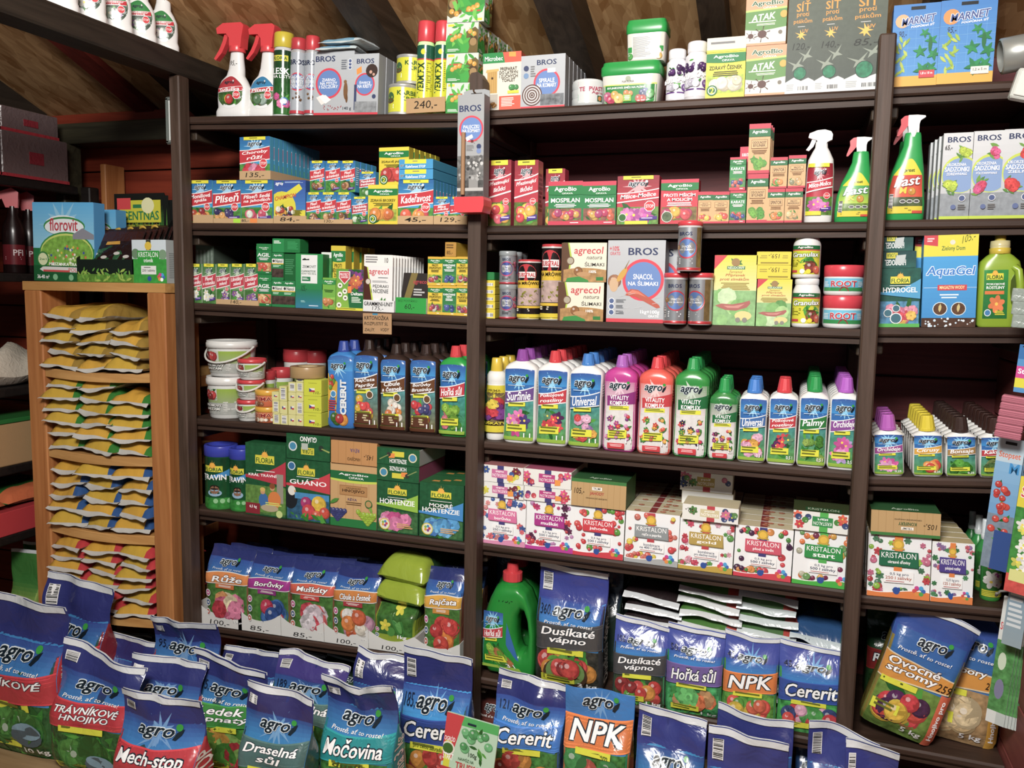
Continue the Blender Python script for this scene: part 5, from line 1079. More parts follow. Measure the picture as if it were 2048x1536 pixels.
def a_ziem(A):
    A.R(0, 0, 1, 1, '#1f7a4a', '#1d9046'); A.R(0, 0, 1, .35, '#2a7a9a', '#1f7a4a'); A.R(.2, .46, .8, .98, '#e6e8e6'); A.Pg([(.25, .9), (.34, .92), (.4, .90), (.5, .91), (.5, .885), (.25, .88)], '#1a2a20'); A.T('ZIEMOVIT', .25, .74, .75, .79, '#3a4a40', .01); A.T('CHWASTOX', .22, .66, .74, .70, '#2a5a3a', .03); A.T('NOWY TRIO 390 SL', .22, .62, .76, .65, '#2a5a3a', .02); A.R(.24, .5, .55, .58, '#1f7a4a'); A.lines(.26, .52, .5, .56, 2, '#dfeae2'); A.T('105,-', .2, .30, .42, .42, '#0f3a24', -.005, .3); A.lines(.2, .1, .4, .14, 2, '#9cc'); A.lines(.5, .03, .9, .06, 1, '#cde')
carton('herbicide_box', 'tall dark green box with white label panel', 'box', 'L3', 591, 645, 508, .04, a_ziem, ('#1d8046', '#14602f', '#1d9046'))
carton('herbicide_box', 'white and green box set back beside the white-panel box', 'box', 'L3', 642, 662, 505, .04, lambda A: (A.R(0, 0, 1, 1, '#e2e4e0'), A.R(.25, 0, 1, .9, '#3f8a4a', a=.6)), ('#e2e4e0', '#3f8a4a', '#e6e8e4'), y=.05)
q = carton('plant_medicine_box', 'small green box with mushrooms beside the big shield box', 'box', 'L3', 644, 671, 556, .04, a_agrobio([''], '#6fae3c', '#2c8a44', None, ('o', ('#c8834a', '#b5542e', '#d8a86a'), 4, .2), '#1d4a22', '#8ab84a', None, (.80, .94), (.64, .74), 3), ('#6fae3c', '#4f8a34', '#7ab84a'))
q2 = carton('plant_medicine_box', 'yellow box with green band set back on the third shelf', 'box', 'L3', 661, 690, 492, .04, a_agrobio(['PROTI', 'NEDOSTATKU', 'ŽELEZA'], '#d8c026', '#1f7a3c', None, ('o', ('#3a4a2a', '#c8b84a'), 3, .2, 4), '#3a3a18', '#7a8a3a', None, (.76, .92), (.5, .72), 3), ('#d8c026', '#b8a020', '#dfca34'), y=.06, zb=shz('L3', -1.4)+.0); row(q2.o, 4, .044, 'yellow box with green band', dx=.004, group='yellow boxes behind the shield box')
def a_prot(A):
    A.R(0, 0, 1, 1, '#86b83a', '#5f9a34'); A.pic(.45, .45, 1, 1, '#5a3a6a', 'f', ('#c86a3a', '#8a3a8a', '#b5502e'), 4, .2, 6); A.Pg([(.1, .78), (.1, .95), (.52, .95), (.52, .78), (.31, .62)], '#e8e4e0'); A.Pg([(.13, .79), (.13, .93), (.49, .93), (.49, .79), (.31, .65)], '#c02a38'); A.T('PROTECT', .15, .84, .47, .9, '#fff', .02); A.T('GARDEN', .17, .78, .45, .83, '#fff', .02)
    A.Pg([(.45, .45), (1, .3), (1, .45), (.55, .48)], '#1d6a3a'); A.Pg([(.5, .06), (1, .06), (1, .46), (.42, .46)], '#1d6a3a'); A.T('Deltam', .56, .37, .98, .45, '#fff', .03); A.lines(.58, .18, .95, .33, 4, '#d8e8d8'); A.R(0, 0, 1, .06, '#e0d82a'); A.lines(.05, .015, .95, .045, 1, '#6a6a1a'); A.Pg([(.44, .42), (.58, .43), (.57, .6), (.43, .58)], '#e8822a')
    for u, v in ((.15, .6), (.33, .46), (.15, .38), (.35, .3), (.12, .12)): A.E(u, v, .09, '#e8eadc'); A.E(u, v, .04, '#4a3a2a', .02)
carton('plant_medicine_box', 'lime green box with red shield and orange lily', 'box', 'L3', 672, 726, 539, .04, a_prot, ('#7ab03a', '#5f8a2e', '#86b83a'))
# display of white envelopes
def a_env(A):
    A.R(0, 0, 1, 1, '#e6e6e4'); A.R(0, .80, 1, 1, '#ece9e4'); A.lines(.05, .84, .5, .97, 3, '#888'); A.T('10', .72, .86, .84, .95, '#444', .02); A.Pg([(0, 0), (.06, 0), (.34, 0), (.1, .78), (0, .80)], '#4a2218'); A.Pg([(.34, 0), (.4, 0), (.14, .78), (.1, .78)], '#b9cf3a'); A.E(.15, .52, .1, '#6a4a34'); A.E(.15, .52, .08, '#cfc6b8'); A.T('agrecol', .18, .62, .86, .76, '#c8303c', .02); A.lines(.5, .58, .86, .6, 1, '#444'); A.lines(.3, .5, .86, .54, 2, '#999'); A.T('PĘDRAKI', .32, .40, .86, .47, '#3a3a3a', .02); A.T('I NICIENIE', .26, .32, .86, .39, '#3a3a3a', .02)
    A.R(.3, 0, 1, .17, '#3f7a2c', a=.7); A.leaves(.3, .05, 1, .24, 18, .09, ('#4f9434', '#6fb03c', '#3a7a2a')); A.T('100%', .36, .16, .54, .21, '#fff', .03)
def a_gram(A): A.R(0, 0, 1, 1, '#dfe0df'); A.T('GRAMMINI-UNIT', .03, .5, .96, .85, '#1c1c20', .03, 0); A.T('175,-', .3, .08, .66, .46, '#2a2a2e', 0, .1)
tg = tray('white display tray with handwritten 175 price', 'L3', 726, 788, 601, .26, a_gram, '#dcdddc', m='print')
q = carton('seed_envelope', 'front white nematode envelope in the display tray', 'envelope', 'L3', 727, 784, 510, .004, a_env, ('#e6e6e4', '#dcdcda', '#ececea'), y=tg.iy, zb=tg.base); row(q.o, 12, .020, 'white nematode envelope in the display tray', group='white envelopes')
def a_gr60(A): A.R(0, 0, 1, 1, '#1f9a3a'); A.T('BEZ POSTŘIKU', .08, .72, .7, .92, '#1a4a22', -.005); A.T('60,-', .3, .22, .62, .6, '#1a3a1e', 0, .1)
tg = tray('white display tray with green card reading 60', 'L3', 791, 852, 596, .1, a_gr60, '#d8d9d6', m='print')
def a_dk(A): A.R(0, 0, 1, 1, '#2a2320'); A.Pg([(0, 0), (.25, 0), (.55, 1), (.3, 1)], '#7a6a34'); A.T('agrecol', .4, .7, .95, .84, '#b02a34', .02); A.lines(.45, .4, .9, .6, 3, '#bbb'); A.leaves(.3, 0, 1, .35, 8, .12); A.E(.3, .3, .1, '#8a6a4a')
q = carton('seed_envelope', 'dark brown envelope leaning in the tray reading 60', 'envelope', 'L3', 800, 852, 545, .006, a_dk, ('#2a2320', '#3a302a', '#3a302a'), y=tg.iy+.02, zb=tg.base)
q.o.rotation_euler.x = -.18
yl = ('#d8b81e', '#c9a61a', '#dfc02a')
fy = a_agrobio(['PROTI', 'STRUPOVITOSTI'], '#dfc01e', '#1f7a3c', '#d8a818', ('o', ('#b5403a', '#6a9a3a', '#c8c8b8', '#8a3a5a'), 5, .17), '#3a3a18', '#a0a83a', '#d8b01a', (.78, .92), (.56, .74), 2)
fb = a_agrobio(['KARATHANE', 'NEW'], '#2f7a44', '#1f7a3c', '#d8a818', ('o', ('#3a4a8a', '#2f3f7a', '#4a5a9a'), 7, .15), '#fff', '#3f8a4a', '#d8b01a', (.78, .92), (.58, .74), 2)
for k, (a, b) in enumerate(((855, 884), (884, 912), (912, 937))):
    nm = ('left', 'middle', 'right')[k]; f = fb if k == 1 else fy
    q = carton('plant_medicine_box', 'small yellow-edged box, %s in the lower row by the middle post' % nm, 'box', 'L3', a, b, 572, .04, f, yl); row(q.o, 3, .042, 'small yellow-edged box of the lower %s column' % nm, group='small yellow-edged boxes')
    q = carton('plant_medicine_box', 'small yellow-edged box, %s in the upper row by the middle post' % nm, 'box', 'L3', a, b, 514, .04, f, yl, zb=q.top); row(q.o, 3, .042, 'small yellow-edged box of the upper %s column' % nm, group='small yellow-edged boxes')
carton('plant_medicine_box', 'yellow-brown box lying on the small yellow-edged boxes', 'box', 'L3', 890, 912, 485, .16, lambda A: (A.R(0, 0, 1, 1, '#b5842a'), A.lines(.1, .5, .9, .85, 2, '#6a4a1a'), A.T('85,-', .15, .1, .7, .4, '#4a3010')), ('#b5842a', '#c9a22a', '#d8b02a'), zb=q.top)
def a_krt(A):
    A.R(0, 0, 1, 1, '#b08a62'); A.T('KRTONOŽKA', .05, .68, .9, .92, '#201c1a', .02, .1); A.T('ROZPUSTIT 5L', .05, .42, .88, .58, '#201c1a', .01, .15); A.T('ZALÍT.', .05, .12, .42, .30, '#201c1a', .01, .15); A.T('VODY', .62, .14, .92, .30, '#201c1a', .01, .15); A.R(.34, .92, .52, 1, '#2a8ab0')
card('handwritten_note', 'brown cardboard note with black handwriting below the envelope tray', 'L3', 726, 783, 627, 668, a_krt, y=-.006)
# ================================================================== R3
zb = None
for k in range(5):
    q = carton('bulb_box', 'small yellow barcode box, %s from the bottom of its stack' % ORD[k], 'box', 'R3', 965, 990, (619, 604, 590, 575, 561)[k], .09, lambda A: (A.R(0, 0, 1, 1, '#d8c41e'), A.bar(.15, .15, .85, .6)), ('#d8c41e', '#c9b41a', '#dccb2a'), zb=zb, y=.02, group='small yellow barcode boxes'); zb = q.top
carton('bulb_box', 'small green box topping the yellow barcode stack', 'box', 'R3', 963, 989, 545, .09, None, ('#17793a', '#126a32', '#1f8a44'), zb=zb, y=.02)
def a_silv(A): A.R(0, 0, 1, 1, '#9aa0a6'); A.E(.48, .5, .34, '#c83a6a', seg=24); A.E(.48, .5, .29, '#3f4f9a', seg=24); tlines(A, ['PREPARAT', 'NA', 'MRÓWKI'], .28, .36, .68, .64, '#fff', .01, 0); A.T('BROS', .3, .82, .66, .92, '#2a3358', .02); A.pic(.75, .3, 1, .8, None, 'o', ('#c85a7a', '#b54a6a'), 4, .07, 2); A.lines(.3, .06, .7, .2, 3, '#555')
SV = [(.94, 0, '#c9232f'), (1, .02, '#c9232f'), (1, .06, '#d04050'), (.97, .065, '#aeb4b9'), (.97, .86, '#aeb4b9')]
LID = lambda c: [(1, .85, c), (1.03, .86, c), (1.03, .97, c), (.96, 1, c), (.3, .985, c)]
q = tin('ant_powder_tube', 'silver tube with grey lid and blue disc on the shelf', 'tube', 'R3', 993, 1026, 569, SV, a_silv, (.08, .84), lid=LID('#8f9698'), m='metal', labm='metal', n=3, rl='silver tube with grey lid, lower layer', group='silver tubes with grey lids')
q = tin('ant_powder_tube', 'silver tube with grey lid stacked on its twin', 'tube', 'R3', 993, 1026, 502, SV, a_silv, (.08, .84), zb=q.top, lid=LID('#8f9698'), m='metal', labm='metal', n=3, rl='silver tube with grey lid, upper layer', group='silver tubes with grey lids')
def a_subs(A):
    A.R(0, 0, 1, 1, '#1f1a1a'); A.E(.42, .80, .36, '#b8202c', .18, seg=24); A.R(.1, .73, .74, .84, '#ece4e2'); A.T('SUBSTRAL', .12, .75, .72, .82, '#b8202c', .03); A.R(0, .54, .9, .68, '#d8b41e'); A.T('NA MRÓWKI', .04, .60, .86, .67, '#1f1a12', .04); A.lines(.1, .555, .7, .59, 1, '#5a4a12'); A.R(0, .22, 1, .54, '#b9a098', a=.35)
    for i in range(8): u, v = A.r.uniform(.1, .85), A.r.uniform(.26, .5); A.E(u, v, .05, '#7a7a1a', .012, rot=A.r.uniform(0, 3)); A.E(u+.05, v+.01, .025, '#8a8a22'); A.Pg([(u, v), (u+.1, v-.06), (u+.11, v-.055)], '#4a3a22')
    A.R(0, .17, 1, .21, '#d8b41e'); A.lines(.05, .1, .6, .16, 2, '#e8e2d2'); A.R(0, 0, 1, .06, '#d8c21e')
for a, b, vt, lb, yy in ((1028, 1073, 519, 'shorter black and red ant-powder can with yellow band', .016), (1075, 1120, 488, 'taller black and red ant-powder can with yellow band', .01)):
    tin('ant_powder_can', lb, 'can', 'R3', a, b, vt, [(.95, 0, '#c8c8c4'), (1, .015, '#c8c8c4'), (1, .03, '#d8c21e'), (.98, .035, '#2a2020'), (.98, .95, '#2a2020')], a_subs, (.035, .94), y=yy, lid=[(1, .945, '#c4c0bc'), (1, .965, '#c4c0bc'), (.98, .97, '#b8202c'), (.98, .995, '#b8202c'), (.9, 1, '#b8202c'), (.2, .998, '#b8202c')])
def a_slim(A):
    A.R(0, 0, 1, 1, '#dedac6'); A.Pg([(0, 0), (.06, 0), (.16, .3), (.2, .6), (.14, 1), (0, 1)], '#5a3a22'); A.Pg([(.16, .3), (.2, .6), (.14, 1), (.17, 1), (.24, .6), (.19, .28)], '#a9c43a'); A.T('agrecol', .28, .66, .93, .90, '#c02a38', .02, .1); A.T('natura', .56, .58, .9, .66, '#4a3a2c', 0, .25); A.T('ŚLIMAKI', .52, .40, .95, .52, '#2a2622', .02); A.E(.2, .54, .09, '#6a4a34'); A.E(.2, .54, .07, '#a9a08c')
    A.B(.05, 1, 0, lambda u: .30+.06*math.sin(3*u), '#a9804a', a=.5); A.fruit(.38, .27, .1, '#8a5a2c'); A.E(.5, .2, .16, '#b58a5a', .06); A.T('100%', .62, .23, .78, .30, '#fff', .02); A.Pg([(.1, 0), (.14, .1), (.4, .14), (.6, .05), (.62, 0)], '#2f8a3c'); A.R(.78, .04, .94, .13, '#2a7a34')
bc = ('#dedac6', '#5a3a22', '#a8b06a')
q = carton('slug_bait_box', 'cream and brown snail box on the shelf', 'box', 'R3', 1115, 1206, 565, .06, a_slim, bc)
carton('slug_bait_box', 'cream and brown snail box stacked on its twin', 'box', 'R3', 1122, 1212, 486, .06, a_slim, bc, zb=q.top)
def x_snail(A):
    A.T('+10%', .03, .87, .2, .93, '#c8283a', .03); A.T('GRATIS', .04, .82, .22, .86, '#c8283a', .02); A.fruit(.13, .50, .12, '#9a6a4a'); A.E(.12, .46, .08, '#c9a884', .09); A.E(.26, .58, .05, '#c89a3a', .10, rot=-.6); A.Pg([(.3, .66), (.38, .76), (.385, .76), (.32, .65)], '#8a6a3a')
    A.Pg([(.32, .33), (.42, .41), (.55, .40), (.7, .33), (.92, .22), (.94, .19), (.88, .18), (.66, .26), (.5, .32)], '#b5503a'); A.Pg([(.36, .35), (.45, .40), (.56, .38), (.7, .31), (.55, .35)], '#d0745a'); A.T('1kg+100g', .6, .10, .93, .155, '#fff', .02); A.T('GRATIS', .74, .065, .92, .095, '#fff', .02)
    for i in range(3): A.E(.09, .26-.07*i, .055, '#dfe3e6'); A.E(.09, .26-.07*i, .042, '#4a5f8c'); A.lines(.17, .235-.07*i, .34, .28-.07*i, 3, '#5a5f66')
    for i in range(10): u, v = A.r.uniform(.1, .9), A.r.uniform(.08, .36); A.Pg([(u, v), (u+.12, v+.02), (u+.13, v+.025), (u+.01, v+.006)], '#cfd2d4'); A.k -= 1
    A.k += 1
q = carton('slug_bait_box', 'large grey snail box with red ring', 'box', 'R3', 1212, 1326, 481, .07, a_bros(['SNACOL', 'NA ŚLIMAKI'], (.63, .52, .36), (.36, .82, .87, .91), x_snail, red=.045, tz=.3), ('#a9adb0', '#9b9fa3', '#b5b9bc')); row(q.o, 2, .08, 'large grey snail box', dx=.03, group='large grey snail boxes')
def a_snac(A): A.R(0, 0, 1, 1, '#94989c'); A.R(.78, 0, 1, 1, '#8a7448', a=.4); A.T('BROS', .18, .80, .62, .89, '#2a3560', .02); ring(A, .45, .48, .34, ['SNACOL', 'NA ŚLIMAKI'], tz=.26); A.fruit(.14, .5, .09, '#b58a5a'); A.bar(.02, .06, .12, .3, True); A.lines(.2, .06, .7, .22, 3, '#dfe2e4')
SV2 = [(.94, 0, '#d8d8da'), (1, .015, '#d8d8da'), (1, .03, '#c9232f'), (1, .07, '#c9232f'), (.97, .075, '#a9afb4'), (.97, .88, '#a9afb4')]
LR = [(1, .875, '#d8d8d8'), (1, .91, '#d8d8d8'), (1.03, .915, '#cc2233'), (1.03, .985, '#cc2233'), (.97, 1, '#cc2233'), (.2, .995, '#cc2233')]
q = tin('slug_bait_tube', 'silver tube with red lid, lower left of three', 'tube', 'R3', 1322, 1370, 546, SV2, a_snac, (.08, .87), y=-.035, lid=LR, m='metal', labm='metal', rz=.3)
tin('slug_bait_tube', 'silver tube with red lid, lower right of three', 'tube', 'R3', 1372, 1421, 546, SV2, a_snac, (.08, .87), y=-.035, lid=LR, m='metal', labm='metal', rz=-.3)
tin('slug_bait_tube', 'silver tube with red lid balanced on the two below', 'tube', 'R3', 1350, 1399, 442, SV2, a_snac, (.08, .87), zb=q.top+.003, y=-.072, lid=LR, m='metal', labm='metal', rz=.0)
def a_neu(A):
    A.R(0, .42, 1, 1, '#dcd8a0', '#d8d02a'); A.R(0, 0, 1, .5, '#8ab87a', a=.35); A.Pg([(0, .8), (.3, 1), (0, 1)], '#c8283a'); A.leaves(.35, .86, .68, .94, 6, .1, ('#3f7a3a',)); A.E(.5, .9, .1, '#9a7a4a'); A.R(.3, .80, .72, .845, '#2f7a52'); A.T('NEUDORFF', .32, .806, .70, .84, '#f0f0d8', .02); A.T('Ferramol', .36, .745, .66, .785, '#a8602a', 0, .2); A.T('Přípravek', .27, .69, .73, .74, '#b04a2a', .02, .15); A.T('proti slimákům', .14, .63, .82, .685, '#b04a2a', .02, .15); A.lines(.1, .50, .9, .61, 5, '#9a8a3a', .35, True)
    for i in range(9): A.E(A.r.uniform(.08, .92), A.r.uniform(.06, .44), A.r.uniform(.12, .24), A.r.choice(('#7fb56a', '#a8d08a', '#5f9a52', '#c2dcae', '#8fc07a')), a=.3, seg=9)
    A.Pg([(.05, .28), (.2, .31), (.45, .30), (.7, .33), (.86, .36), (.88, .32), (.8, .26), (.55, .21), (.3, .22)], '#a8605a'); A.Pg([(.25, .28), (.5, .28), (.75, .31), (.6, .25), (.35, .25)], '#c98a80'); A.E(.72, .14, .2, '#d8cf8a', .07); A.E(.6, .08, .06, '#8a8a80'); A.E(.76, .08, .06, '#8a8a80')
q = carton('slug_bait_box', 'larger yellow-green box with pink slug', 'box', 'R3', 1424, 1509, 511, .06, a_neu, ('#d8d02a', '#b8b45a', '#d8d02a'))
q = carton('slug_bait_box', 'smaller yellow-green box with pink slug', 'box', 'R3', 1511, 1580, 559, .06, a_neu, ('#d8d02a', '#b8b45a', '#d8d02a'))
def a_yf(A): A.R(0, 0, 1, 1, '#ddc922'); A.lines(.08, .76, .92, .9, 1, '#8a7a1a', .3); A.T('159,-', .34, .12, .66, .5, '#3a2a10', 0, .1); A.lines(.1, .2, .3, .5, 2, '#a89a2a'); A.lines(.7, .2, .92, .5, 2, '#a89a2a')
q = carton('slug_bait_box', 'lower flat yellow box lying on the small slug box', 'box', 'R3', 1513, 1581, 531, .09, a_yf, ('#ddc922', '#c9b41e', '#e0d040'), zb=q.top, flip=True)
carton('slug_bait_box', 'upper flat yellow box lying on the small slug box', 'box', 'R3', 1513, 1582, 504, .09, a_yf, ('#ddc922', '#c9b41e', '#e0d040'), zb=q.top, flip=True)
def a_gran(A): A.R(0, 0, 1, 1, '#d3d02a'); A.R(0, .86, 1, 1, '#1f6a3a'); A.T('AgroBio', .28, .88, .72, .97, '#fff', .03); A.R(0, .82, 1, .86, '#c02a38'); A.R(0, .56, 1, .78, '#b8c42a'); A.T('Granulax', .12, .60, .9, .76, '#fff', .03, .1, '#1d4a22', .04); A.leaves(.35, .2, .95, .56, 8, .16); A.fruit(.68, .25, .18, '#8a3a34'); A.fruit(.86, .15, .12, '#c85a3a'); A.E(.64, .42, .14, '#5a3a22', .03); A.lines(.06, .25, .4, .5, 5, '#7a7a1a'); A.R(.05, .06, .3, .14, '#c02a38'); A.E(.45, .1, .07, '#eee'); A.E(.62, .1, .07, '#e8d82a')
GB = [(.9, 0, '#e4e4e2'), (.98, .02, '#e4e4e2'), (1, .06, '#e4e4e2'), (1, .7, '#e4e4e2'), (.96, .76, '#e4e4e2'), (.84, .84, '#e4e4e2'), (.8, .88, '#e4e4e2')]
GL = [(.82, .87, '#eaeae8'), (.86, .88, '#eaeae8'), (.86, .98, '#eaeae8'), (.8, 1, '#eaeae8'), (.2, 1, '#eaeae8')]
q = tin('granule_jar', 'white jar with yellow slug label on the shelf', 'jar', 'R3', 1581, 1638, 557, GB, a_gran, (.08, .70), lid=GL, rz=.0, arc=2.5)
tin('granule_jar', 'white jar with yellow slug label stacked on its twin', 'jar', 'R3', 1583, 1640, 463, GB, a_gran, (.08, .70), zb=q.top, lid=GL, rz=-.15, arc=2.5)
def a_root(A): A.R(0, 0, 1, 1, '#4ba6cf', '#6fc0dd'); A.R(0, 0, 1, .28, '#2f8a4a'); A.T('ROOT', .24, .34, .74, .80, '#c02238', .06, 0, '#e8e8e8'); A.Pg([(.4, 0), (.6, 0), (.55, .35), (.45, .35)], '#8a2a2a'); A.lines(.05, .3, .2, .75, 4, '#d8eaf2'); A.lines(.78, .3, .92, .75, 4, '#d8eaf2'); A.bar(.94, .05, .99, .95, True)
RB = [(.9, 0, '#e4e4e4'), (.97, .03, '#e4e4e4'), (1, .1, '#e4e4e4'), (1, .62, '#e4e4e4')]
RLD = [(1.0, .61, '#d02038'), (1.02, .62, '#d02038'), (1.02, .96, '#d02038'), (.97, 1, '#d02038'), (.2, .99, '#d02038')]
q = tin('rooting_tub', 'white tub with red lid and blue label on the shelf', 'tub', 'R3', 1645, 1726, 592, RB, a_root, (.14, .56), lid=RLD, rz=0, n=2, rl='white tub with red lid, lower layer', group='red-lidded white tubs')
tin('rooting_tub', 'white tub with red lid and blue label stacked on its twin', 'tub', 'R3', 1647, 1728, 530, RB, a_root, (.14, .56), zb=q.top, lid=RLD, rz=0, group='red-lidded white tubs')
# T3
fh = a_floria(['HYDROGEL'], ('p', ('#d88aa0', '#c86a8a', '#e0b04a', '#c83a4a'), 7, .15, 4), bg='#14564a', swoosh='#3f9ac8', lg=(.26, .74, .74, .86), tz=(.58, .68), picz=.44, picbg='#4a8ab0', extra=lambda A: [(A.E(u, v, r, '#e8ecec'), A.E(u, v, r*.84, '#3a6a7a')) for u, v, r in ((.42, .32, .1), (.22, .24, .11), (.42, .15, .15))]+[A.R(0, 0, 1, .06, '#4fae4a')])
q = carton('hydrogel_box', 'teal box with flowers and three round insets', 'box', 'T3', 1757, 1838, 537, .05, fh, ('#1d6a52', '#14564a', '#1d6a52'), y=.012)
def a_hf(A): A.R(0, 0, 1, 1, '#123f42', '#1d5a52', a=.3); A.T('HYDROGEL', .3, .5, .92, .85, '#e6ecec', .03); A.R(.55, .08, .88, .42, '#d8cf2b'); A.T('FLORIA', .58, .12, .86, .36, '#1d5a2b', .03); A.Pg([(.3, .2), (.6, .25), (.62, .8), (.34, .7)], '#b9c2c2')
q = carton('hydrogel_box', 'lower upside-down teal box lying on the flower box', 'box', 'T3', 1764, 1832, 503, .1, a_hf, ('#14464a', '#0f363a', '#1d5a52'), zb=q.top, flip=True, y=.016)
carton('hydrogel_box', 'upper upside-down teal box lying on the flower box', 'box', 'T3', 1766, 1826, 468, .1, a_hf, ('#14464a', '#0f363a', '#1d5a52'), zb=q.top, flip=True, y=.02)
def a_aqua(A):
    A.R(0, .1, 1, .77, '#1f86c8', '#2f9ad8'); A.R(0, .77, 1, 1, '#e0d42a'); A.Pg([(0, .9), (.26, .88), (.26, 1), (0, 1)], '#c82a3a'); A.lines(.06, .92, .2, .97, 2, '#f0d0d0'); A.E(.53, .92, .05, '#d8d8c8'); A.T('Zielony Dom', .33, .82, .76, .88, '#2a6a3a', .01); A.T('105,-', .70, .85, .94, .94, '#4a5a1a', -.005, .2, None, .2); A.T('AquaGel', .06, .54, .96, .66, '#1f78c8', .05, .15, '#e6f0f6'); A.R(.28, .40, .82, .46, '#c82a3a'); A.T('MAGAZYN WODY', .32, .415, .78, .45, '#f0e0a0', .03); A.R(.02, .428, .28, .432, '#cfe4f2'); A.R(.82, .428, 1, .432, '#cfe4f2'); A.lines(.3, .30, .7, .36, 2, '#d8eaf4', .5, True)
    for u in (.34, .68): A.E(u, .20, .14, '#cfe4ee'); A.E(u, .20, .125, '#5a3a24', a=.5); A.leaf(u, .21, .09, '#c8b87a', 1.5)
    A.R(0, 0, 1, .10, '#4a2f20', a=.6)
    for i in range(26): A.E(A.r.uniform(.03, .97), A.r.uniform(.01, .095), A.r.uniform(.01, .028), A.r.choice(('#dfe6ea', '#c8dcea')), seg=8); A.k -= 1
    A.k += 1
q = carton('hydrogel_box', 'blue and yellow box with water-gel roots print', 'box', 'T3', 1842, 1950, 470, .05, a_aqua, ('#1f86c8', '#2f9ad8', '#e0d42a')); row(q.o, 2, .054, 'blue and yellow water-gel box', dx=-.014, group='blue water-gel boxes')
def floria_jug(label, s, u0, u1, vt):
    x, z, w, h = fit(s, u0, u1, vt, .02); a = w/2; b_ = a*.5; n = 40
    out = [(-.92, 0), (.92, 0), (1, .02), (1, .5), (.96, .66), (.80, .76), (.44, .80), (-.40, .80), (-.80, .76), (-.97, .66), (-1, .5), (-1, .02)]
    b = MB(); pf = Prof([(0, a*.9, b_*.9, 4, 0, b_), (.006, a, b_, 4, 0, b_), (h*.45, a*.97, b_, 4, 0, b_), (h*.62, a*.98, b_*.95, 3.5, 0, b_), (h*.70, a*.9, b_*.9, 3, 0, b_), (h*.76, a*.62, b_*.8, 2.4, 0, b_), (h*.79, a*.42, a*.42, 2, 0, b_)])
    o = ob('fertilizer_jug', pf.body('#8aa81c'), 'plastic', None, (x, .02, z+.0006), (0, tilt(s), 0)); tag(o, label, 'bottle')
    ob('cap', MB().lathe([(a*.46, h*.78), (a*.48, h*.785), (a*.48, h*.84), (a*.44, h*.845), (a*.46, h*.86), (a*.44, h*.92), (a*.26, h*.925), (a*.26, h*.99), (a*.2, h)], ['#c9b02a', '#c9b02a', '#c9b02a', '#c9bf8a', '#c9bf8a', '#c9bf8a', '#d0b83a', '#d0b83a'], 24, 0, b_), 'plastic', o)
    hp = [(x_*a, z_*h) for x_, z_ in ((.62, .2), (.72, .24), (.74, .40), (.70, .52), (.6, .56), (.46, .50), (.44, .38), (.5, .26))]
    ob('handle_hollow_shade', MB().prism(hp, -.0025, .004, '#3f5208'), 'plastic', o)  # raised dark plate, the shade of the handle hollow put into its colour
    ob('handle', MB().tube([(.80*a, -.001, .16*h), (.86*a, -.004, .3*h), (.86*a, -.004, .45*h), (.76*a, -.002, .6*h), (.6*a, .004, .64*h)], .009, '#8aa81c', 10), 'plastic', o)
    def f(A): A.R(0, 0, 1, 1, '#1f6a34', '#2a8a3c', a=.2); flo(A, .1, .80, .8, .93); tlines(A, ['POKOJOVÉ', 'ROSTLINY'], .1, .60, .86, .74, '#fff', .03, 0); A.R(.05, .5, .85, .57, '#d8702a'); A.flower(.55, .30, .34, '#d8723a', '#f0c04a', 6); A.E(.2, .12, .14, '#e0e8ea'); A.E(.2, .12, .11, '#3a7ab0'); A.lines(.5, .06, .95, .16, 3, '#e0d82a')
    ob('front_label', art(f, w*.62, h*.5, True).mesh('front_label', (lambda g: lambda u, v, k: g(.10+u*.58, v, k))(pf.front(h*.09, h*.52, .95))), 'label', o)
    return o
floria_jug('lime green bottle with yellow cap and orange flower label', 'T3', 1953, 2042, 466)
# ================================================================== L4
def bucket(label, u0, u1, vt, f, lidc, zb=None, y=.012, hdl=True, cat='bucket', body='#d9dad6', side=.7):
    x, z, w, h = fit('L4', u0, u1, vt, y, zb); r = w/2
    b = MB().lathe([(r*.80, 0), (r*.84, .003), (r*.93, h*.8), (r*.93, h*.82)], body, 32)
    o = ob('balsam_bucket', b, 'plastic', None, (x, y+r, z+.0006)); tag(o, label, cat)
    ob('lid', MB().lathe([(r*.95, h*.80), (r, h*.81), (r, h*.93), (r*.97, h*.95), (r*.97, h), (r*.93, h), (r*.9, h*.96), (r*.3, h*.955), (.001, h*.955)], lidc, 32), 'plastic', o)
    ob('wrap_label', art(f, r*2.4, h*.62, True).mesh('wrap_label', lambda u, v, k: ((r*(.855+.075*v)+.0006+.00006*k)*math.sin((u-.5)*2.5+.25), -(r*(.855+.075*v)+.0006+.00006*k)*math.cos((u-.5)*2.5+.25), h*.1+v*h*.62)), 'label', o)
    if hdl:
        pts = [(r*1.03*math.cos(t), r*1.03*math.sin(t), h*.83-.5*h*math.sin((t+math.pi)*1.0)*side) for t in [-math.pi+math.pi*i/16 for i in range(17)]]
        ob('handle', MB().tube(pts, .0035, '#d2d2cc', 8), 'plastic', o)
    return rec(o, x, z, w, h+.001, y, w)
def a_bals(A): A.R(0, 0, 1, 1, '#9a9e96', '#8fae34'); A.R(0, 0, 1, .45, '#a9aca6', a=.2); A.R(.05, .55, .42, 1, '#c8ccc2'); A.pic(.08, .55, .42, .98, None, 'o', ('#b52a34', '#c83a3a', '#8a2a2a'), 7, .07, 5); tlines(A, ['STROMOVÝ', 'BALZÁM'], .1, .16, .52, .44, '#f0f0ec', .03, 0, '#6a6e66'); A.lines(.55, .1, .95, .5, 6, '#d8dad4')
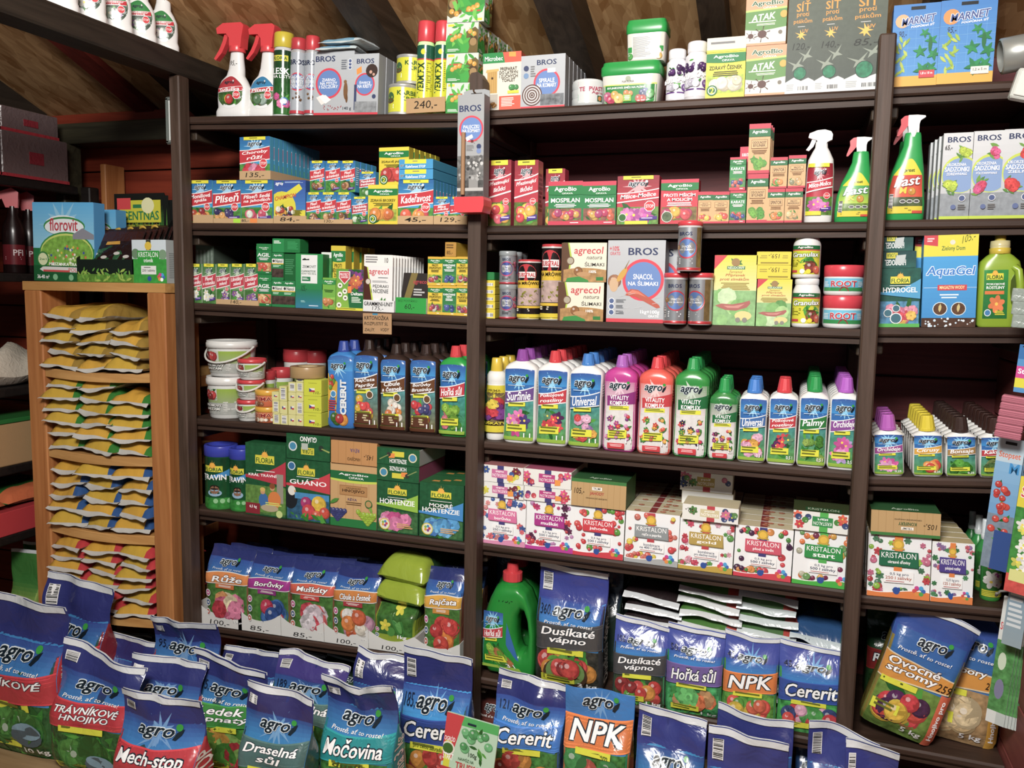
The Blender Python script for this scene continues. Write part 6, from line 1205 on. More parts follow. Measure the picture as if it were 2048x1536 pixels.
q = bucket('white lidded bucket with green label on the shelf', 394, 468, 755, a_bals, '#dcdcd8', hdl=False); bucket('white lidded bucket with hanging handle stacked on its twin', 391, 476, 683, a_bals, '#dcdcd8', zb=q.top, side=.85)
zb = None
for k, (u0, u1, vt, lb) in enumerate(((463, 506, 801, 'small red-lidded bucket at the bottom of its stack'), (462, 510, 761, 'small red-lidded bucket in the middle of its stack'), (463, 512, 719, 'small red-lidded bucket at the top of its stack'))):
    q = bucket(lb, u0, u1, vt, a_bals, '#c8202c', zb=zb, y=.008, side=.8); zb = q.top
for u0, u1, vt, yy, lb in ((508, 540, 742, .11, 'red-lidded bucket behind the small stack'), (533, 572, 738, .16, 'red-lidded bucket behind the yellow boxes'), (556, 604, 700, .24, 'dim red-lidded bucket at the back of the shelf'), (600, 640, 702, .28, 'dim bucket second from left at the back')):
    bucket(lb, u0, u1, vt, a_bals, '#b8202c', y=yy, hdl=False)
zb = None
for k, (vt, lb) in enumerate(((815, 'yellow-lidded tin at the bottom of the pair'), (781, 'yellow-lidded tin at the top of the pair'))):
    q = tin('glue_tin', lb, 'tin', 'L4', 501, 544, vt, [(.95, 0, '#b5532a'), (1, .03, '#c0602c'), (1, .7, '#c0602c')], lambda A: (A.R(0, 0, 1, 1, '#b8542a', '#c86a3a'), A.T('PRIMAX', .1, .5, .9, .9, '#8a1a1a', .04, 0, '#e8c8a0'), A.pic(.05, .02, .95, .45, None, 'o', ('#d8c8b0', '#8a5a3a', '#e8e0d0'), 6, .06, 0)), (.06, .66), zb=zb, y=.006, lid=[(1.02, .68, '#d8a01e'), (1.05, .7, '#d8a01e'), (1.05, .95, '#d8a01e'), (.98, 1, '#d8a01e'), (.2, .97, '#d8a01e')], rz=.2); zb = q.top
yc = ('#d3cf86', '#cfc95a', '#d8d48a')
def a_flag(A): A.R(0, 0, 1, 1, '#d6d28e'); A.Pg([(.4, .4), (.55, .5), (.4, .62)], '#2a3a8a'); A.R(.45, .5, .75, .64, '#e6e6e0'); A.R(.45, .36, .75, .5, '#b52a34'); A.Pg([(.3, .36), (.5, .5), (.3, .64)], '#2a3a8a')
def a_barb(A): A.R(0, 0, 1, 1, '#d6d28e'); A.bar(.2, .12, .8, .88, True)
def a_fl2(A): A.R(0, 0, 1, 1, '#c9d02a'); A.lines(.25, .76, .8, .8, 1, '#6a6a1a', .5); A.R(.3, .36, .62, .48, '#e8e8e2'); A.R(.3, .24, .62, .36, '#b52a34'); A.Pg([(.3, .24), (.46, .36), (.3, .48)], '#2a3a8a'); A.T('110,-', .55, .1, .95, .3, '#3a2a1a', 0, .2)
def col(us, vts, fs, lab):
    zb = None
    for k, vt in enumerate(vts):
        q = carton('lime_box', 'small pale yellow box, %s in the %s of the heap' % (('at the bottom', 'second up', 'third up', 'fourth up', 'fifth up')[k], lab), 'box', 'L4', us[0]-k*us[2], us[1]-k*us[2], vt, .06, fs[k % len(fs)], yc, zb=zb, y=.004+.001*k, group='small pale yellow boxes'); zb = q.top
    return zb
col((546, 560, 1), (827, 801, 784), (a_barb, a_barb, a_flag), 'far left column'); 
col((561, 576, 1), (829, 803, 773), (a_barb, a_flag, a_barb), 'left column')
col((577, 592, 0), (830, 803, 785, 765), (a_flag, a_flag, a_flag, a_barb), 'middle column')
col((592.5, 607, 0), (831, 803, 785, 765, 749), (a_flag, a_barb, a_flag, a_barb, a_barb), 'right column')
zb = None
for k, vt in enumerate((826, 793, 760)):
    q = carton('lime_box', 'bigger yellow flag box at the %s of its stack' % ('bottom', 'middle', 'top')[k], 'box', 'L4', 608, 643, vt, .06, a_fl2, ('#c9d02a', '#bfc43a', '#d0d64a'), zb=zb, y=.004); zb = q.top
x, z = P(612, 757, .04)
tp = ob('tape_roll', MB().lathe([(.033, .0), (.055, .0), (.056, .002), (.056, .034), (.055, .036), (.033, .036), (.032, .034), (.032, .002), (.033, 0)], '#a8895a', 36, caps=(False, False)), 'plastic', None, (x, .052, zb+.001), (0, 0, 0)); tag(tp, 'brown parcel tape roll lying on the yellow boxes', 'tape')
ob('core', MB().lathe([(.0305, .001), (.032, .001), (.032, .035), (.0305, .035), (.0305, .001)], '#b9a27a', 32, caps=(False, False)), 'card', tp)
GRP = 'litre bottles'
def a_cererit(A):
    A.R(0, 0, 1, 1, '#1f66b5', '#2a86d0'); A.B(0, 1, .78, lambda u: .97+.03*math.sin(3.1*u), '#3f9ad8', '#2a5aa0'); burst(A, .45, .82, .36); logo(A, .16, .79, .78, .89); A.Pg([(0, .74), (.2, .70), (.42, .62), (.4, .4), (.35, .12), (0, .1)], '#d8a82a'); A.pic(.0, .0, .9, .2, None, 'o', ('#a82a2a', '#d8902a', '#3f6a2a'), 4, .2, 0); A.pic(0, .5, .4, .74, None, 'o', ('#c83a2a', '#6a9a3a'), 4, .1, 4); A.E(.26, .45, .13, '#e0e8ea'); A.E(.26, .45, .1, '#3a8ac0'); A.lines(.05, .2, .42, .36, 5, '#c02a2a')
    vs, fs = text2d('CERERIT', .05); A._a([(.55+.26*(1-y), .16+.5*x) for x, y in vs], fs, C('#e8eef0'), 4)
agro_bottle('blue litre bottle with vertical white lettering and dark blue cap', 'L4', 652, 707, 683, '#22419a', a_cererit, '#1f78c0', n=2, rl='blue litre bottle with dark blue cap', group='blue litre bottles', lab=(.03, .84))
BR = '#3a2a24'
def a_brown(ts, pic): 
    g = a_bottle(ts, '#6a4226', pic, '1 l', '#7a6a3a')
    def f(A): g(A); A.R(.05, .06, .8, .2, '#5a3420'); A.lines(.1, .08, .7, .18, 3, '#d8c8a0'); A.E(.72, .46, .15, '#e8e6dc'); A.E(.72, .46, .12, '#6a4a2a'); A.R(0, 0, 1, .05, '#5a3420')
    return f
for k, (u0, u1, vt, ts, pic, lb) in enumerate(((704, 757, 680, ['Rajčata', 'Papriky'], ('o', ('#c8303a', '#d83a3a', '#d8b02a', '#c8484a'), 7, .16, 2), 'brown bottle with red tomatoes and peppers'), (757, 812, 689, ['Cibule', 'a česnek'], ('o', ('#d8842a', '#c86a2a', '#e6e2d8', '#d8d0c0', '#5a3a5a'), 8, .14, 2), 'brown bottle with onions and garlic'), (816, 872, 690, ['Borůvky', 'Brusinky'], ('o', ('#3a3a6a', '#b8202c', '#4a4a7a', '#c82a34'), 8, .14, 3), 'brown bottle with blueberries and cranberries'))):
    agro_bottle(lb, 'L4', u0, u1, vt, '#32241f', a_brown(ts, pic), BR, n=4, rl=lb, group='brown litre bottles', lab=(.03, .83))
agro_bottle('green litre bottle with red cap beside the middle post', 'L4', 875, 932, 693, '#d0202c', a_bottle(['Hořká sůl'], '#c02a38', ('p', ('#6a9a2a', '#8ab83a', '#3f7a2a', '#c86a7a'), 8, .16, 16), picbg='#3f8a3a'), '#1a9a3c', n=4, rl='green litre bottle with red cap', group='green litre bottles')
# ================================================================== R4
def a_musk(A): A.R(0, 0, 1, 1, '#7a6a4a'); A.R(0, .84, 1, 1, '#d8c81e'); A.E(.5, .84, .46, '#d8c81e', .1, seg=20); tlines(A, ['PRIMA', 'FLORA'], .25, .80, .75, .92, '#6a5a12', .02, 0); A.pic(.02, .2, .98, .74, None, 'p', ('#c82a3a', '#b8202c', '#6a2a6a', '#d8c03a', '#7a3a8a'), 9, .2, 8); A.T('MUŠKÁTY', .05, .17, .9, .24, '#e0d82a', .03, 0, '#5a2a1a'); A.R(0, 0, 1, .14, '#d8c81e'); A.lines(.1, .03, .9, .12, 4, '#8a7a1a')
tin('fertilizer_bottle', 'slim white bottle with yellow cap and red geraniums', 'bottle', 'R4', 966, 1003, 717, [(.92, 0, '#e6e6e2'), (.98, .012, '#e6e6e2'), (1, .05, '#e6e6e2'), (1, .68, '#e6e6e2'), (.94, .70, '#dcdcd8'), (1, .72, '#e6e6e2'), (.98, .79, '#e6e6e2'), (.8, .83, '#e6e6e2'), (.6, .84, '#e6e6e2')], a_musk, (.1, .67), y=.03, lid=[(.6, .83, '#d8b81e'), (.64, .84, '#d8b81e'), (.52, .99, '#d8b81e'), (.46, 1, '#d8b81e'), (.1, 1, '#d8b81e')], rz=.1, n=3, rl='slim white bottle with yellow cap', group='slim yellow-capped bottles')
for u0, u1, vt, cap, ts, band, pic, lb in ((1003, 1068, 700, '#8a3f9a', ['Surfinie'], '#6a4a8a', ('f', ('#c83a8a', '#d870b0', '#4a3a7a', '#e0a8c8'), 6, .2, 3), 'white litre bottle with purple cap and petunias'), (1069, 1133, 703, '#d0202c', ['Pokojové', 'rostliny'], '#c02a38', ('f', ('#c8303a', '#5a2a5a', '#d83a44', '#5a8a6a'), 6, .18, 10), 'white litre bottle with red cap and anthurium'), (1133, 1200, 709, '#2a7ac8', ['Universal'], '#3a6aa8', ('p', ('#d8a03a', '#d8a0c0', '#c83a3a', '#e0b0c8', '#8a6aa0'), 8, .15, 4), 'white litre bottle with light blue cap')):
    agro_bottle(lb, 'R4', u0, u1, vt, cap, a_bottle(ts, band, pic), n=6, rl=lb, group='white litre bottles')
for u0, u1, vt, cap, c1, c2, pics, lb in ((1202, 1268, 712, '#a85ab8', '#b82a88', '#8a2a78', ('#b03a8a', '#d88ab8', '#7a3a7a', '#c8202c'), 'magenta sleeve bottle with lilac cap'), (1271, 1340, 716, '#d8202c', '#d84a3a', '#c02a34', ('#c8302a', '#d85a3a', '#4a8a3a', '#d8a03a'), 'red sleeve bottle with red cap'), (1342, 1412, 718, '#1a9a4a', '#2a8a3a', '#1d6a3a', ('#9a2a7a', '#c8303a', '#3a2a4a', '#d8a03a', '#4a8a3a'), 'green sleeve litre bottle with green cap')):
    agro_bottle(lb, 'R4', u0, u1, vt, cap, a_vital(c1, c2, pics), c1, n=6, rl=lb, group='sleeved litre bottles', lab=(.015, .845), uw=.96)
agro_bottle('small green sleeve bottle with green cap', 'R4', 1413, 1470, 758, '#1a9a4a', a_vital('#2a7a3a', '#1d6a3a', ('#9a2a7a', '#c8303a', '#3a2a4a', '#d8a03a'), '0,5 l'), '#2a8a3a', n=3, rl='small green sleeve bottle', group='half-litre bottles', lab=(.015, .80), uw=.96, capw=.42, shoulder=.78)
for u0, u1, vt, cap, ts, band, pic, n, lb in ((1472, 1530, 760, '#2a7ad0', ['Universal'], '#3a6aa8', ('p', ('#d8a03a', '#d8a0c0', '#c83a3a', '#e0b0c8'), 7, .17, 4), 3, 'half-litre white bottle with blue cap'), (1531, 1590, 758, '#d82030', ['Pokojové', 'rostliny'], '#c02a38', ('f', ('#c8303a', '#5a2a5a', '#d83a44', '#5a8a6a'), 6, .2, 10), 2, 'half-litre white bottle with red cap'), (1591, 1651, 755, '#1a9a4a', ['Palmy'], '#2a7a3a', ('p', ('#6a9a3a', '#8aa84a', '#3f7a2a'), 5, .14, 22), 8, 'half-litre white bottle with green cap and palms'), (1652, 1713, 756, '#b55ac8', ['Orchideje'], '#8a4a98', ('f', ('#d86ab0', '#c84a98', '#e0a0d0', '#b8a0d8'), 6, .22, 3), 8, 'half-litre white bottle with lilac cap and orchids')):
    agro_bottle(lb, 'R4', u0, u1, vt, cap, a_bottle(ts, band, pic, '0,5 l'), n=n, rl=lb, group='half-litre bottles', lab=(.03, .77), capw=.48, shoulder=.79, ratio=.62)
for u0, u1, vt, cap, ts, band, pic, n, lb in ((1746, 1810, 831, '#b55ab8', ['Orchideje'], '#9a4a90', ('f', ('#d86ab0', '#c84a98', '#e0a0d0'), 5, .2, 3), 4, 'quarter-litre bottle with lilac cap beside the right post'), (1825, 1888, 833, '#dcc81a', ['Citrusy'], '#d8a02a', ('o', ('#d8843a', '#e09a4a', '#c83a2a'), 5, .18, 4), 6, 'quarter-litre bottle with yellow cap and oranges'), (1891, 1955, 836, '#3a2a26', ['Bonsaje'], '#a8824a', ('p', ('#3f8a2a', '#5aa83a', '#2f6a24'), 7, .16, 8), 8, 'quarter-litre bottle with brown cap and bonsai'), (1959, 2024, 838, '#3a2420', ['Kaktusy'], '#b82a34', ('p', ('#8a9a5a', '#b8b88a', '#4a6a3a'), 5, .2, 4), 8, 'quarter-litre bottle with brown cap and cactus')):
    agro_bottle(lb, 'T4', u0, u1, vt, cap, a_bottle(ts, band, pic, '0,25'), n=n, rl=lb.replace(' beside the right post', ''), group='quarter-litre bottles', lab=(.03, .68), capw=.5, shoulder=.70, ratio=.6)
# ================================================================== L5
def a_trav(A): A.R(0, 0, 1, 1, '#14552c', '#123f26', a=.3); A.B(.3, 1, lambda u: .56+.1*u, lambda u: .62+.25*u*u, '#2f86c0'); flo(A, .12, .72, .62, .84); A.T('TRAVIN', .08, .56, .7, .67, '#fff', .03); A.lines(.1, .52, .7, .54, 1, '#cfe'); A.R(0, 0, 1, .2, '#2f8a34', a=.6); A.E(.42, .3, .18, '#8fb0c8', .07); A.E(.42, .36, .12, '#8a6248', .08); A.E(.42, .41, .12, '#2a201c', .05); [A.E(.45+.16*i, .14, .06, '#8fc890') for i in range(3)]
TL = lambda c: [(1.0, .83, c), (1.04, .84, c), (1.04, .98, c), (1.0, 1, c), (.8, 1, c), (.78, .95, c), (.2, .945, c)]
for u0, u1, vt, yy, lb in ((397, 450, 893, .01, 'green tube with blue lid at the left end'), (449, 492, 899, .02, 'green tube with blue lid beside the lawn-mix box')):
    tin('lawn_tube', lb, 'tube', 'L5', u0, u1, vt, [(.96, 0, '#2f8a34'), (1, .02, '#2f8a34'), (1, .06, '#2f8a34'), (.99, .07, '#14552c'), (.99, .83, '#14552c')], a_trav, (.03, .82), y=yy, lid=TL('#2233a8'))
fd = ('#1d5a35', '#174a2b', '#1f6238')
def x_fam(A):
    A.R(0, .05, 1, .42, '#5f8a3c', a=.6); A.R(.78, .2, .94, .6, '#9a9486'); A.E(.45, .22, .12, '#2f6aa8', .1); A.E(.43, .34, .06, '#c9976a'); A.E(.43, .37, .065, '#d8b45a', .03); A.E(.72, .24, .16, '#d87a2a', .12); A.E(.67, .40, .06, '#c9976a'); A.E(.67, .43, .07, '#8a4a22', .04); A.E(.6, .12, .22, '#b8a888', .05); A.Pg([(0, .5), (1, .6), (1, .72), (0, .48)], '#b8203a') if 0 else None; A.R(0, .02, .36, .17, '#8a1428'); A.T('6,5 kg', .1, .09, .28, .14, '#fff', .03); A.E(.84, .05, .08, '#c9d88a'); A.lines(.5, .15, .9, .2, 2, '#d8e06a')
q = carton('lawn_seed_box', 'tall green box with family playing on a lawn', 'box', 'L5', 492, 572, 888, .11, a_floria(['KRÁL TRÁVNÍKŮ'], ('o', ('#4a7a34',), 1, .05, 10), swoosh='#b8203a', lg=(.25, .72, .72, .84), tz=(.54, .60), picz=.40, extra=x_fam), fd)
def x_gua(A):
    A.E(.1, .34, .16, '#20242a', .16); A.E(.13, .48, .09, '#e6e4da', .08); A.Pg([(.18, .50), (.3, .42), (.19, .46)], '#d8a03a'); A.R(.2, .36, .98, .46, '#3a8ac0', a=.2)
    for u, v, r, c in ((.46, .30, .13, '#a82a6a'), (.75, .30, .17, '#e0b82a'), (.52, .16, .16, '#c8303a'), (.88, .17, .12, '#c8402a'), (.7, .12, .1, '#d85a3a')): A.fruit(u, v, r, c)
    A.leaves(.3, .02, .98, .12, 8, .12); A.E(.13, .88, .09, '#cfe0e8'); A.E(.13, .88, .07, '#2a6aa0')
q = carton('guano_box', 'green box with seabird and vegetables', 'box', 'L5', 573, 660, 920, .09, a_floria(['GUÁNO'], ('o', ('#4a7a34',), 1, .05, 6), swoosh='#c82a3a', lg=(.26, .74, .66, .86), tz=(.58, .69), picz=.46, picbg='#2a5a7a', extra=x_gua), fd)
def a_gf(A): A.R(0, 0, 1, 1, '#1d5a35', a=.3); A.T('GUÁNO', .3, .08, .68, .34, '#fff', .03); A.R(.36, .52, .66, .8, '#d8cf2b'); A.T('FLORIA', .39, .56, .63, .76, '#1d5a2b', .03); A.E(.85, .5, .1, '#d8e0e0'); A.E(.85, .5, .075, '#3a8ab0'); A.E(.2, .5, .06, '#2a3a30'); A.Pg([(.0, .6), (.18, .5), (.2, .53), (.02, .66)], '#9aaa5a'); A.Pg([(.5, .35), (.65, .35), (.65, .6), (.5, .6)], '#b9c2b8')
carton('guano_box', 'flat green box lying upside down on the seabird box', 'box', 'L5', 573, 660, 870, .11, a_gf, fd, zb=q.top, flip=True, y=.008)
def grapes(A, u, v, c, n=16, s=.05):
    for i in range(n): k = int((math.sqrt(8*i+1)-1)/2); j = i-k*(k+1)//2; A.fruit(u+(j-k/2)*s*1.6, v-.13+k*.035, s, c)
fv = lambda A: (a_agrobio([''], '#c9a06a', '#1c6b3a', None, None, '#4a3018', None, None, (.76, .88), (.5, .6), 0, True)(A), A.R(.2, .50, .8, .66, '#9a6a3a'), A.R(.21, .51, .79, .65, '#b5854e'), A.T('ORGANICKÉ', .34, .61, .66, .635, '#3a2414'), A.T('HNOJIVO', .26, .54, .74, .6, '#3a2414', .03), A.T('RÉVA', .38, .42, .58, .47, '#4a3a6a', .02), A.lines(.3, .34, .72, .4, 2, '#6a4a2a', .5, True), A.R(0, 0, 1, .13, '#1f7a3c'), grapes(A, .16, .24, '#3a3f78'), grapes(A, .82, .22, '#9abc2c'), A.leaf(.1, .40, .12, '#4a8a34', .5), A.leaf(.88, .33, .1, '#7aa83a', 2), A.E(.84, .40, .08, '#2a6a34'), A.E(.84, .40, .06, '#b9925a'))
q = carton('vine_fertilizer_box', 'wood-print box with blue and green grapes', 'box', 'L5', 661, 753, 929, .09, fv, ('#c9a06a', '#8a7a4a', '#c9a06a'))
def a_vf(A): A.R(0, 0, 1, 1, '#c08a50'); [A.R(i/6, 0, i/6+.006, 1, '#a0703a') for i in range(1, 6)]; A.T('RÉVA', .38, .3, .58, .5, '#5a4a7a', .02); A.T('HNOJIVO', .36, .66, .64, .84, '#3a2414', .02); A.T('145,-', .08, .5, .28, .75, '#2a1a10', 0, .2)
carton('vine_fertilizer_box', 'flat wood-print box lying upside down on the grape box', 'box', 'L5', 662, 754, 884, .1, a_vf, ('#c08a50', '#a8753e', '#c9985e'), zb=q.top, flip=True, y=.006)
f1 = lambda col, sw, ts, lb2: a_floria(ts, ('p', col, 9, .16, 4), swoosh=sw, lg=(.27, .74, .73, .86), tz=(.54, .66) if len(ts) == 1 else (.46, .66), picz=.42, picbg='#3a6a3c', extra=lambda A: (A.E(.2, .16, .13, '#d8c83a'), A.E(.2, .16, .11, '#e8e6d0'), [A.E(.2+.05*math.cos(i*1.26), .17+.04*math.sin(i*1.26), .03, c) for i, c in enumerate(('#c8303a', '#3a8ac0', '#8ab83a', '#d89a2a', '#8a3a8a'))], A.lines(.5, .1, .92, .2, 3, '#d8a86a')))
q = carton('hydrangea_box', 'green box with pink hydrangea flowers', 'box', 'L5', 754, 836, 963, .09, f1(('#d87aa8', '#c84a8a', '#e0a0c0'), '#8fbf3a', ['HORTENZIE'], 0), fd)
def a_hfl(A): A.R(0, 0, 1, 1, '#1d5a35', a=.3); A.R(.36, .5, .64, .82, '#d8cf2b'); A.T('HORTENZIE', .3, .1, .7, .36, '#fff', .02); A.Pg([(.28, .4), (.42, .42), (.42, .7), (.28, .68)], '#e8872a'); A.E(.84, .5, .1, '#e0d8b0'); A.E(.84, .5, .075, '#3a8ab0'); A.E(.28, .62, .05, '#3a3a34'); A.Pg([(.05, .3), (.26, .6), (.28, .57), (.07, .26)], '#8a9a5a')
q = carton('hydrangea_box', 'lower flat green box on the pink hydrangea box', 'box', 'L5', 754, 838, 931, .2, a_hfl, ('#1d5a35', '#8a3a5a', '#2a5a3a'), zb=q.top, flip=True, y=.008)
carton('hydrangea_box', 'upper flat green box on the pink hydrangea box', 'box', 'L5', 754, 839, 898, .2, a_hfl, ('#1d5a35', '#a8aaa6', '#3a5a3a'), zb=q.top, y=.006)
q = carton('hydrangea_box', 'green box with blue hydrangea flowers by the middle post', 'box', 'L5', 838, 926, 968, .11, f1(('#4a9ad0', '#3a7ac0', '#6ab0dc'), '#2f86c8', ['MODRÉ', 'HORTENZIE'], 0), ('#1d5a35', '#174a2b', '#2a6a3c'), top=lambda A: (A.R(0, 0, 1, 1, '#2a6a3c'), [A.Pg([(.2+.2*i, .2+.15*i), (.38+.2*i, .2+.15*i), (.36+.2*i, .35+.15*i), (.22+.2*i, .35+.15*i)], '#d8963a') for i in range(3)]))
row(q.o, 3, .112, 'green box with blue hydrangea', group='blue hydrangea boxes')
# ================================================================== R5
KR = [('borůvka', '#d86a9c', ('0,5 kg pro', '250 l zálivky'), ('#3a5a9a', '#d8606a', '#4a6aa8', '#d88a8a'), '#d88ab0', 960, 1050, 996, 'white fruit box with pink name panel', 'f'),
      ('muškát', '#a81f84', ('0,5 kg pro', '500 l zálivky'), ('#b82a6a', '#5a2a4a', '#c8303a', '#b880b0'), '#b82a94', 1051, 1146, 1005, 'white flower box with magenta name panel', 'f'),
      ('jahoda', '#cc2436', ('0,5 kg pro', '500 l zálivky'), ('#c8303a', '#d84a44', '#5a9a3a', '#c8202c'), '#cc2436', 1146, 1246, 1015, 'white strawberry box with red name panel', 'o'),
      ('rajče a paprika', '#8f9698', ('kombinace', 'na 400 l zálivky'), ('#c8303a', '#d85a4a', '#d8c03a', '#c86a5a'), '#a9adae', 1248, 1355, 1026, 'white tomato box with silver name panel', 'o'),
      ('gold', '#b59a4a', ('kombinace', 'pro všechny rostliny'), ('#c83a5a', '#b82a3a', '#5a9a4a', '#d8a0b0'), '#bfa03a', 1356, 1464, 1041, 'white flower box with golden name panel', 'f'),
      ('plod a květ', '#cc4860', ('0,5 kg pro', '500 l zálivky'), ('#c8303a', '#4a8a3a', '#d88a3a', '#4a2a4a'), '#cc2a40', 1466, 1581, 1055, 'white vegetable box with coral name panel', 'o'),
      ('start', '#279044', ('0,5 kg pro', '500 l zálivky'), ('#6a9a5a', '#d8a03a', '#7a2a4a', '#d8702a', '#b8b8a0'), '#3fae3a', 1583, 1704, 1064, 'white vegetable box with green name panel', 'o')]
kq = {}
for sub, band, qty, cols, bot, u0, u1, vt, lb, fl_ in KR:
    kq[sub] = carton('fertilizer_box', lb, 'box', 'R5', u0, u1, vt, .06, a_kris(sub, sub, band, qty, cols, bot, ribbon='#b8303c' if sub in ('rajče a paprika', 'gold') else ('#4aae4a' if sub == 'start' else '#3f3c78'), fl=fl_), ('#e6e8e9', '#d8d4c8', '#c9b88a'), top=lambda A: (A.R(0, 0, 1, 1, '#cfc3a0'), A.R(.42, 0, .55, 1, '#8a3030'), [A.fruit(A.r.uniform(.08, .92), A.r.uniform(.2, .8), .06, '#b86a4a') for i in range(5)]))
    row(kq[sub].o, 6, .064, lb, group='white fruit-print boxes')
def a_kf(band, cols, rib='#3f3c78', sub=''):
    def f(A):
        A.R(0, 0, 1, 1, '#e6e6e0'); A.R(.42, 0, .56, 1, rib); A.Pg([(.34, .25), (.68, .22), (.68, .72), (.34, .75)], band); A.T('KRISTALON', .36, .48, .66, .66, '#fff', .0); A.T(sub or 'muškát', .42, .3, .6, .42, '#fff', .02)
        for i in range(9): u = A.r.choice((A.r.uniform(.06, .28), A.r.uniform(.74, .94))); v = A.r.uniform(.2, .8); (A.flower(u, v, .08, cols[i % len(cols)], '#d8c83a', 6) if i % 2 else A.fruit(u, v, .055, cols[i % len(cols)]))
        A.Pg([(.22, .5), (.34, .5), (.34, .85), (.22, .82)], '#e8902a') if rib == '#3f3c78' else None
    return f
q = kq['borůvka']
q = carton('fertilizer_box', 'lower flat box lying on the pink-panel box', 'box', 'R5', 955, 1047, 966, .2, a_kf('#c8689a', ('#d8d040', '#7a2a3a', '#3a5a9a')), ('#e6e6e0', '#cfc8b8', '#cfc3b0'), zb=q.top, flip=True, y=.006)
carton('fertilizer_box', 'upper flat box lying on the pink-panel box', 'box', 'R5', 954, 1046, 932, .2, a_kf('#c8689a', ('#d8d040', '#7a2a3a', '#3a5a9a')), ('#e6e6e0', '#cfc8b8', '#a8686a'), zb=q.top, flip=True, y=.004)
q = kq['muškát']
q = carton('fertilizer_box', 'lower flat box lying on the magenta-panel box', 'box', 'R5', 1048, 1143, 976, .2, a_kf('#b8307a', ('#6a3a7a', '#d84a7a', '#c83a4a')), ('#e6e6e0', '#d8d4c8', '#cfc3b0'), zb=q.top, flip=True, y=.006)
carton('fertilizer_box', 'upper flat box lying on the magenta-panel box', 'box', 'R5', 1047, 1142, 941, .2, a_kf('#b8307a', ('#6a3a7a', '#d84a7a', '#c83a4a')), ('#e6e6e0', '#d8d4c8', '#a84a6a'), zb=q.top, flip=True, y=.004)
def a_jah(t1, pr): 
    def f(A): A.R(0, 0, 1, 1, '#bd9a66'); [A.R(i/9, 0, i/9+.004, .88, '#a07c48') for i in range(1, 9)]; A.R(0, .88, 1, 1, '#3a7a3c'); A.R(.38, .62, .56, .74, '#f0ece2'); A.T('TRUMF', .4, .64, .54, .72, '#3a2a1a', .02); A.T(t1, .34, .42, .6, .56, '#b02a2c' if t1 == 'JAHODY' else '#1f5a34', .03); A.T('ORGANICKÉ HNOJIVO', .27, .28, .66, .36, '#3a2a1a', .02); A.T(pr, .05, .42, .24, .66, '#241810', 0, .15)
    return f
q = kq['jahoda']
gt = lambda A: (A.R(0, 0, 1, 1, '#2f5f36'), A.T('AgroBio', .3, .08, .7, .22, '#cfe0cc', .03))
carton('strawberry_fertilizer_box', 'wood-print box marked 105 lying on the strawberry box', 'box', 'R5', 1142, 1251, 961, .15, a_jah('JAHODY', '105,-'), ('#bd9a66', '#3f6a3c', '#2f5f36'), zb=q.top, y=.002, top=gt)
q = kq['gold']
q = carton('fertilizer_box', 'flat white box marked 140 lying on the golden-panel box', 'box', 'R5', 1364, 1476, 1013, .1, lambda A: (a_kf('#cfc49a', ('#3a4a7a', '#c86a8a', '#5a8a4a'), '#b8303c', 'gold')(A), A.T('140,-', .74, .2, .95, .5, '#222', 0, .2)), ('#e6e6e0', '#cfc8b8', '#cfc3a0'), zb=q.top, flip=True, y=-.004)
q2 = carton('fertilizer_box', 'flat white box marked 140 set back above the row', 'box', 'R5', 1362, 1466, 985, .07, None, ('#e6e6e0', '#cfc8b8', '#cfc3a0'), zb=kq['gold'].top, y=.16)
carton('fertilizer_box', 'topmost flat white box marked 140 in the middle of the shelf', 'box', 'R5', 1360, 1464, 947, .07, lambda A: (a_kf('#b8a050', ('#3a4a7a', '#c86a8a', '#5a8a4a'), '#b8303c', 'gold')(A), A.T('140,-', .74, .5, .95, .8, '#222', 0, .2)), ('#e6e6e0', '#cfc8b8', '#cfc3a0'), zb=q2.top, y=.16, flip=True)
carton('fertilizer_box', 'flat white box with green panel lying on the green-panel box', 'box', 'R5', 1585, 1706, 1026, .12, a_kf('#2a8a48', ('#3a4a7a', '#d85a3a', '#4a8a3a', '#c8303a'), '#4aae4a', 'start'), ('#e6e6e0', '#cfc8b8', '#3a5a3a'), zb=kq['start'].top, y=.002, flip=True, top=lambda A: (A.R(0, 0, 1, 1, '#3f4a2a'), A.R(.2, .1, .8, .4, '#2a5a34'), A.T('KRISTALON', .24, .16, .76, .34, '#d8e0c8', .0)))
# T5
q = carton('fertilizer_box', 'white conifer box with dark green name panel', 'box', 'T5', 1733, 1858, 1071, .06, a_kris('o', 'okrasné dřeviny', '#1f6a4a', ('0,5 kg pro', '250 l zálivky'), ('#c86a8a', '#8ab83a', '#b8303a', '#4a7a5a'), '#e07a2a', ribbon='#e07a22', fl='f'), ('#e6e8e9', '#d8d4c8', '#c9b88a')); row(q.o, 5, .064, 'white conifer box', group='white conifer boxes')
carton('conifer_fertilizer_box', 'wood-print box marked 105 lying on the conifer box', 'box', 'T5', 1741, 1880, 1024, .16, a_jah('KONIFERY', '105,-'), ('#bd9a66', '#8a7a4a', '#2f5f36'), zb=q.top, y=.0, flip=True, top=gt)
q = carton('fertilizer_box', 'narrow white houseplant box with purple name panel', 'box', 'T5', 1860, 1944, 1086, .05, a_kris('p', 'pokojové rostliny', '#4a3a8a', ('0,25 kg pro', '125 l zálivky'), ('#8a6a9a', '#3a7a4a', '#c85a6a', '#4a8a5a'), '#e07a2a', ribbon='#e07a22', fl='f'), ('#e6e8e9', '#d8d4c8', '#c9b88a')); row(q.o, 7, .052, 'narrow white houseplant box', dx=-.003, group='narrow white houseplant boxes')
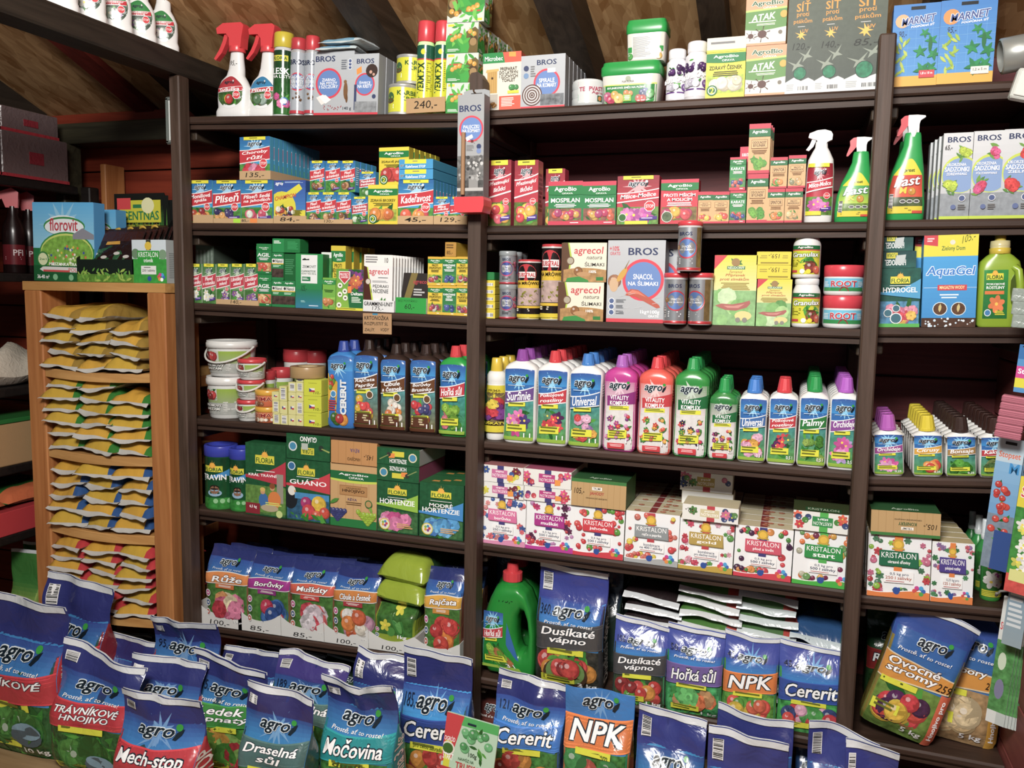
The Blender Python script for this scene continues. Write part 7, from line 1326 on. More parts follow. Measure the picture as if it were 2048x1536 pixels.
def a_orch(A): A.R(0, 0, 1, 1, '#3f8a34', '#2a6a34', a=.4); A.B(0, 1, .72, lambda u: .86, '#2f7a2c'); A.T('Deco', .2, .76, .8, .86, '#b02a5a', .03); A.pic(.0, .28, 1, .7, None, 'f', ('#b04aa0', '#e8e6e2', '#f0eeea'), 5, .26, 3); A.R(0, .06, 1, .22, '#d8d02a'); [A.R(0, .09+.04*i, 1, .1+.04*i, '#3f7a2a') for i in range(3)]
for k, (u, v, yy) in enumerate(((1962, 1054, .05), (1950, 1043, .12), (1938, 1034, .19), (1926, 1026, .26))):
    x = Xat(u, .69, yy); q = tin('mist_spray_bottle', ('front', 'second', 'third', 'rearmost')[k]+' green bottle with clear pump cap', 'spray bottle', 'T5', u, u+42-k*3, v, [(.92, 0, '#2f8a2c'), (1, .02, '#2f8a2c'), (1, .5, '#2f8a3a'), (.94, .60, '#2f8a3a'), (.6, .68, '#2a8a40'), (.44, .72, '#2a8a40'), (.44, .74, '#d8dcdc')], a_orch, (.03, .56), y=yy, rz=.3, group='green pump bottles', lid=[(.46, .73, '#e2e6e8'), (.5, .74, '#e2e6e8'), (.5, .80, '#e2e6e8'), (.42, .81, '#cfd6da'), (.4, .98, '#dfe6ea'), (.36, 1, '#dfe6ea'), (.1, 1, '#dfe6ea')])
# ================================================================== bags
def bagpx(name, label, s, u0, u1, vt, t, f, y=.02, seed=1, vm=None, zb=None, **kw):
    z = zb if zb is not None else (shz(s, Xat((u0+u1)/2, .3, y)) if s else 0.0)
    vm = vm or vt+60
    x0, _ = P(u0, vm, y); x1, _ = P(u1, vm, y); xm = (x0+x1)/2; h = Zat(vt, xm, y)-z
    o = bag(name, label, x1-x0, h, t, f, (xm, y+t/2, z+.001), seed=seed, **kw); r = rec(o, xm, z, x1-x0, h, y, t); return r
# L6: six white trays with bags
def icons(A):
    for i, c in enumerate(('#c83a8a', '#3a5a8a', '#c8503a')): A.E(.1, .44-.13*i, .06, '#e6e6e2', .05); A.E(.1, .44-.13*i, .045, c, .035); A.E(.1, .44-.13*i, .02, '#f0f0ec', .015)
def a_sb(ts, band, sub, pic, picbg='#4a7a34'):
    def f(A):
        A.R(0, 0, 1, 1, '#7a9a2a'); A.R(0, .55, 1, .88, '#2a86c0', '#25489a'); A.R(0, .87, 1, 1, '#26306e'); A.R(0, .04, 1, .6, picbg, a=.6); A.pic(.16, .06, .98, .5, None, *pic)
        A.B(0, 1, lambda u: .57+.02*u, lambda u: .70+.04*u+.02*math.sin(4*u), '#e0e0dc'); A.B(0, 1, lambda u: .58+.02*u, lambda u: .69+.04*u+.02*math.sin(4*u), band); tlines(A, ts, .2, .60, .9, .70, '#fff', .03, .15, '#5a3a3a', .03); A.R(.28, .52, .72, .58, sub); A.lines(.34, .535, .66, .565, 2, '#f4e8e0', .5, True)
        logo(A, .32, .79, .74, .87); A.T('Prostě, ať to roste!', .18, .745, .84, .775, '#e6f0f6', 0, .2); icons(A); A.T('1kg', .7, .06, .9, .11, '#fff', .03)
    return f
TR = [(396, 484, 1211, '100,-', 'rose'), (477, 562, 1225, '85,-', 'blueberry'), (563, 648, 1240, '85,-', 'geranium'), (649, 737, 1254, '100,-', 'onion'), (738, 830, 1268, '100,-', 'cucumber'), (830, 920, 1283, '85,-', 'tomato')]
SB = [(409, 495, 1106, ['Růže'], '#d8823a', '#c86a2a', ('p', ('#d87a9a', '#e09a5a', '#c85a7a', '#e8d8b0', '#b82a3a'), 6, .2, 4)), (492, 578, 1118, ['Borůvky'], '#a02a8a', '#8a2a7a', ('o', ('#2f5a9a', '#3a6aa8', '#b82a4a', '#2a4a88'), 7, .17, 4)), (577, 666, 1127, ['Muškáty'], '#d0543a', '#c83a34', ('p', ('#d8c8d0', '#c83a4a', '#e0d8dc', '#d85a5a'), 6, .22, 4)), (664, 752, 1140, ['Cibule a česnek'], '#c87a2a', '#a82a34', ('o', ('#d87a2a', '#e6e2da', '#dcd4c4', '#c85a2a', '#b88aa0'), 8, .16, 3)), None, (845, 921, 1146, ['Rajčata'], '#d8a02a', '#c8882a', ('o', ('#c8302a', '#d87a22', '#c83a2a', '#b82a2a'), 6, .2, 4))]
for k, ((u0, u1, vt, pr, nm), sb) in enumerate(zip(TR, SB)):
    t = tray('white scooped tray holding the %s bag' % nm, 'L6', u0, u1, vt, .36, price(pr, '#222', z=(.28, .06, .72, .32)), '#dcdcd8', y=.002, m='print', scoop=.42)
    if sb:
        a, b, vt2, ts, band, sub, pic = sb
        q = bagpx('fertilizer_bag', '%s bag standing in its white tray' % nm, 'L6', a, b, vt2, .075, a_sb(ts, band, sub, pic), y=.008, seed=10+k, vm=1200, zb=t.base, body='#4a7a3a', topc='#26306e', gus='#8a4a3a', full=.62, flat_=.96, amp=.003, flop=.02, group='bags in white trays', stripc='#26306e')
        for j in range(1, 3):
            c = copy_tree(q.o); c.scale.z = 1-.09*j; c.location = q.o.location+Vector((.0, .092*j, 0)); c['label'] = f'{nm} bag, {ORD[j]} in its tray from the front'
    else:
        def a_cuc(A): A.R(0, 0, 1, 1, '#8a9e24'); A.R(.1, .35, 1, 1, '#3a6a2a', a=.6); A.E(.6, .62, .12, '#3a7a34', .32, rot=.5); A.E(.6, .62, .07, '#5a9a4a', .24, rot=.5); A.E(.45, .42, .1, '#4a8a3a', .1); A.flower(.3, .55, .13, '#d8d03a'); A.flower(.6, .9, .12, '#d8d03a'); icons(A); A.T('1kg', .62, .28, .84, .38, '#fff', .03)
        q = bagpx('fertilizer_bag', 'cucumber bag leaning at the bottom of its tray', 'L6', 744, 829, 1214, .10, a_cuc, y=.01, seed=15, vm=1250, zb=t.base, body='#8a9e24', topc='#3a5a2a', gus='#8a9e24', full=.7, flat_=1.1, amp=.003, stripc='#3a5a2a', group='bags in white trays')
        for j, (dz, c1, tt) in enumerate(((q.h+.0, '#3a5a2a', .058), (q.h+.062, '#2a4a2a', .066))):
            me = pillow_mesh(.175-.006*j, .26, tt*1.55, 30+j, c1, '#93a826', frontband='#93a826', lip=.0, amp=.003)
            o = ob('fertilizer_bag', me, 'film', None, (q.x+.01+.008*j, .012+.01*j, t.base+dz), (0, .05, -.1)); tag(o, ('lower', 'upper')[j]+' olive bag lying above the cucumber bag', 'bag', 'bags in white trays')
# R6
def jug(label, s, u0, u1, vt, y, f=True, h_=None):
    x, z, w, h = fit(s, u0, u1, vt, y); a = w/2; b_ = a*.55; hh = h*.84
    out = [(-.93, 0), (.90, 0), (.98, .02), (1, .2), (.97, .5), (.85, .74), (.6, .92), (.3, .99), (-.28, .99), (-.55, .93), (-.82, .74), (-.97, .45), (-1, .2), (-.98, .02)]
    inn = [(.34, .34), (.30, .50), (.32, .64), (.44, .73), (.60, .72), (.72, .62), (.78, .46), (.72, .34), (.56, .28), (.42, .28)]
    n = 48
    def samp(poly, cx, cz):
        # radial sampling of a closed polygon
        pts = []
        for i in range(n):
            t = 2*math.pi*i/n; dx, dz = math.cos(t), math.sin(t); best = None
            for p0, p1 in zip(poly, poly[1:]+poly[:1]):
                ax, az, bx_, bz = p0[0]-cx, p0[1]-cz, p1[0]-cx, p1[1]-cz; ex, ez = bx_-ax, bz-az; den = dx*ez-dz*ex
                if abs(den) < 1e-9: continue
                r = (ax*ez-az*ex)/den; q_ = (ax*dz-az*dx)/den
                if r > 0 and -1e-6 <= q_ <= 1+1e-6 and (best is None or r > best): best = r
            best = best or .1; pts.append((cx+dx*best, cz+dz*best))
        return pts
    O = samp(out, .53, .5); I = samp(inn, .53, .5); b = MB()
    def L(t, dy, k):  # interpolate outer->inner
        return [((o[0]+(i[0]-o[0])*t)*a*k+0, b_+dy, (o[1]+(i[1]-o[1])*t)*hh) for o, i in zip(O, I)]
    rings = [L(0, 0, 1), L(.03, -b_*.55, 1), L(.14, -b_*.93, 1), L(.3, -b_, 1), L(.75, -b_*.98, 1), L(.95, -b_*.75, 1), L(1, -b_*.3, 1), L(1, b_*.3, 1), L(.95, b_*.75, 1), L(.75, b_*.98, 1), L(.3, b_, 1), L(.14, b_*.93, 1), L(.03, b_*.55, 1), L(0, 0, 1)]
    b.loft([r[::-1] for r in rings], C('#0f8a2c'), caps=(False, False))
    o = ob('fertilizer_jug', b, 'plastic', None, (x, y, z+.001), (0, tilt(s), 0)); tag(o, label, 'jug')
    ob('neck', MB().lathe([(a*.34, hh*.95), (a*.31, hh*1.0), (a*.29, hh*1.03)], '#0f8a2c', 24, 0, b_), 'plastic', o)
    ob('cap', MB().lathe([(a*.32, hh*1.0), (a*.34, hh*1.005), (a*.34, hh*1.09), (a*.30, hh*1.095), (a*.21, hh*1.10), (a*.19, hh*1.185), (a*.16, hh*1.19)], '#cf1f2c', 16, 0, b_, smooth=False), 'plastic', o)
    if f:
        g = a_bottle(['Hořká sůl'], '#c02a38', ('p', ('#6a9a2a', '#8ab83a', '#3f7a2a', '#a86a3a'), 8, .16, 16), '3 l', '#3f8a3a')
        A = art(g, w*.62, hh*.66, False)
        ob('front_label', A.mesh('front_label', lambda u, v, k: ((-.84+u*(.72+.72*max(0, .38-v)/.38))*a, b_-b_*1.0-.0012-EPS*k+.012*max(0, abs(u-.55)-.38)/.4, hh*(.10+v*.6))), 'label', o)
        A = Art(.06, .02, 1); A.T('195,-', 0, 0, 1, 1, '#16301a', 0, .1); ob('price_note', A.mesh('price_note', lambda u, v, k: ((-.3+.5*u)*a, -.001-.0+.003*v, hh*(.80+.07*v))), 'label', o)
    return rec(o, x, z, w, h, y, 2*b_)
jug('big green jug with red cap and side handle', 'R6', 955, 1065, 1134, .02)
jug('big green jug behind the front one', 'R6', 975, 1075, 1106, .19, False)
VEG = ('o', ('#b8302a', '#5a9a3a', '#c8403a', '#c8842a', '#8a2a2a'), 9, .13, 8)
q = bagpx('fertilizer_bag', 'large blue-topped bag with grey name band and vegetable basket', 'R6', 1066, 1206, 1149, .11, lambda A: (a_bag(['Dusíkaté', 'vápno'], '#4a4a4c', VEG, '3 kg', price='360,-', picbg='#3a3a34', base=('#2a8ad0', '#2c3a92'), topc='#303a8c', bt=.555)(A), A.E(.48, .15, .33, '#4a3424', .14, seg=20), A.E(.48, .17, .29, '#6a8a4a', .12, seg=20), A.pic(.25, .12, .75, .28, None, *VEG), tagy(A, .18, .06, .62, .13, 2), A.T('3 kg', .68, .02, .92, .07, '#fff', .03)), y=.015, seed=3, vm=1300, body='#3a3a3c', topc='#303a8c', gus='#3a3a3c', sidet='Dusíkaté vápno', amp=.0035, full=.55, flat_=.86, slope=-.05)
for k, (u0, u1, vt, ts, band, pic, bg, seed, lb, pr, gus) in enumerate(((1222, 1332, 1252, ['Dusíkaté', 'vápno'], '#4a4a4c', VEG, '#3a4a34', 5, 'small bag with grey name band on the shelf', '105,-', '#3a3a3c'), (1328, 1445, 1270, ['Hořká sůl'], '#6f5a9a', ('p', ('#4fae5a', '#3a9a4a', '#d8703a', '#6ac06a', '#b88a5a'), 8, .16, 14), '#3f9a5a', 6, 'small bag with lilac name band', '50,-', '#2f8a4a'), (1442, 1555, 1288, ['NPK'], '#d8762a', ('o', ('#d84a3a', '#d8b83a', '#5a9a3a', '#c85a3a'), 7, .14, 8), '#5f9a3c', 7, 'small bag with orange name band', '45,-', '#4a8a3a'), (1553, 1690, 1305, ['Cererit'], '#2a4a9a', ('o', ('#c8303a', '#3a4a7a', '#d8a0b8', '#c8403a', '#4a9a4a'), 9, .12, 8), '#3f9a4a', 8, 'small bag with blue name band beside the right post', '45,-', '#3f9a4a'))):
    bagpx('fertilizer_bag', lb, 'R6', u0, u1, vt, .07, a_bag(ts, band, pic, '1 kg', price=pr, picbg=bg, base=('#2a96d8', '#2a4aa0'), topc='#3a4aa0', lz=(.72, .81), pz=.39, bt=.61, tl=.05, barc=False, slog=None if k > 1 else 'Prostě, ať to roste!'), y=-.004+.006*k, seed=seed, vm=1350+20*k, body='#3f8a5a', topc='#3a4aa0', gus=gus, full=.6, flat_=1.0, amp=.0045, slope=(-.12, -.12, -.06, -.16)[k], notch=(.0, .03, .12, 0)[k], group='small blue bags on the lowest shelf', lean=.02)
def stack(lb, s, u, v0, v1, n, w, d, topc, botc, endc, y, grp, seed, dz=None):
    x = Xat(u, .35, y); z0 = shz(s, x); ztop = Zat(v0, x, y); dz = (ztop-z0)/n
    for i in range(n):
        me = pillow_mesh(w, d, dz*1.15, seed+i % 3, topc, lit(topc, .8), endc, lip=.02, amp=.005, lipc=botc, nx=18, ny=14)
        o = ob('fertilizer_bag', me, 'film', None, (x+.004*math.sin(i*2.1), y+.006*math.cos(i*1.7), z0+dz*i+.002), (0, .10*((i/n)), .05*math.sin(i*3))); tag(o, '%s, %s from the bottom of its stack' % (lb, ORD[i]), 'bag', grp)
stack('dark bag with white front seam', 'R6', 1300, 1180, 1400, 9, .165, .24, '#2a2022', '#cfd3d6', None, .10, 'dark bags in the lying stack', 61)
stack('green bag with white seam and tomato end', 'R6', 1413, 1166, 1400, 10, .175, .24, '#4a7a34', '#d3d6d6', '#a83428', .105, 'green tomato bags in the lying stack', 71)
stack('green and white bag', 'R6', 1527, 1173, 1430, 10, .16, .24, '#4a7040', '#c8d2d2', '#a83428', .11, 'green and white bags in the lying stack', 81)
stack('dark blue bag', 'R6', 1634, 1255, 1440, 5, .17, .24, '#1f4a7a', '#c0ccd0', '#2f6a3a', .10, 'dark blue bags in the lying stack', 91)
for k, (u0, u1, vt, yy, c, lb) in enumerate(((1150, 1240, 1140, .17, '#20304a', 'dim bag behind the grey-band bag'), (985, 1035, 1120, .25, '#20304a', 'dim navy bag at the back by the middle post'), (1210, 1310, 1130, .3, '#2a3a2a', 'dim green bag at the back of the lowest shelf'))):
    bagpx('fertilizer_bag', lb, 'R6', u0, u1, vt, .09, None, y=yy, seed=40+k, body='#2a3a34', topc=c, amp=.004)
# T6 big bags
FRU = ('o', ('#c82a34', '#d8b02a', '#5a2a5a', '#c83a2a', '#4a2a4a', '#d8c03a'), 8, .16, 4)
def a_big(ts, band, pic, bg, pr, side, kg='5 kg'):
    def f(A):
        A.R(0, 0, 1, 1, '#2a86c8', '#24458f'); A.R(0, .8, 1, 1, '#2a4a98'); A.R(0, 0, .94, .42, bg, a=.5); A.pic(.03, .05, .84, .40, None, *pic); A.B(0, .95, lambda u: .40+.05*u, lambda u: .62-.06*u, '#e0d0b0'); A.B(0, .95, lambda u: .41+.05*u, lambda u: .61-.06*u, band); tlines(A, ts, .06, .45, .76, .60, '#fff', .035, .12, '#5a3a2a'); logo(A, .34, .70, .80, .79); A.T('Prostě, ať to roste!', .12, .65, .84, .685, '#fff', 0, .2); A.R(.05, .375, .55, .42, '#dfe02a'); A.lines(.08, .385, .5, .41, 1, '#4a5a1a'); A.R(.86, 0, 1, .44, side); tagy(A, .05, .15, .42, .23, 2); A.T(kg, .52, .04, .80, .10, '#fff', .03); A.T(pr, .76, .46, .96, .52, '#2a2018', 0, .2)
        vs, fs = text2d('Hnojivo pro', .03); A._a([(.89+.08*(1-y), .06+.34*x) for x, y in vs], fs, C('#fff'), 4); A.R(0, .97, 1, 1, '#d8dcdf')
    return f
x, z = P(1800, 1500, .06); z = shz('T6', x)
bag('fertilizer_bag', 'big fruit-tree bag slumping to the right in the corner bay', .185, .345, .10, a_big(['Ovocné', 'stromy'], '#d8902a', FRU, '#6a8a3a', '259', '#d8603a'), (x-.02, .06, z+.025), seed=21, ry=.27, rz=-.06, body='#7a8a3a', topc='#2a4a98', gus='#8a7a34', full=.62, flat_=1.0, amp=.005, flop=-.03, slope=-.10)
x, z = P(1905, 1500, .10)
bag('fertilizer_bag', 'big potato bag standing in the corner bay by the red wall', .19, .355, .10, a_big(['Brambory', ''], '#d8902a', ('o', ('#cdb488', '#d8c298', '#c2a678'), 6, .2, 3), '#a8865a', '240,-', '#d8a02a'), (x+.005, .12, shz('T6', x)+.004), seed=22, ry=.06, rz=-.12, body='#b8986a', topc='#2a4a98', gus='#b8986a', full=.62, flat_=1.0, amp=.005, slope=-.18)
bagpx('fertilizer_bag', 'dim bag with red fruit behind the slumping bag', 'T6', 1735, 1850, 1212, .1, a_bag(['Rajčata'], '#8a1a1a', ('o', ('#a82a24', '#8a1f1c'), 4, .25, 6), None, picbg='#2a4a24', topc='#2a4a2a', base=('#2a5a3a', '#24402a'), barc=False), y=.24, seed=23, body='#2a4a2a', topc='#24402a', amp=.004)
# ================================================================== floor bags
LAWN = ('o', ('#3a7a34', '#2f6a2c', '#4a8a3a'), 6, .16, 26)
def lawn(ts, kg='3 kg', **kw):
    g = a_bag(ts, '#b8202e', LAWN, kg, picbg='#2a5a2c', base=('#2a80c0', '#2a3a8c'), **kw)
    def f(A): g(A); A.E(.7, .16, .2, '#4a5a62', .07, seg=16); A.E(.7, .19, .19, '#7a98a8', .05, seg=16)
    return f
UPK = dict(nav=.81, lz=(.69, .785), bt=.635, pz=.465)
FB = [ # u0,u1,vt,y,t,h-art,seed,label,gusset,sidetext,slope,flop
 (-62, 96, 1211, -.44, .13, lawn(['VNÍKOVÉ', ''], '10 kg', barc=False), 1, 'very large lawn bag with red side strip at the left edge', '#b8202e', 'TRÁVNÍKOVÉ HNOJIVO', -.06, .0, '#2a5a2c'),
 (60, 189, 1176, -.20, .12, lawn(['KOVÉ', ''], '3 kg'), 2, 'lawn bag standing behind the very large one', '#8a1a24', None, -.14, .03, '#2a5a2c'),
 (168, 286, 1293, -.17, .11, lawn(['HNOJIVO'], '3 kg'), 3, 'navy-topped bag with red band half hidden behind the front lawn bag', '#b8202e', None, .0, .02, '#2a5a2c'),
 (287, 419, 1249, -.175, .11, lawn(['Mech-stop'], '3 kg', price='95,-', slog=None, **UPK), 4, 'moss-killer bag leaning below the pine rack', '#b8202e', None, .0, -.02, '#2a5a2c'),
 (88, 246, 1330, -.47, .13, lawn(['TRÁVNÍKOVÉ', 'HNOJIVO'], '3 kg', **UPK), 5, 'front lawn bag with red band and red side', '#b8202e', 'TRÁVNÍKOVÉ HNOJIVO', -.18, .02, '#2a5a2c'),
 (239, 375, 1339, -.36, .11, lawn(['Mech-stop'], '3 kg', slog=None, **UPK), 6, 'moss-killer bag in the middle row with torn white top', '#b8202e', None, -.05, .03, '#2a5a2c'),
 (214, 375, 1411, -.60, .12, lawn(['Mech-stop'], '3 kg', slog=None, ltag='s hnojivým účinkem', **UPK), 7, 'front moss-killer bag with slanting red band', '#b8202e', 'MECH-STOP', .03, .0, '#2a5a2c'),
 (424, 533, 1316, -.12, .10, a_bag(['Ledek'], '#3a8a3a', VEG, '3 kg'), 8, 'navy bag with printed white seam behind the lettuce bag', '#2a5a3a', None, -.04, .03, '#3a6a34'),
 (369, 512, 1336, -.31, .11, a_bag(['Ledek', 'vápnatý'], '#3a8a3a', ('p', ('#6a9a3a', '#8ab85a', '#b82a34', '#4a8a34', '#d8a03a'), 8, .18, 12), '3 kg', price='145,-', ltag='dusík + vápník', **UPK), 9, 'bag with green name band and lettuce picture', '#3a7a34', None, -.14, .0, '#3a6a34'),
 (529, 666, 1342, -.20, .11, a_bag(['Draselná', 'sůl'], '#5a7a74', ('o', ('#3a7a34', '#5a9a3a'), 6, .16, 10), '3 kg', price='189,-', topc='#3f3580', slog=None, **UPK), 10, 'purple-topped bag with grey-green band in the middle row', '#2f6a3a', 'Draselná sůl', -.10, .04, '#2f7a3c'),
 (467, 603, 1401, -.47, .11, a_bag(['Draselná', 'sůl'], '#4a6a68', ('o', ('#3a7a34', '#5a9a3a'), 6, .16, 10), '3 kg', topc='#332f66', slog=None, **UPK), 11, 'front dark-topped bag with grey-green band', '#2a4a4a', None, -.12, .02, '#24403c'),
 (694, 805, 1328, -.12, .10, a_bag(['Močovina'], '#1f8a8a', VEG, '3 kg'), 12, 'navy bag behind the folded-top teal bag', '#1f7a7a', None, -.20, .04, '#1f7a7a'),
 (631, 780, 1388, -.36, .12, a_bag(['Močovina'], '#1a8c90', ('o', ('#b8302a', '#3a7a4a', '#5a9a6a'), 6, .16, 8), '3 kg', ltag='dusík', **UPK), 13, 'teal-band bag with folded V-shaped top', '#178a8e', 'Močovina 3 kg', .05, -.03, '#178a8e'),
 (794, 931, 1318, -.165, .10, a_bag(['Cererit'], '#24408c', VEG, '3 kg', price='185,-', slog=None, ltag='pro celou zahradu', base=('#2a9ae0', '#2c3a92'), lz=(.57, .69)), 14, 'tall blue bag with big leaf logo in front of the middle post', '#2a5aa0', None, -.06, .0, '#3a6a3a'),
 (978, 1121, 1378, -.12, .11, a_bag(['Cererit'], '#2a70c0', VEG, '3 kg', price='121,-', **UPK, base=('#2a86d0', '#2c3a92')), 15, 'blue bag with barcode flap below the green jug', '#2a5a9a', None, -.14, .03, '#3a6a3a'),
 (1121, 1262, 1397, -.13, .11, a_bag(['NPK'], '#d8722a', ('o', ('#d8a08a', '#3a8a4a', '#c85a4a'), 6, .16, 10), '3 kg', topc='#2a78c0', wstrip=False, barc=False, slog=None, base=('#2a86c8', '#2a78c0'), lz=(.84, .95), pz=.56, bt=.77, ltag='se zeolitem'), 16, 'bag with large orange name band and blue top', '#c86a34', None, -.05, .0, '#2f8a5a'),
 (1266, 1408, 1448, -.20, .10, a_bag([''], '#2a70c0', VEG, '3 kg', topc='#2d357f'), 17, 'navy bag top with colour-dotted seam below the dark stack', '#2a5a9a', None, -.10, .02, '#2a4a8a'),
 (1428, 1586, 1452, -.115, .10, a_bag([''], '#2a70c0', VEG, '3 kg', topc='#293278', barc=False), 18, 'navy bag top in the rear row below the lilac bag', '#2a5a9a', None, -.16, .02, '#2a4a8a'),
 (1410, 1576, 1489, -.27, .10, a_bag([''], '#2a70c0', VEG, '3 kg', topc='#2d357f'), 19, 'wide navy bag top in the front row below the orange bag', '#2a5a9a', None, -.10, .0, '#2a4a8a'),
 (1614, 1760, 1484, -.165, .10, a_bag([''], '#2a70c0', VEG, '3 kg', topc='#2d357f'), 20, 'navy bag top below the right post', '#2a5a9a', None, -.12, .0, '#2a4a8a'),
 (1690, 1800, 1512, -.22, .10, a_bag([''], '#2a70c0', VEG, '3 kg', topc='#2d357f'), 24, 'navy bag top at the lower right corner', '#2a5a9a', None, -.05, .0, '#2a4a8a')]
for u0, u1, vt, y, t, f, seed, lb, gus, st, slp, flp, body in FB:
    bagpx('fertilizer_bag', lb, None, u0, u1, vt, t, f, y=y, seed=seed, body=body, gus=gus, sidet=st, slope=slp, flop=flp, group='big bags on the floor', amp=.008 if seed != 14 else .005, notch=.25 if seed == 13 else 0.0, topc='#292f72' if seed not in (16,) else '#2a78c0', stripc='#d3d7da' if seed != 16 else '#2a78c0')
# bags under the shelves, the shade there put into their dark colours
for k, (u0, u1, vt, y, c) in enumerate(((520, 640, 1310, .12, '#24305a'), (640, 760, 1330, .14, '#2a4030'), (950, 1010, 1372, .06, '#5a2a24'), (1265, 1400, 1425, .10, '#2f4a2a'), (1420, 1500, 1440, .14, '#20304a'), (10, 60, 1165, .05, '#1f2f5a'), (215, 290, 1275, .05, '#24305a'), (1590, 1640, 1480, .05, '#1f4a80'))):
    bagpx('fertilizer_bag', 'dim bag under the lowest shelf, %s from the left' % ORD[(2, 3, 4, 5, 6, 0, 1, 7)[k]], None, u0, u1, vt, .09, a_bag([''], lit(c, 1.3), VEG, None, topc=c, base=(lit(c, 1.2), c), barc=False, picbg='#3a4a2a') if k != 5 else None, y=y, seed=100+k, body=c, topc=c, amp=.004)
# seed packet leaning among the bags
x0, z0 = P(872, 1530, -.30); x1, z1 = P(976, 1530, -.30); w = x1-x0; zt = Zat(1438, (x0+x1)/2, -.30); h = .26
def a_trus(A): A.R(0, 0, 1, 1, '#b8d8be'); A.Pg([(0, 1), (.34, 1), (.18, .52), (0, .46)], '#c82a34'); A.R(0, 0, 1, .42, '#b8202a'); A.R(.04, .42, .16, .7, '#d8d82a'); A.E(.1, .62, .13, '#e8e4d8'); A.E(.1, .62, .1, '#3a6a2a'); A.T('OGRÓD', .01, .70, .22, .76, '#fff', .02); A.T('START', .02, .5, .22, .57, '#fff', .02); A.Pg([(.34, 1), (1, 1), (1, .9), (.3, .9)], '#4aae5a'); A.pic(.3, .55, .95, .9, None, 'o', ('#6ab87a', '#4a9a5a'), 5, .09, 8); A.T('NAWÓZ NA', .32, .53, .62, .57, '#2a5a34', .01); A.T('TRUSKAWKI', .28, .43, .98, .51, '#c02a34', .03); A.T('100g', .5, .58, .66, .64, '#2a3a2a')
o = ob('seed_packet', MB().box(-w/2, 0, 0, w/2, .006, h, '#b8d8be', ch=.001), 'film', None, ((x0+x1)/2, -.30, zt-h), (-.05, .10, 0)); tag(o, 'red and green strawberry packet leaning on the bags', 'packet')
ob('front_print', art(a_trus, w, h).mesh('front_print', flat(w, h)), 'label', o)
ob('hanging_slot', MB().box(-.012, -.003, h*.93, .012, -.0022, h*.95, '#1a2a3a'), 'matte', o)
# ================================================================== pine rack bags
YB = {}
def ybag(variant, end):
    k = (variant, end)
    if k not in YB: YB[k] = pillow_mesh(.148, .23, .052, 200+variant*7, ('#d09a1c', '#c8921a', '#d0a51e')[variant % 3], ('#b9b6ae', '#a8a49a')[variant % 2], end, lip=.011, amp=.009, frontband='#c8a01e' if variant % 2 else '#cf9c1c', lipc='#c2bfb8')
    return YB[k]
ENDS = [('#9a7a2a', 5, 3), ('#2f7a2c', 6, 3), ('#24508a', 5, 3), ('#b8202a', 6, 3)]
rr = random.Random(5); xs = (PRX0+.155, PRX0+.297, PRX0+.436)
for tnum in range(4):
    zt, zb = PZ[tnum], PZ[tnum+1]; end, n, _ = ENDS[tnum]; H = (.205, .25, .225, .245)[tnum]; dz = H/n
    for c in range(3):
        nn = n-(1 if (c == 2 and tnum in (0, 1)) else 0)
        for i in range(nn):
            v = rr.randrange(7); me = ybag(v, end)
            o = ob('soil_bag', me, 'film', None, (xs[c]+rr.uniform(-.012, .012), -.05+rr.uniform(-.012, .012), zb+.003+dz*i-(.004 if i == 0 else 0)), (rr.uniform(-.05, .05), rr.uniform(-.09, .09), rr.uniform(-.24, .24)))
            o.scale.z = dz/.042*rr.uniform(.95, 1.1)
            tag(o, 'yellow bag, %s up in the %s pile of the %s tier' % (ORD[i], ('left', 'middle', 'right')[c], ('top', 'second', 'third', 'bottom')[tnum]), 'bag', 'yellow bags on the pine rack')
# ------------------------------------------------------------------ on top of the pine rack
SH['P'] = (PRX0, PZ[0], PRX1, PZ[0])
def a_flor(A):
    A.R(0, 0, 1, 1, '#15703a'); A.R(0, .42, 1, 1, '#8cc8e0', '#4aa8dc'); burst(A, .5, .72, .36, '#8cc6e4'); A.E(.5, .72, .3, '#e8eef0', .12); A.E(.52, .70, .34, '#2f8a44', .12, seg=24); A.E(.52, .69, .32, '#e6ecee', .105, seg=24); A.T('florovit', .28, .64, .74, .80, '#b82a3c', .03)
    A.E(.55, .36, .45, '#2f8a44', .27, seg=28); A.E(.55, .36, .43, '#c9d86a', .25, seg=28); A.E(.55, .35, .42, '#7aae3a', .235, a=.6, seg=28)
    for i in range(40): A.E(A.r.uniform(.2, .9), A.r.uniform(.2, .45), .018, A.r.choice(('#e8e6d0', '#d8c03a', '#d8642a', '#3a4a9a', '#c8d88a')), seg=6); A.k -= 1
    A.k += 1; A.Pg([(.66, .60), (.82, .68), (1, .60), (1, .54), (.66, .54)], '#8a8a94'); A.R(0, 0, 1, .2, '#125a2e'); A.T('MIESZANKA TRAW', .26, .2, .78, .24, '#fff', .03); A.Pg([(.1, .15), (.16, .185), (.9, .185), (.9, .12), (.16, .12)], '#dcdad6'); A.R(.16, .12, .6, .145, '#c83a3a'); A.T('POLSKA', .58, .125, .86, .175, '#c85a5a', .02); A.T('36-40 m²', .06, .03, .26, .08, '#fff', .02); A.E(.16, .28, .1, '#2f7a3a'); A.E(.16, .28, .08, '#d8e0b0'); A.T('2w1', .1, .265, .22, .295, '#2f7a3a', .02); [A.E(u, .055, .04, '#7ab88a') for u in (.36, .62)]
carton('grass_seed_box', 'large blue and green meadow box on the pine rack', 'box', 'P', 69, 190, 405, .05, a_flor, ('#15703a', '#3a8ac0', '#4aa8dc'), y=-.02, tl=0.02)
carton('grass_seed_box', 'blue meadow box set back behind the black display', 'box', 'P', 178, 236, 420, .05, a_flor, ('#15703a', '#3a8ac0', '#4aa8dc'), y=.09, tl=0)
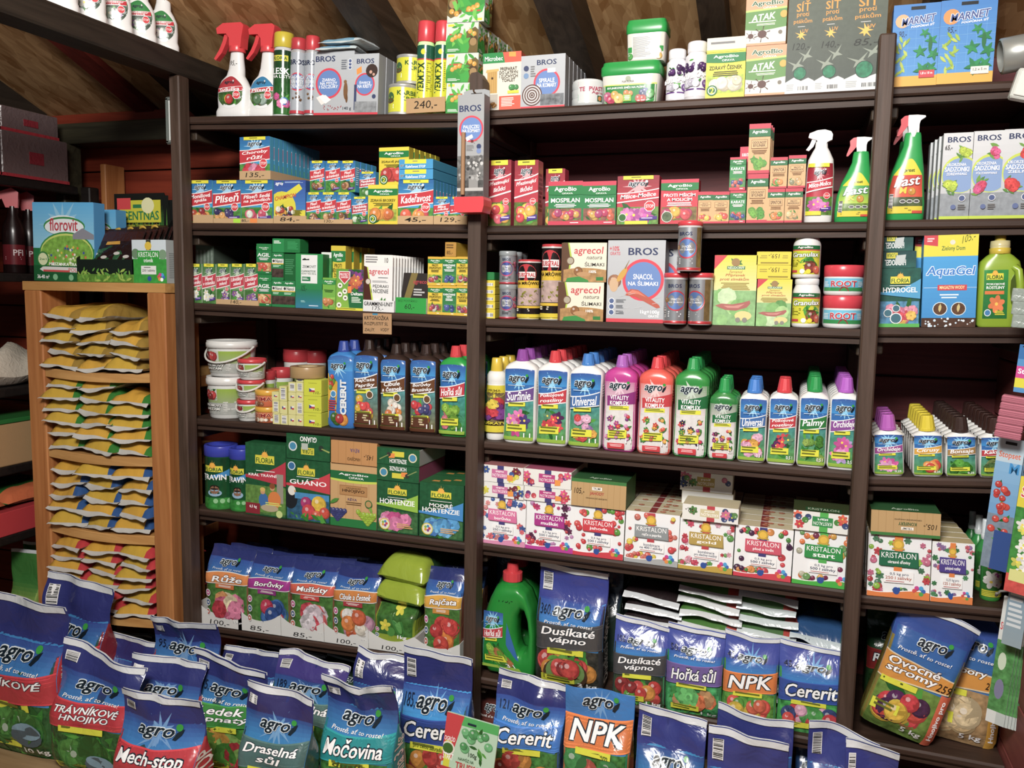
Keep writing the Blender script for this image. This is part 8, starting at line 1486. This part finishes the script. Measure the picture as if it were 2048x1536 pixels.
# black grass display with sloping packets
x0, zq = P(155, 562, -.035); x1, _ = P(268, 562, -.035); w = x1-x0; xc = (x0+x1)/2; zq = PZ[0]
b = MB().box(-w/2, 0, 0, w/2, .002, .075, '#16201a').box(-w/2, 0, 0, w/2, .22, .002, '#101210').box(-w/2, .22, 0, w/2+.05, .224, .29, '#101210')
b.prism([(0, 0), (1, 0), (1, 1)], 0, 0, '#101210') if False else None
dsp = ob('seed_display', b, 'print', None, (xc, -.035, zq+.001)); tag(dsp, 'black cardboard display with grass print and sloping packets', 'display')
for sx in (-1, 1):
    s_ = MB(); xx = sx*(w/2); pts = [(0, 0), (.222, 0), (.222, .26), (.12, .14), (0, .08)]
    s_.add([(xx-.001, p[0], p[1]) for p in pts]+[(xx+.001, p[0], p[1]) for p in pts], [tuple(range(5)), tuple(reversed(range(5, 10)))]+[(i, (i+1) % 5, (i+1) % 5+5, i+5) for i in range(5)], C('#101210')); ob('side_panel', s_, 'print', dsp)
def a_grs(A): A.R(0, 0, 1, 1, '#15201a'); A.R(0, 0, 1, .35, '#5a8a2a', a=.7); A.leaves(0, .05, 1, .6, 40, .05, ('#7aa83a', '#5a9a34', '#9ab84a'))
ob('front_print', art(a_grs, w, .075).mesh('front_print', flat(w, .075)), 'print', dsp)
xa, za = P(232, 470, .185); xb, zb_ = P(340, 386, .185); w2 = xb-xa; hh2 = zb_-za+.09
def a_cent(A):
    A.R(0, 0, 1, 1, '#141612'); 
    for i in range(46): u = A.r.uniform(.02, .98); A.Pg([(u-.012, 0), (u+.012, 0), (u+A.r.uniform(-.06, .06), A.r.uniform(.45, .9))], A.r.choice(('#3a7a2a', '#4f9434', '#2f6a24', '#6aa83a')))
    A.R(.08, .56, .86, .93, '#d0c81e'); A.R(.04, .78, .3, .97, '#d02a30'); A.R(.34, .8, .62, .86, '#2a7a4a'); A.T('CENTNAS', .14, .60, .82, .75, '#1f7a4a', .04); A.T('Mieszanka Traw Uniwersalna', .12, .49, .84, .54, '#c9c22a', .01); A.E(.62, .84, .12, '#e8e4b0')
hd = MB().prism([(-w2/2, 0), (w2/2, 0), (w2/2, hh2*.75), (w2*.4, hh2), (-w2/2, hh2)], 0, .003, '#141612')
hb_ = ob('header_board', hd, 'print', dsp, ((xa+xb)/2-xc, .217, za-.09-zq)); ob('header_print', art(a_cent, w2*.96, hh2*.9).mesh('header_print', lambda u, v, k: ((u-.5)*w2*.96, -.0004-EPS*k, hh2*.06+v*hh2*.9)), 'print', hb_)
for i in range(7):
    def a_pk(A): A.R(0, 0, 1, 1, '#241412'); A.R(0, .7, 1, 1, '#3a1c18'); A.R(0, 0, 1, .12, '#b02030'); A.leaves(.05, .12, .95, .6, 16, .09, ('#2a5a34', '#1f4a2a', '#3a6a40')); [A.E(u, v, .06, '#c8c4bc', .05) for u, v in ((.2, .3), (.4, .2), (.62, .32), (.82, .22))]; A.Pg([(.06, .60), (.2, .58), (.22, .68), (.08, .70)], '#c8921e'); A.Pg([(.35, .58), (.62, .60), (.6, .70), (.36, .68)], '#c8921e')
    p = ob('seed_packet', MB().box(-w*.47, 0, 0, w*.47, .004, .13, '#2a1815', '#3a201c', ch=.001), 'sheet', None, (xc+.003*i, -.028+.024*i, zq+.062+.0045*i), (-.5, 0, -.01*i)); tag(p, 'dark grass packet, %s from the front in the black display' % ORD[i], 'packet', 'dark packets in the display')
    ob('front_print', art(a_pk, w*.92, .125).mesh('front_print', flat(w*.92, .125)), 'sheet', p)
for i in range(6):
    xx, zz = P(196+24*i, 470-2*i, .1)
    p = ob('yellow_clip', MB().tube([(-.014, 0, 0), (-.006, -.002, .010), (.006, -.003, .012), (.014, 0, .006)], [.002, .005, .005, .002], '#c8a01e', 8), 'plastic', dsp, (xx-xc, .12, zz-zq))
carton('lawn_fertilizer_box', 'green and white lawn box at the right end of the pine rack', 'box', 'P', 266, 334, 480, .06, lambda A: (A.R(0, 0, 1, 1, '#2f9a34', a=.3), A.R(0, .56, 1, 1, '#cdd9de'), A.E(.1, .68, .12, '#6a8a6a'), A.E(.9, .66, .12, '#7a9a7a'), A.R(.42, .76, .56, 1, '#3a3a2a'), A.E(.48, .86, .1, '#d8b82a'), A.Pg([(.16, .46), (.80, .46), (.80, .75), (.16, .75)], '#1f9a2c'), A.T('KRISTALON', .19, .60, .76, .72, '#fff', .0), A.T('trávník', .34, .48, .62, .57, '#fff', .02), A.R(.26, .2, .7, .4, '#e6e8e4'), A.T('250 l zálivky', .29, .25, .67, .32, '#333', .02), A.lines(.34, .34, .62, .37, 1, '#555'), [A.E(.84+.07*math.cos(i), .14+.06*math.sin(i), .045, c) for i, c in enumerate(('#2f63b5', '#3aa0d8', '#c8348c', '#d34040', '#e08a2e', '#fff'))], A.E(.5, .1, .06, '#1f4b9b')), ('#2f9a34', '#a9adab', '#cdd9de'), y=-.035, side=lambda A: (A.R(0, 0, 1, 1, '#b0b4b2'), A.lines(.2, .1, .8, .7, 14, '#8a8e8c')), tl=0)
# ================================================================== black rack contents (left wall)
for k, (y0, y1, z1) in enumerate(((-1.05, -.40, 0), (-.39, -.05, 0), (-.04, .24, 0))):
    zb = RZ[0]+.002
    for j, (dz, hh, ins) in enumerate(((0, .155, 0), (.157, .085, .02))):
        b = MB().box(-.40, y0+ins, 0, -.005-ins, y1-ins, hh, '#5c4a4a', '#665252', '#6a5858', ch=.003)
        o = ob('shrink_wrapped_pack', b, 'sheet', None, (RX, 0, zb+dz)); tag(o, 'grey shrink-wrapped pack, %s of the %s stack on the black rack' % (('lower', 'upper')[j], ('near', 'middle', 'far')[k]), 'pack', 'shrink-wrapped packs')
        ob('red_edge', MB().box(-.40, y0+ins, .001, -.003-ins, y1-ins+.001, .012, '#a8182a'), 'sheet', o)
        ob('red_logo', MB().box(-.005-ins, (y0+y1)/2-.03, hh*.35, -.0025-ins, (y0+y1)/2+.03, hh*.62, '#8a1a2a'), 'sheet', o)
for i in range(8):
    yy = -.62+.11*i
    b = MB().lathe([(.034, 0), (.037, .004), (.037, .14), (.034, .165), (.018, .20), (.015, .235)], '#1a0c0c', 22)
    o = ob('spray_bottle', b, 'plastic', None, (RX-.06-(.05 if i % 2 else 0), yy, RZ[1]+.001)); tag(o, 'dark bottle with red trigger on the black rack, %s from the near end' % ORD[i], 'spray bottle', 'dark red-trigger bottles')
    ob('spray_head', MB().prism([(-.02, .23), (.018, .23), (.022, .285), (.0, .30), (-.035, .285), (-.05, .25), (-.03, .26)], -.013, .013, '#b8182a'), 'plastic', o, (0, 0, 0), (0, 0, .7))
    A = Art(.08, .06, 4, True); A.R(0, 0, 1, 1, '#5a1018'); A.T('PFI', .5, .45, .85, .75, '#c8b8b8', .02); A.lines(.2, .2, .8, .4, 2, '#a88')
    ob('wrap_label', A.mesh('wrap_label', cyl(.037, .03, .07, arc=2.4, rz=.75)), 'label', o)
# clear bag of bulbs
gb = pillow_mesh(.34, .46, .13, 301, '#c9bfae', '#b0a698', None, lip=.01, amp=.018)
o = ob('clear_bag', gb, 'sheet', None, (RX-.19, -.24, RZ[2]+.002)); tag(o, 'crumpled pale bag on the black rack beside the pine rack', 'bag')
b = MB().box(-.40, -.55, 0, -.006, .23, .15, '#a8865a', ch=.003); o = ob('cardboard_box', b, 'card', None, (RX, 0, RZ[3]+.001)); tag(o, 'brown cardboard box with green lid on the black rack', 'box')
ob('lid', MB().box(-.405, -.555, .151, -.002, .235, .166, '#1f6a2c', ch=.002), 'print', o)
b = MB().box(-.38, -.5, 0, -.004, .23, .085, '#b8202a', ch=.002); o = ob('seed_crate', b, 'print', None, (RX, 0, RZ[4]+.001)); tag(o, 'red carton with green bags on the black rack', 'box')
A = Art(.2, .08, 4); tlines(A, ['PRIMA', 'FLORA'], .35, .15, .65, .6, '#d8b84a', .02, 0); A.E(.5, .75, .05, '#d8b84a')
ob('side_print', A.mesh('side_print', lambda u, v, k: (-.0035+.0001*k, -.06+u*.3, .002+v*.08)), 'print', o)
for i in range(2):
    me = pillow_mesh(.3, .28, .075, 310+i, '#2a6a2c', '#3a7a34', '#c8602a', lip=.005, amp=.006)
    o = ob('fertilizer_bag', me, 'film', None, (RX-.17, -.36+.29*i, RZ[4]+.087), (.0, .0, 0)); tag(o, ('near', 'far')[i]+' green bag lying in the red carton', 'bag')
# floor stuff at the far left
for i, (u0, u1, vt, yy, c1, c2, lb) in enumerate(((8, 62, 1108, .0, '#8fa84a', '#3a7a34', 'pale green bag at the foot of the black rack'), (30, 75, 1090, .14, '#4a8a3a', '#2f6a2c', 'green bag behind it at the foot of the black rack'))):
    bagpx('fertilizer_bag', lb, None, u0, u1, vt, .08, None, y=yy, seed=320+i, body=c1, topc=c2, amp=.006)
# ================================================================== hanging packets at the right wall
def hang(name, label, u0, u1, v0, v1, y, f, c, t=.004, rz=-.5, m='label', n=1, dy=.012, dx=.006, grp=None, cat='packet'):
    x0, zb = P(u0, v1, y); x1, _ = P(u1, v1, y); xm = (x0+x1)/2; zt = Zat(v0, xm, y); w = (x1-x0)/math.cos(rz); h = zt-zb
    o = ob(name, MB().box(-w/2, 0, 0, w/2, t, h, c, ch=.0008), m, None, (xm, y, zb), (0, .06, rz)); tag(o, label, cat, grp)
    if f: ob('front_print', art(f, w, h).mesh('front_print', flat(w, h)), m, o)
    ob('euro_slot', MB().box(-.012, -.0022, h*.955, .012, -.0016, h*.975, '#222'), 'matte', o)
    for i in range(1, n):
        c_ = copy_tree(o); c_.location = o.location+Vector((dx*i, dy*i, -.002*i)); c_['label'] = f'{label}, {ORD[i]} from the front'
    return o
def a_toma(A): A.R(0, 0, 1, 1, '#3a7ab8', '#8ab8d8'); A.R(0, .82, 1, 1, '#b8ccd8'); A.T('Stopset', .1, .84, .9, .90, '#d8623a', .03); A.T('M', .55, .74, .9, .82, '#2a8ac8', .03); A.R(0, 0, 1, .42, '#7a8a9a', a=.3); A.pic(.05, .2, .9, .68, None, 'o', ('#b82a24', '#c83a2a'), 9, .14, 8); A.R(.35, .0, 1, .3, '#2a4a8a')
def a_jas(A): A.R(0, 0, 1, 1, '#d8c82a'); A.T('Stop', .1, .80, .9, .92, '#c82a38', .04, .1, '#f0ece0'); A.R(0, 0, 1, .74, '#3f8a3a', a=.6); A.pic(.05, .1, .95, .7, None, 'f', ('#e8e8e2', '#f0f0ea', '#d8d85a'), 7, .22, 6); A.R(0, 0, 1, .16, '#c8423a', a=.4); A.R(.1, .1, .9, .2, '#d8d88a')
def a_stopset(A): A.R(0, 0, 1, 1, '#b9c2c0', '#dfe3e1'); A.Pg([(.4, .86), (.9, .88), (.9, 1), (.4, .98)], '#c8b42a'); A.T('Stop', .05, .72, .55, .80, '#c8283a', .04); A.T('set', .55, .72, .9, .79, '#666', .02); A.R(0, .1, 1, .66, '#4a8a4a', a=.7); A.E(.4, .5, .22, '#c8d8c0', .07); A.E(.45, .28, .25, '#7a7a9a', .08); A.R(0, 0, .5, .1, '#d8dcda')
def a_grey(A): A.R(0, 0, 1, 1, '#8fa0a8', '#7a98b0'); A.lines(.1, .2, .9, .8, 10, '#cfd6da')
def a_blu(A): A.R(0, 0, 1, 1, '#4a8ac0'); A.R(0, .3, 1, .55, '#c83a8a'); A.T('Stop', .1, .36, .9, .5, '#fff', .03); A.R(0, .1, 1, .3, '#d8d02a'); A.R(0, .7, 1, 1, '#2a6aa8')
hang('hanging_packet', 'tall tomato packet hanging at the right wall', 1962, 2010, 875, 1135, -.10, a_toma, '#5a8ab0', n=3, grp='hanging tomato packets')
hang('hanging_packet', 'yellow jasmine packet hanging at the right edge', 2010, 2062, 955, 1185, -.16, a_jas, '#c8b82a', n=2, grp='hanging jasmine packets')
hang('hanging_packet', 'silver-edged seed packet in the hanging bundle at the right wall', 1972, 2006, 1192, 1445, -.06, a_stopset, '#c2cacc', n=8, dy=.002, dx=.0075, grp='silver-edged hanging packets', m='label')
hang('hanging_packet', 'blue and pink packet at the upper right edge', 2028, 2062, 690, 785, -.17, a_blu, '#4a8ac0')
hang('hanging_packet', 'pale packet half hidden behind the yellow jasmine packet', 2004, 2040, 1120, 1290, -.12, a_grey, '#9aa6aa')
for i in range(6):
    x, z = P(2026-3*i, 800+14*i, -.17)
    o = ob('clay_block', MB().box(-.022, 0, -.0075, .03, .03, .0075, '#b8687a', ch=.0015), 'matte', None, (x, -.17, z), (0, .1, -.3)); tag(o, 'pink ribbed block, %s from the top of the hanging pile' % ORD[i], 'block', 'pink blocks at the right edge')
    for j in range(3): ob('rib', MB().box(-.0225, -.0012, -.005+.004*j, .0305, 0, -.0028+.004*j, '#a85a6c'), 'matte', o)
for i in range(3):
    x, z = P(2036, 590+26*i, -.12)
    o = ob('grey_packet', MB().box(-.012, 0, -.015, .03, .02, .015, '#8f9a92', ch=.002), 'sheet', None, (x, -.12, z), (0, .06, -.2)); tag(o, 'small greyish packet, %s from the top at the right edge' % ORD[i], 'packet', 'small greyish packets')
for i, (u, v) in enumerate(((1985, 870), (2035, 948), (1990, 1188))):
    x, z = P(u, v, -.1); o = ob('wall_hook', MB().tube([(RWX-.001-x, .02, .012), (.01, .0, .008), (0, -.012, .0), (0, -.016, .008)], .003, '#a8a8a4', 8), 'metal', None, (x, -.1, z)); tag(o, 'thin metal hook on the right wall, %s from the top' % ORD[i], 'hook')
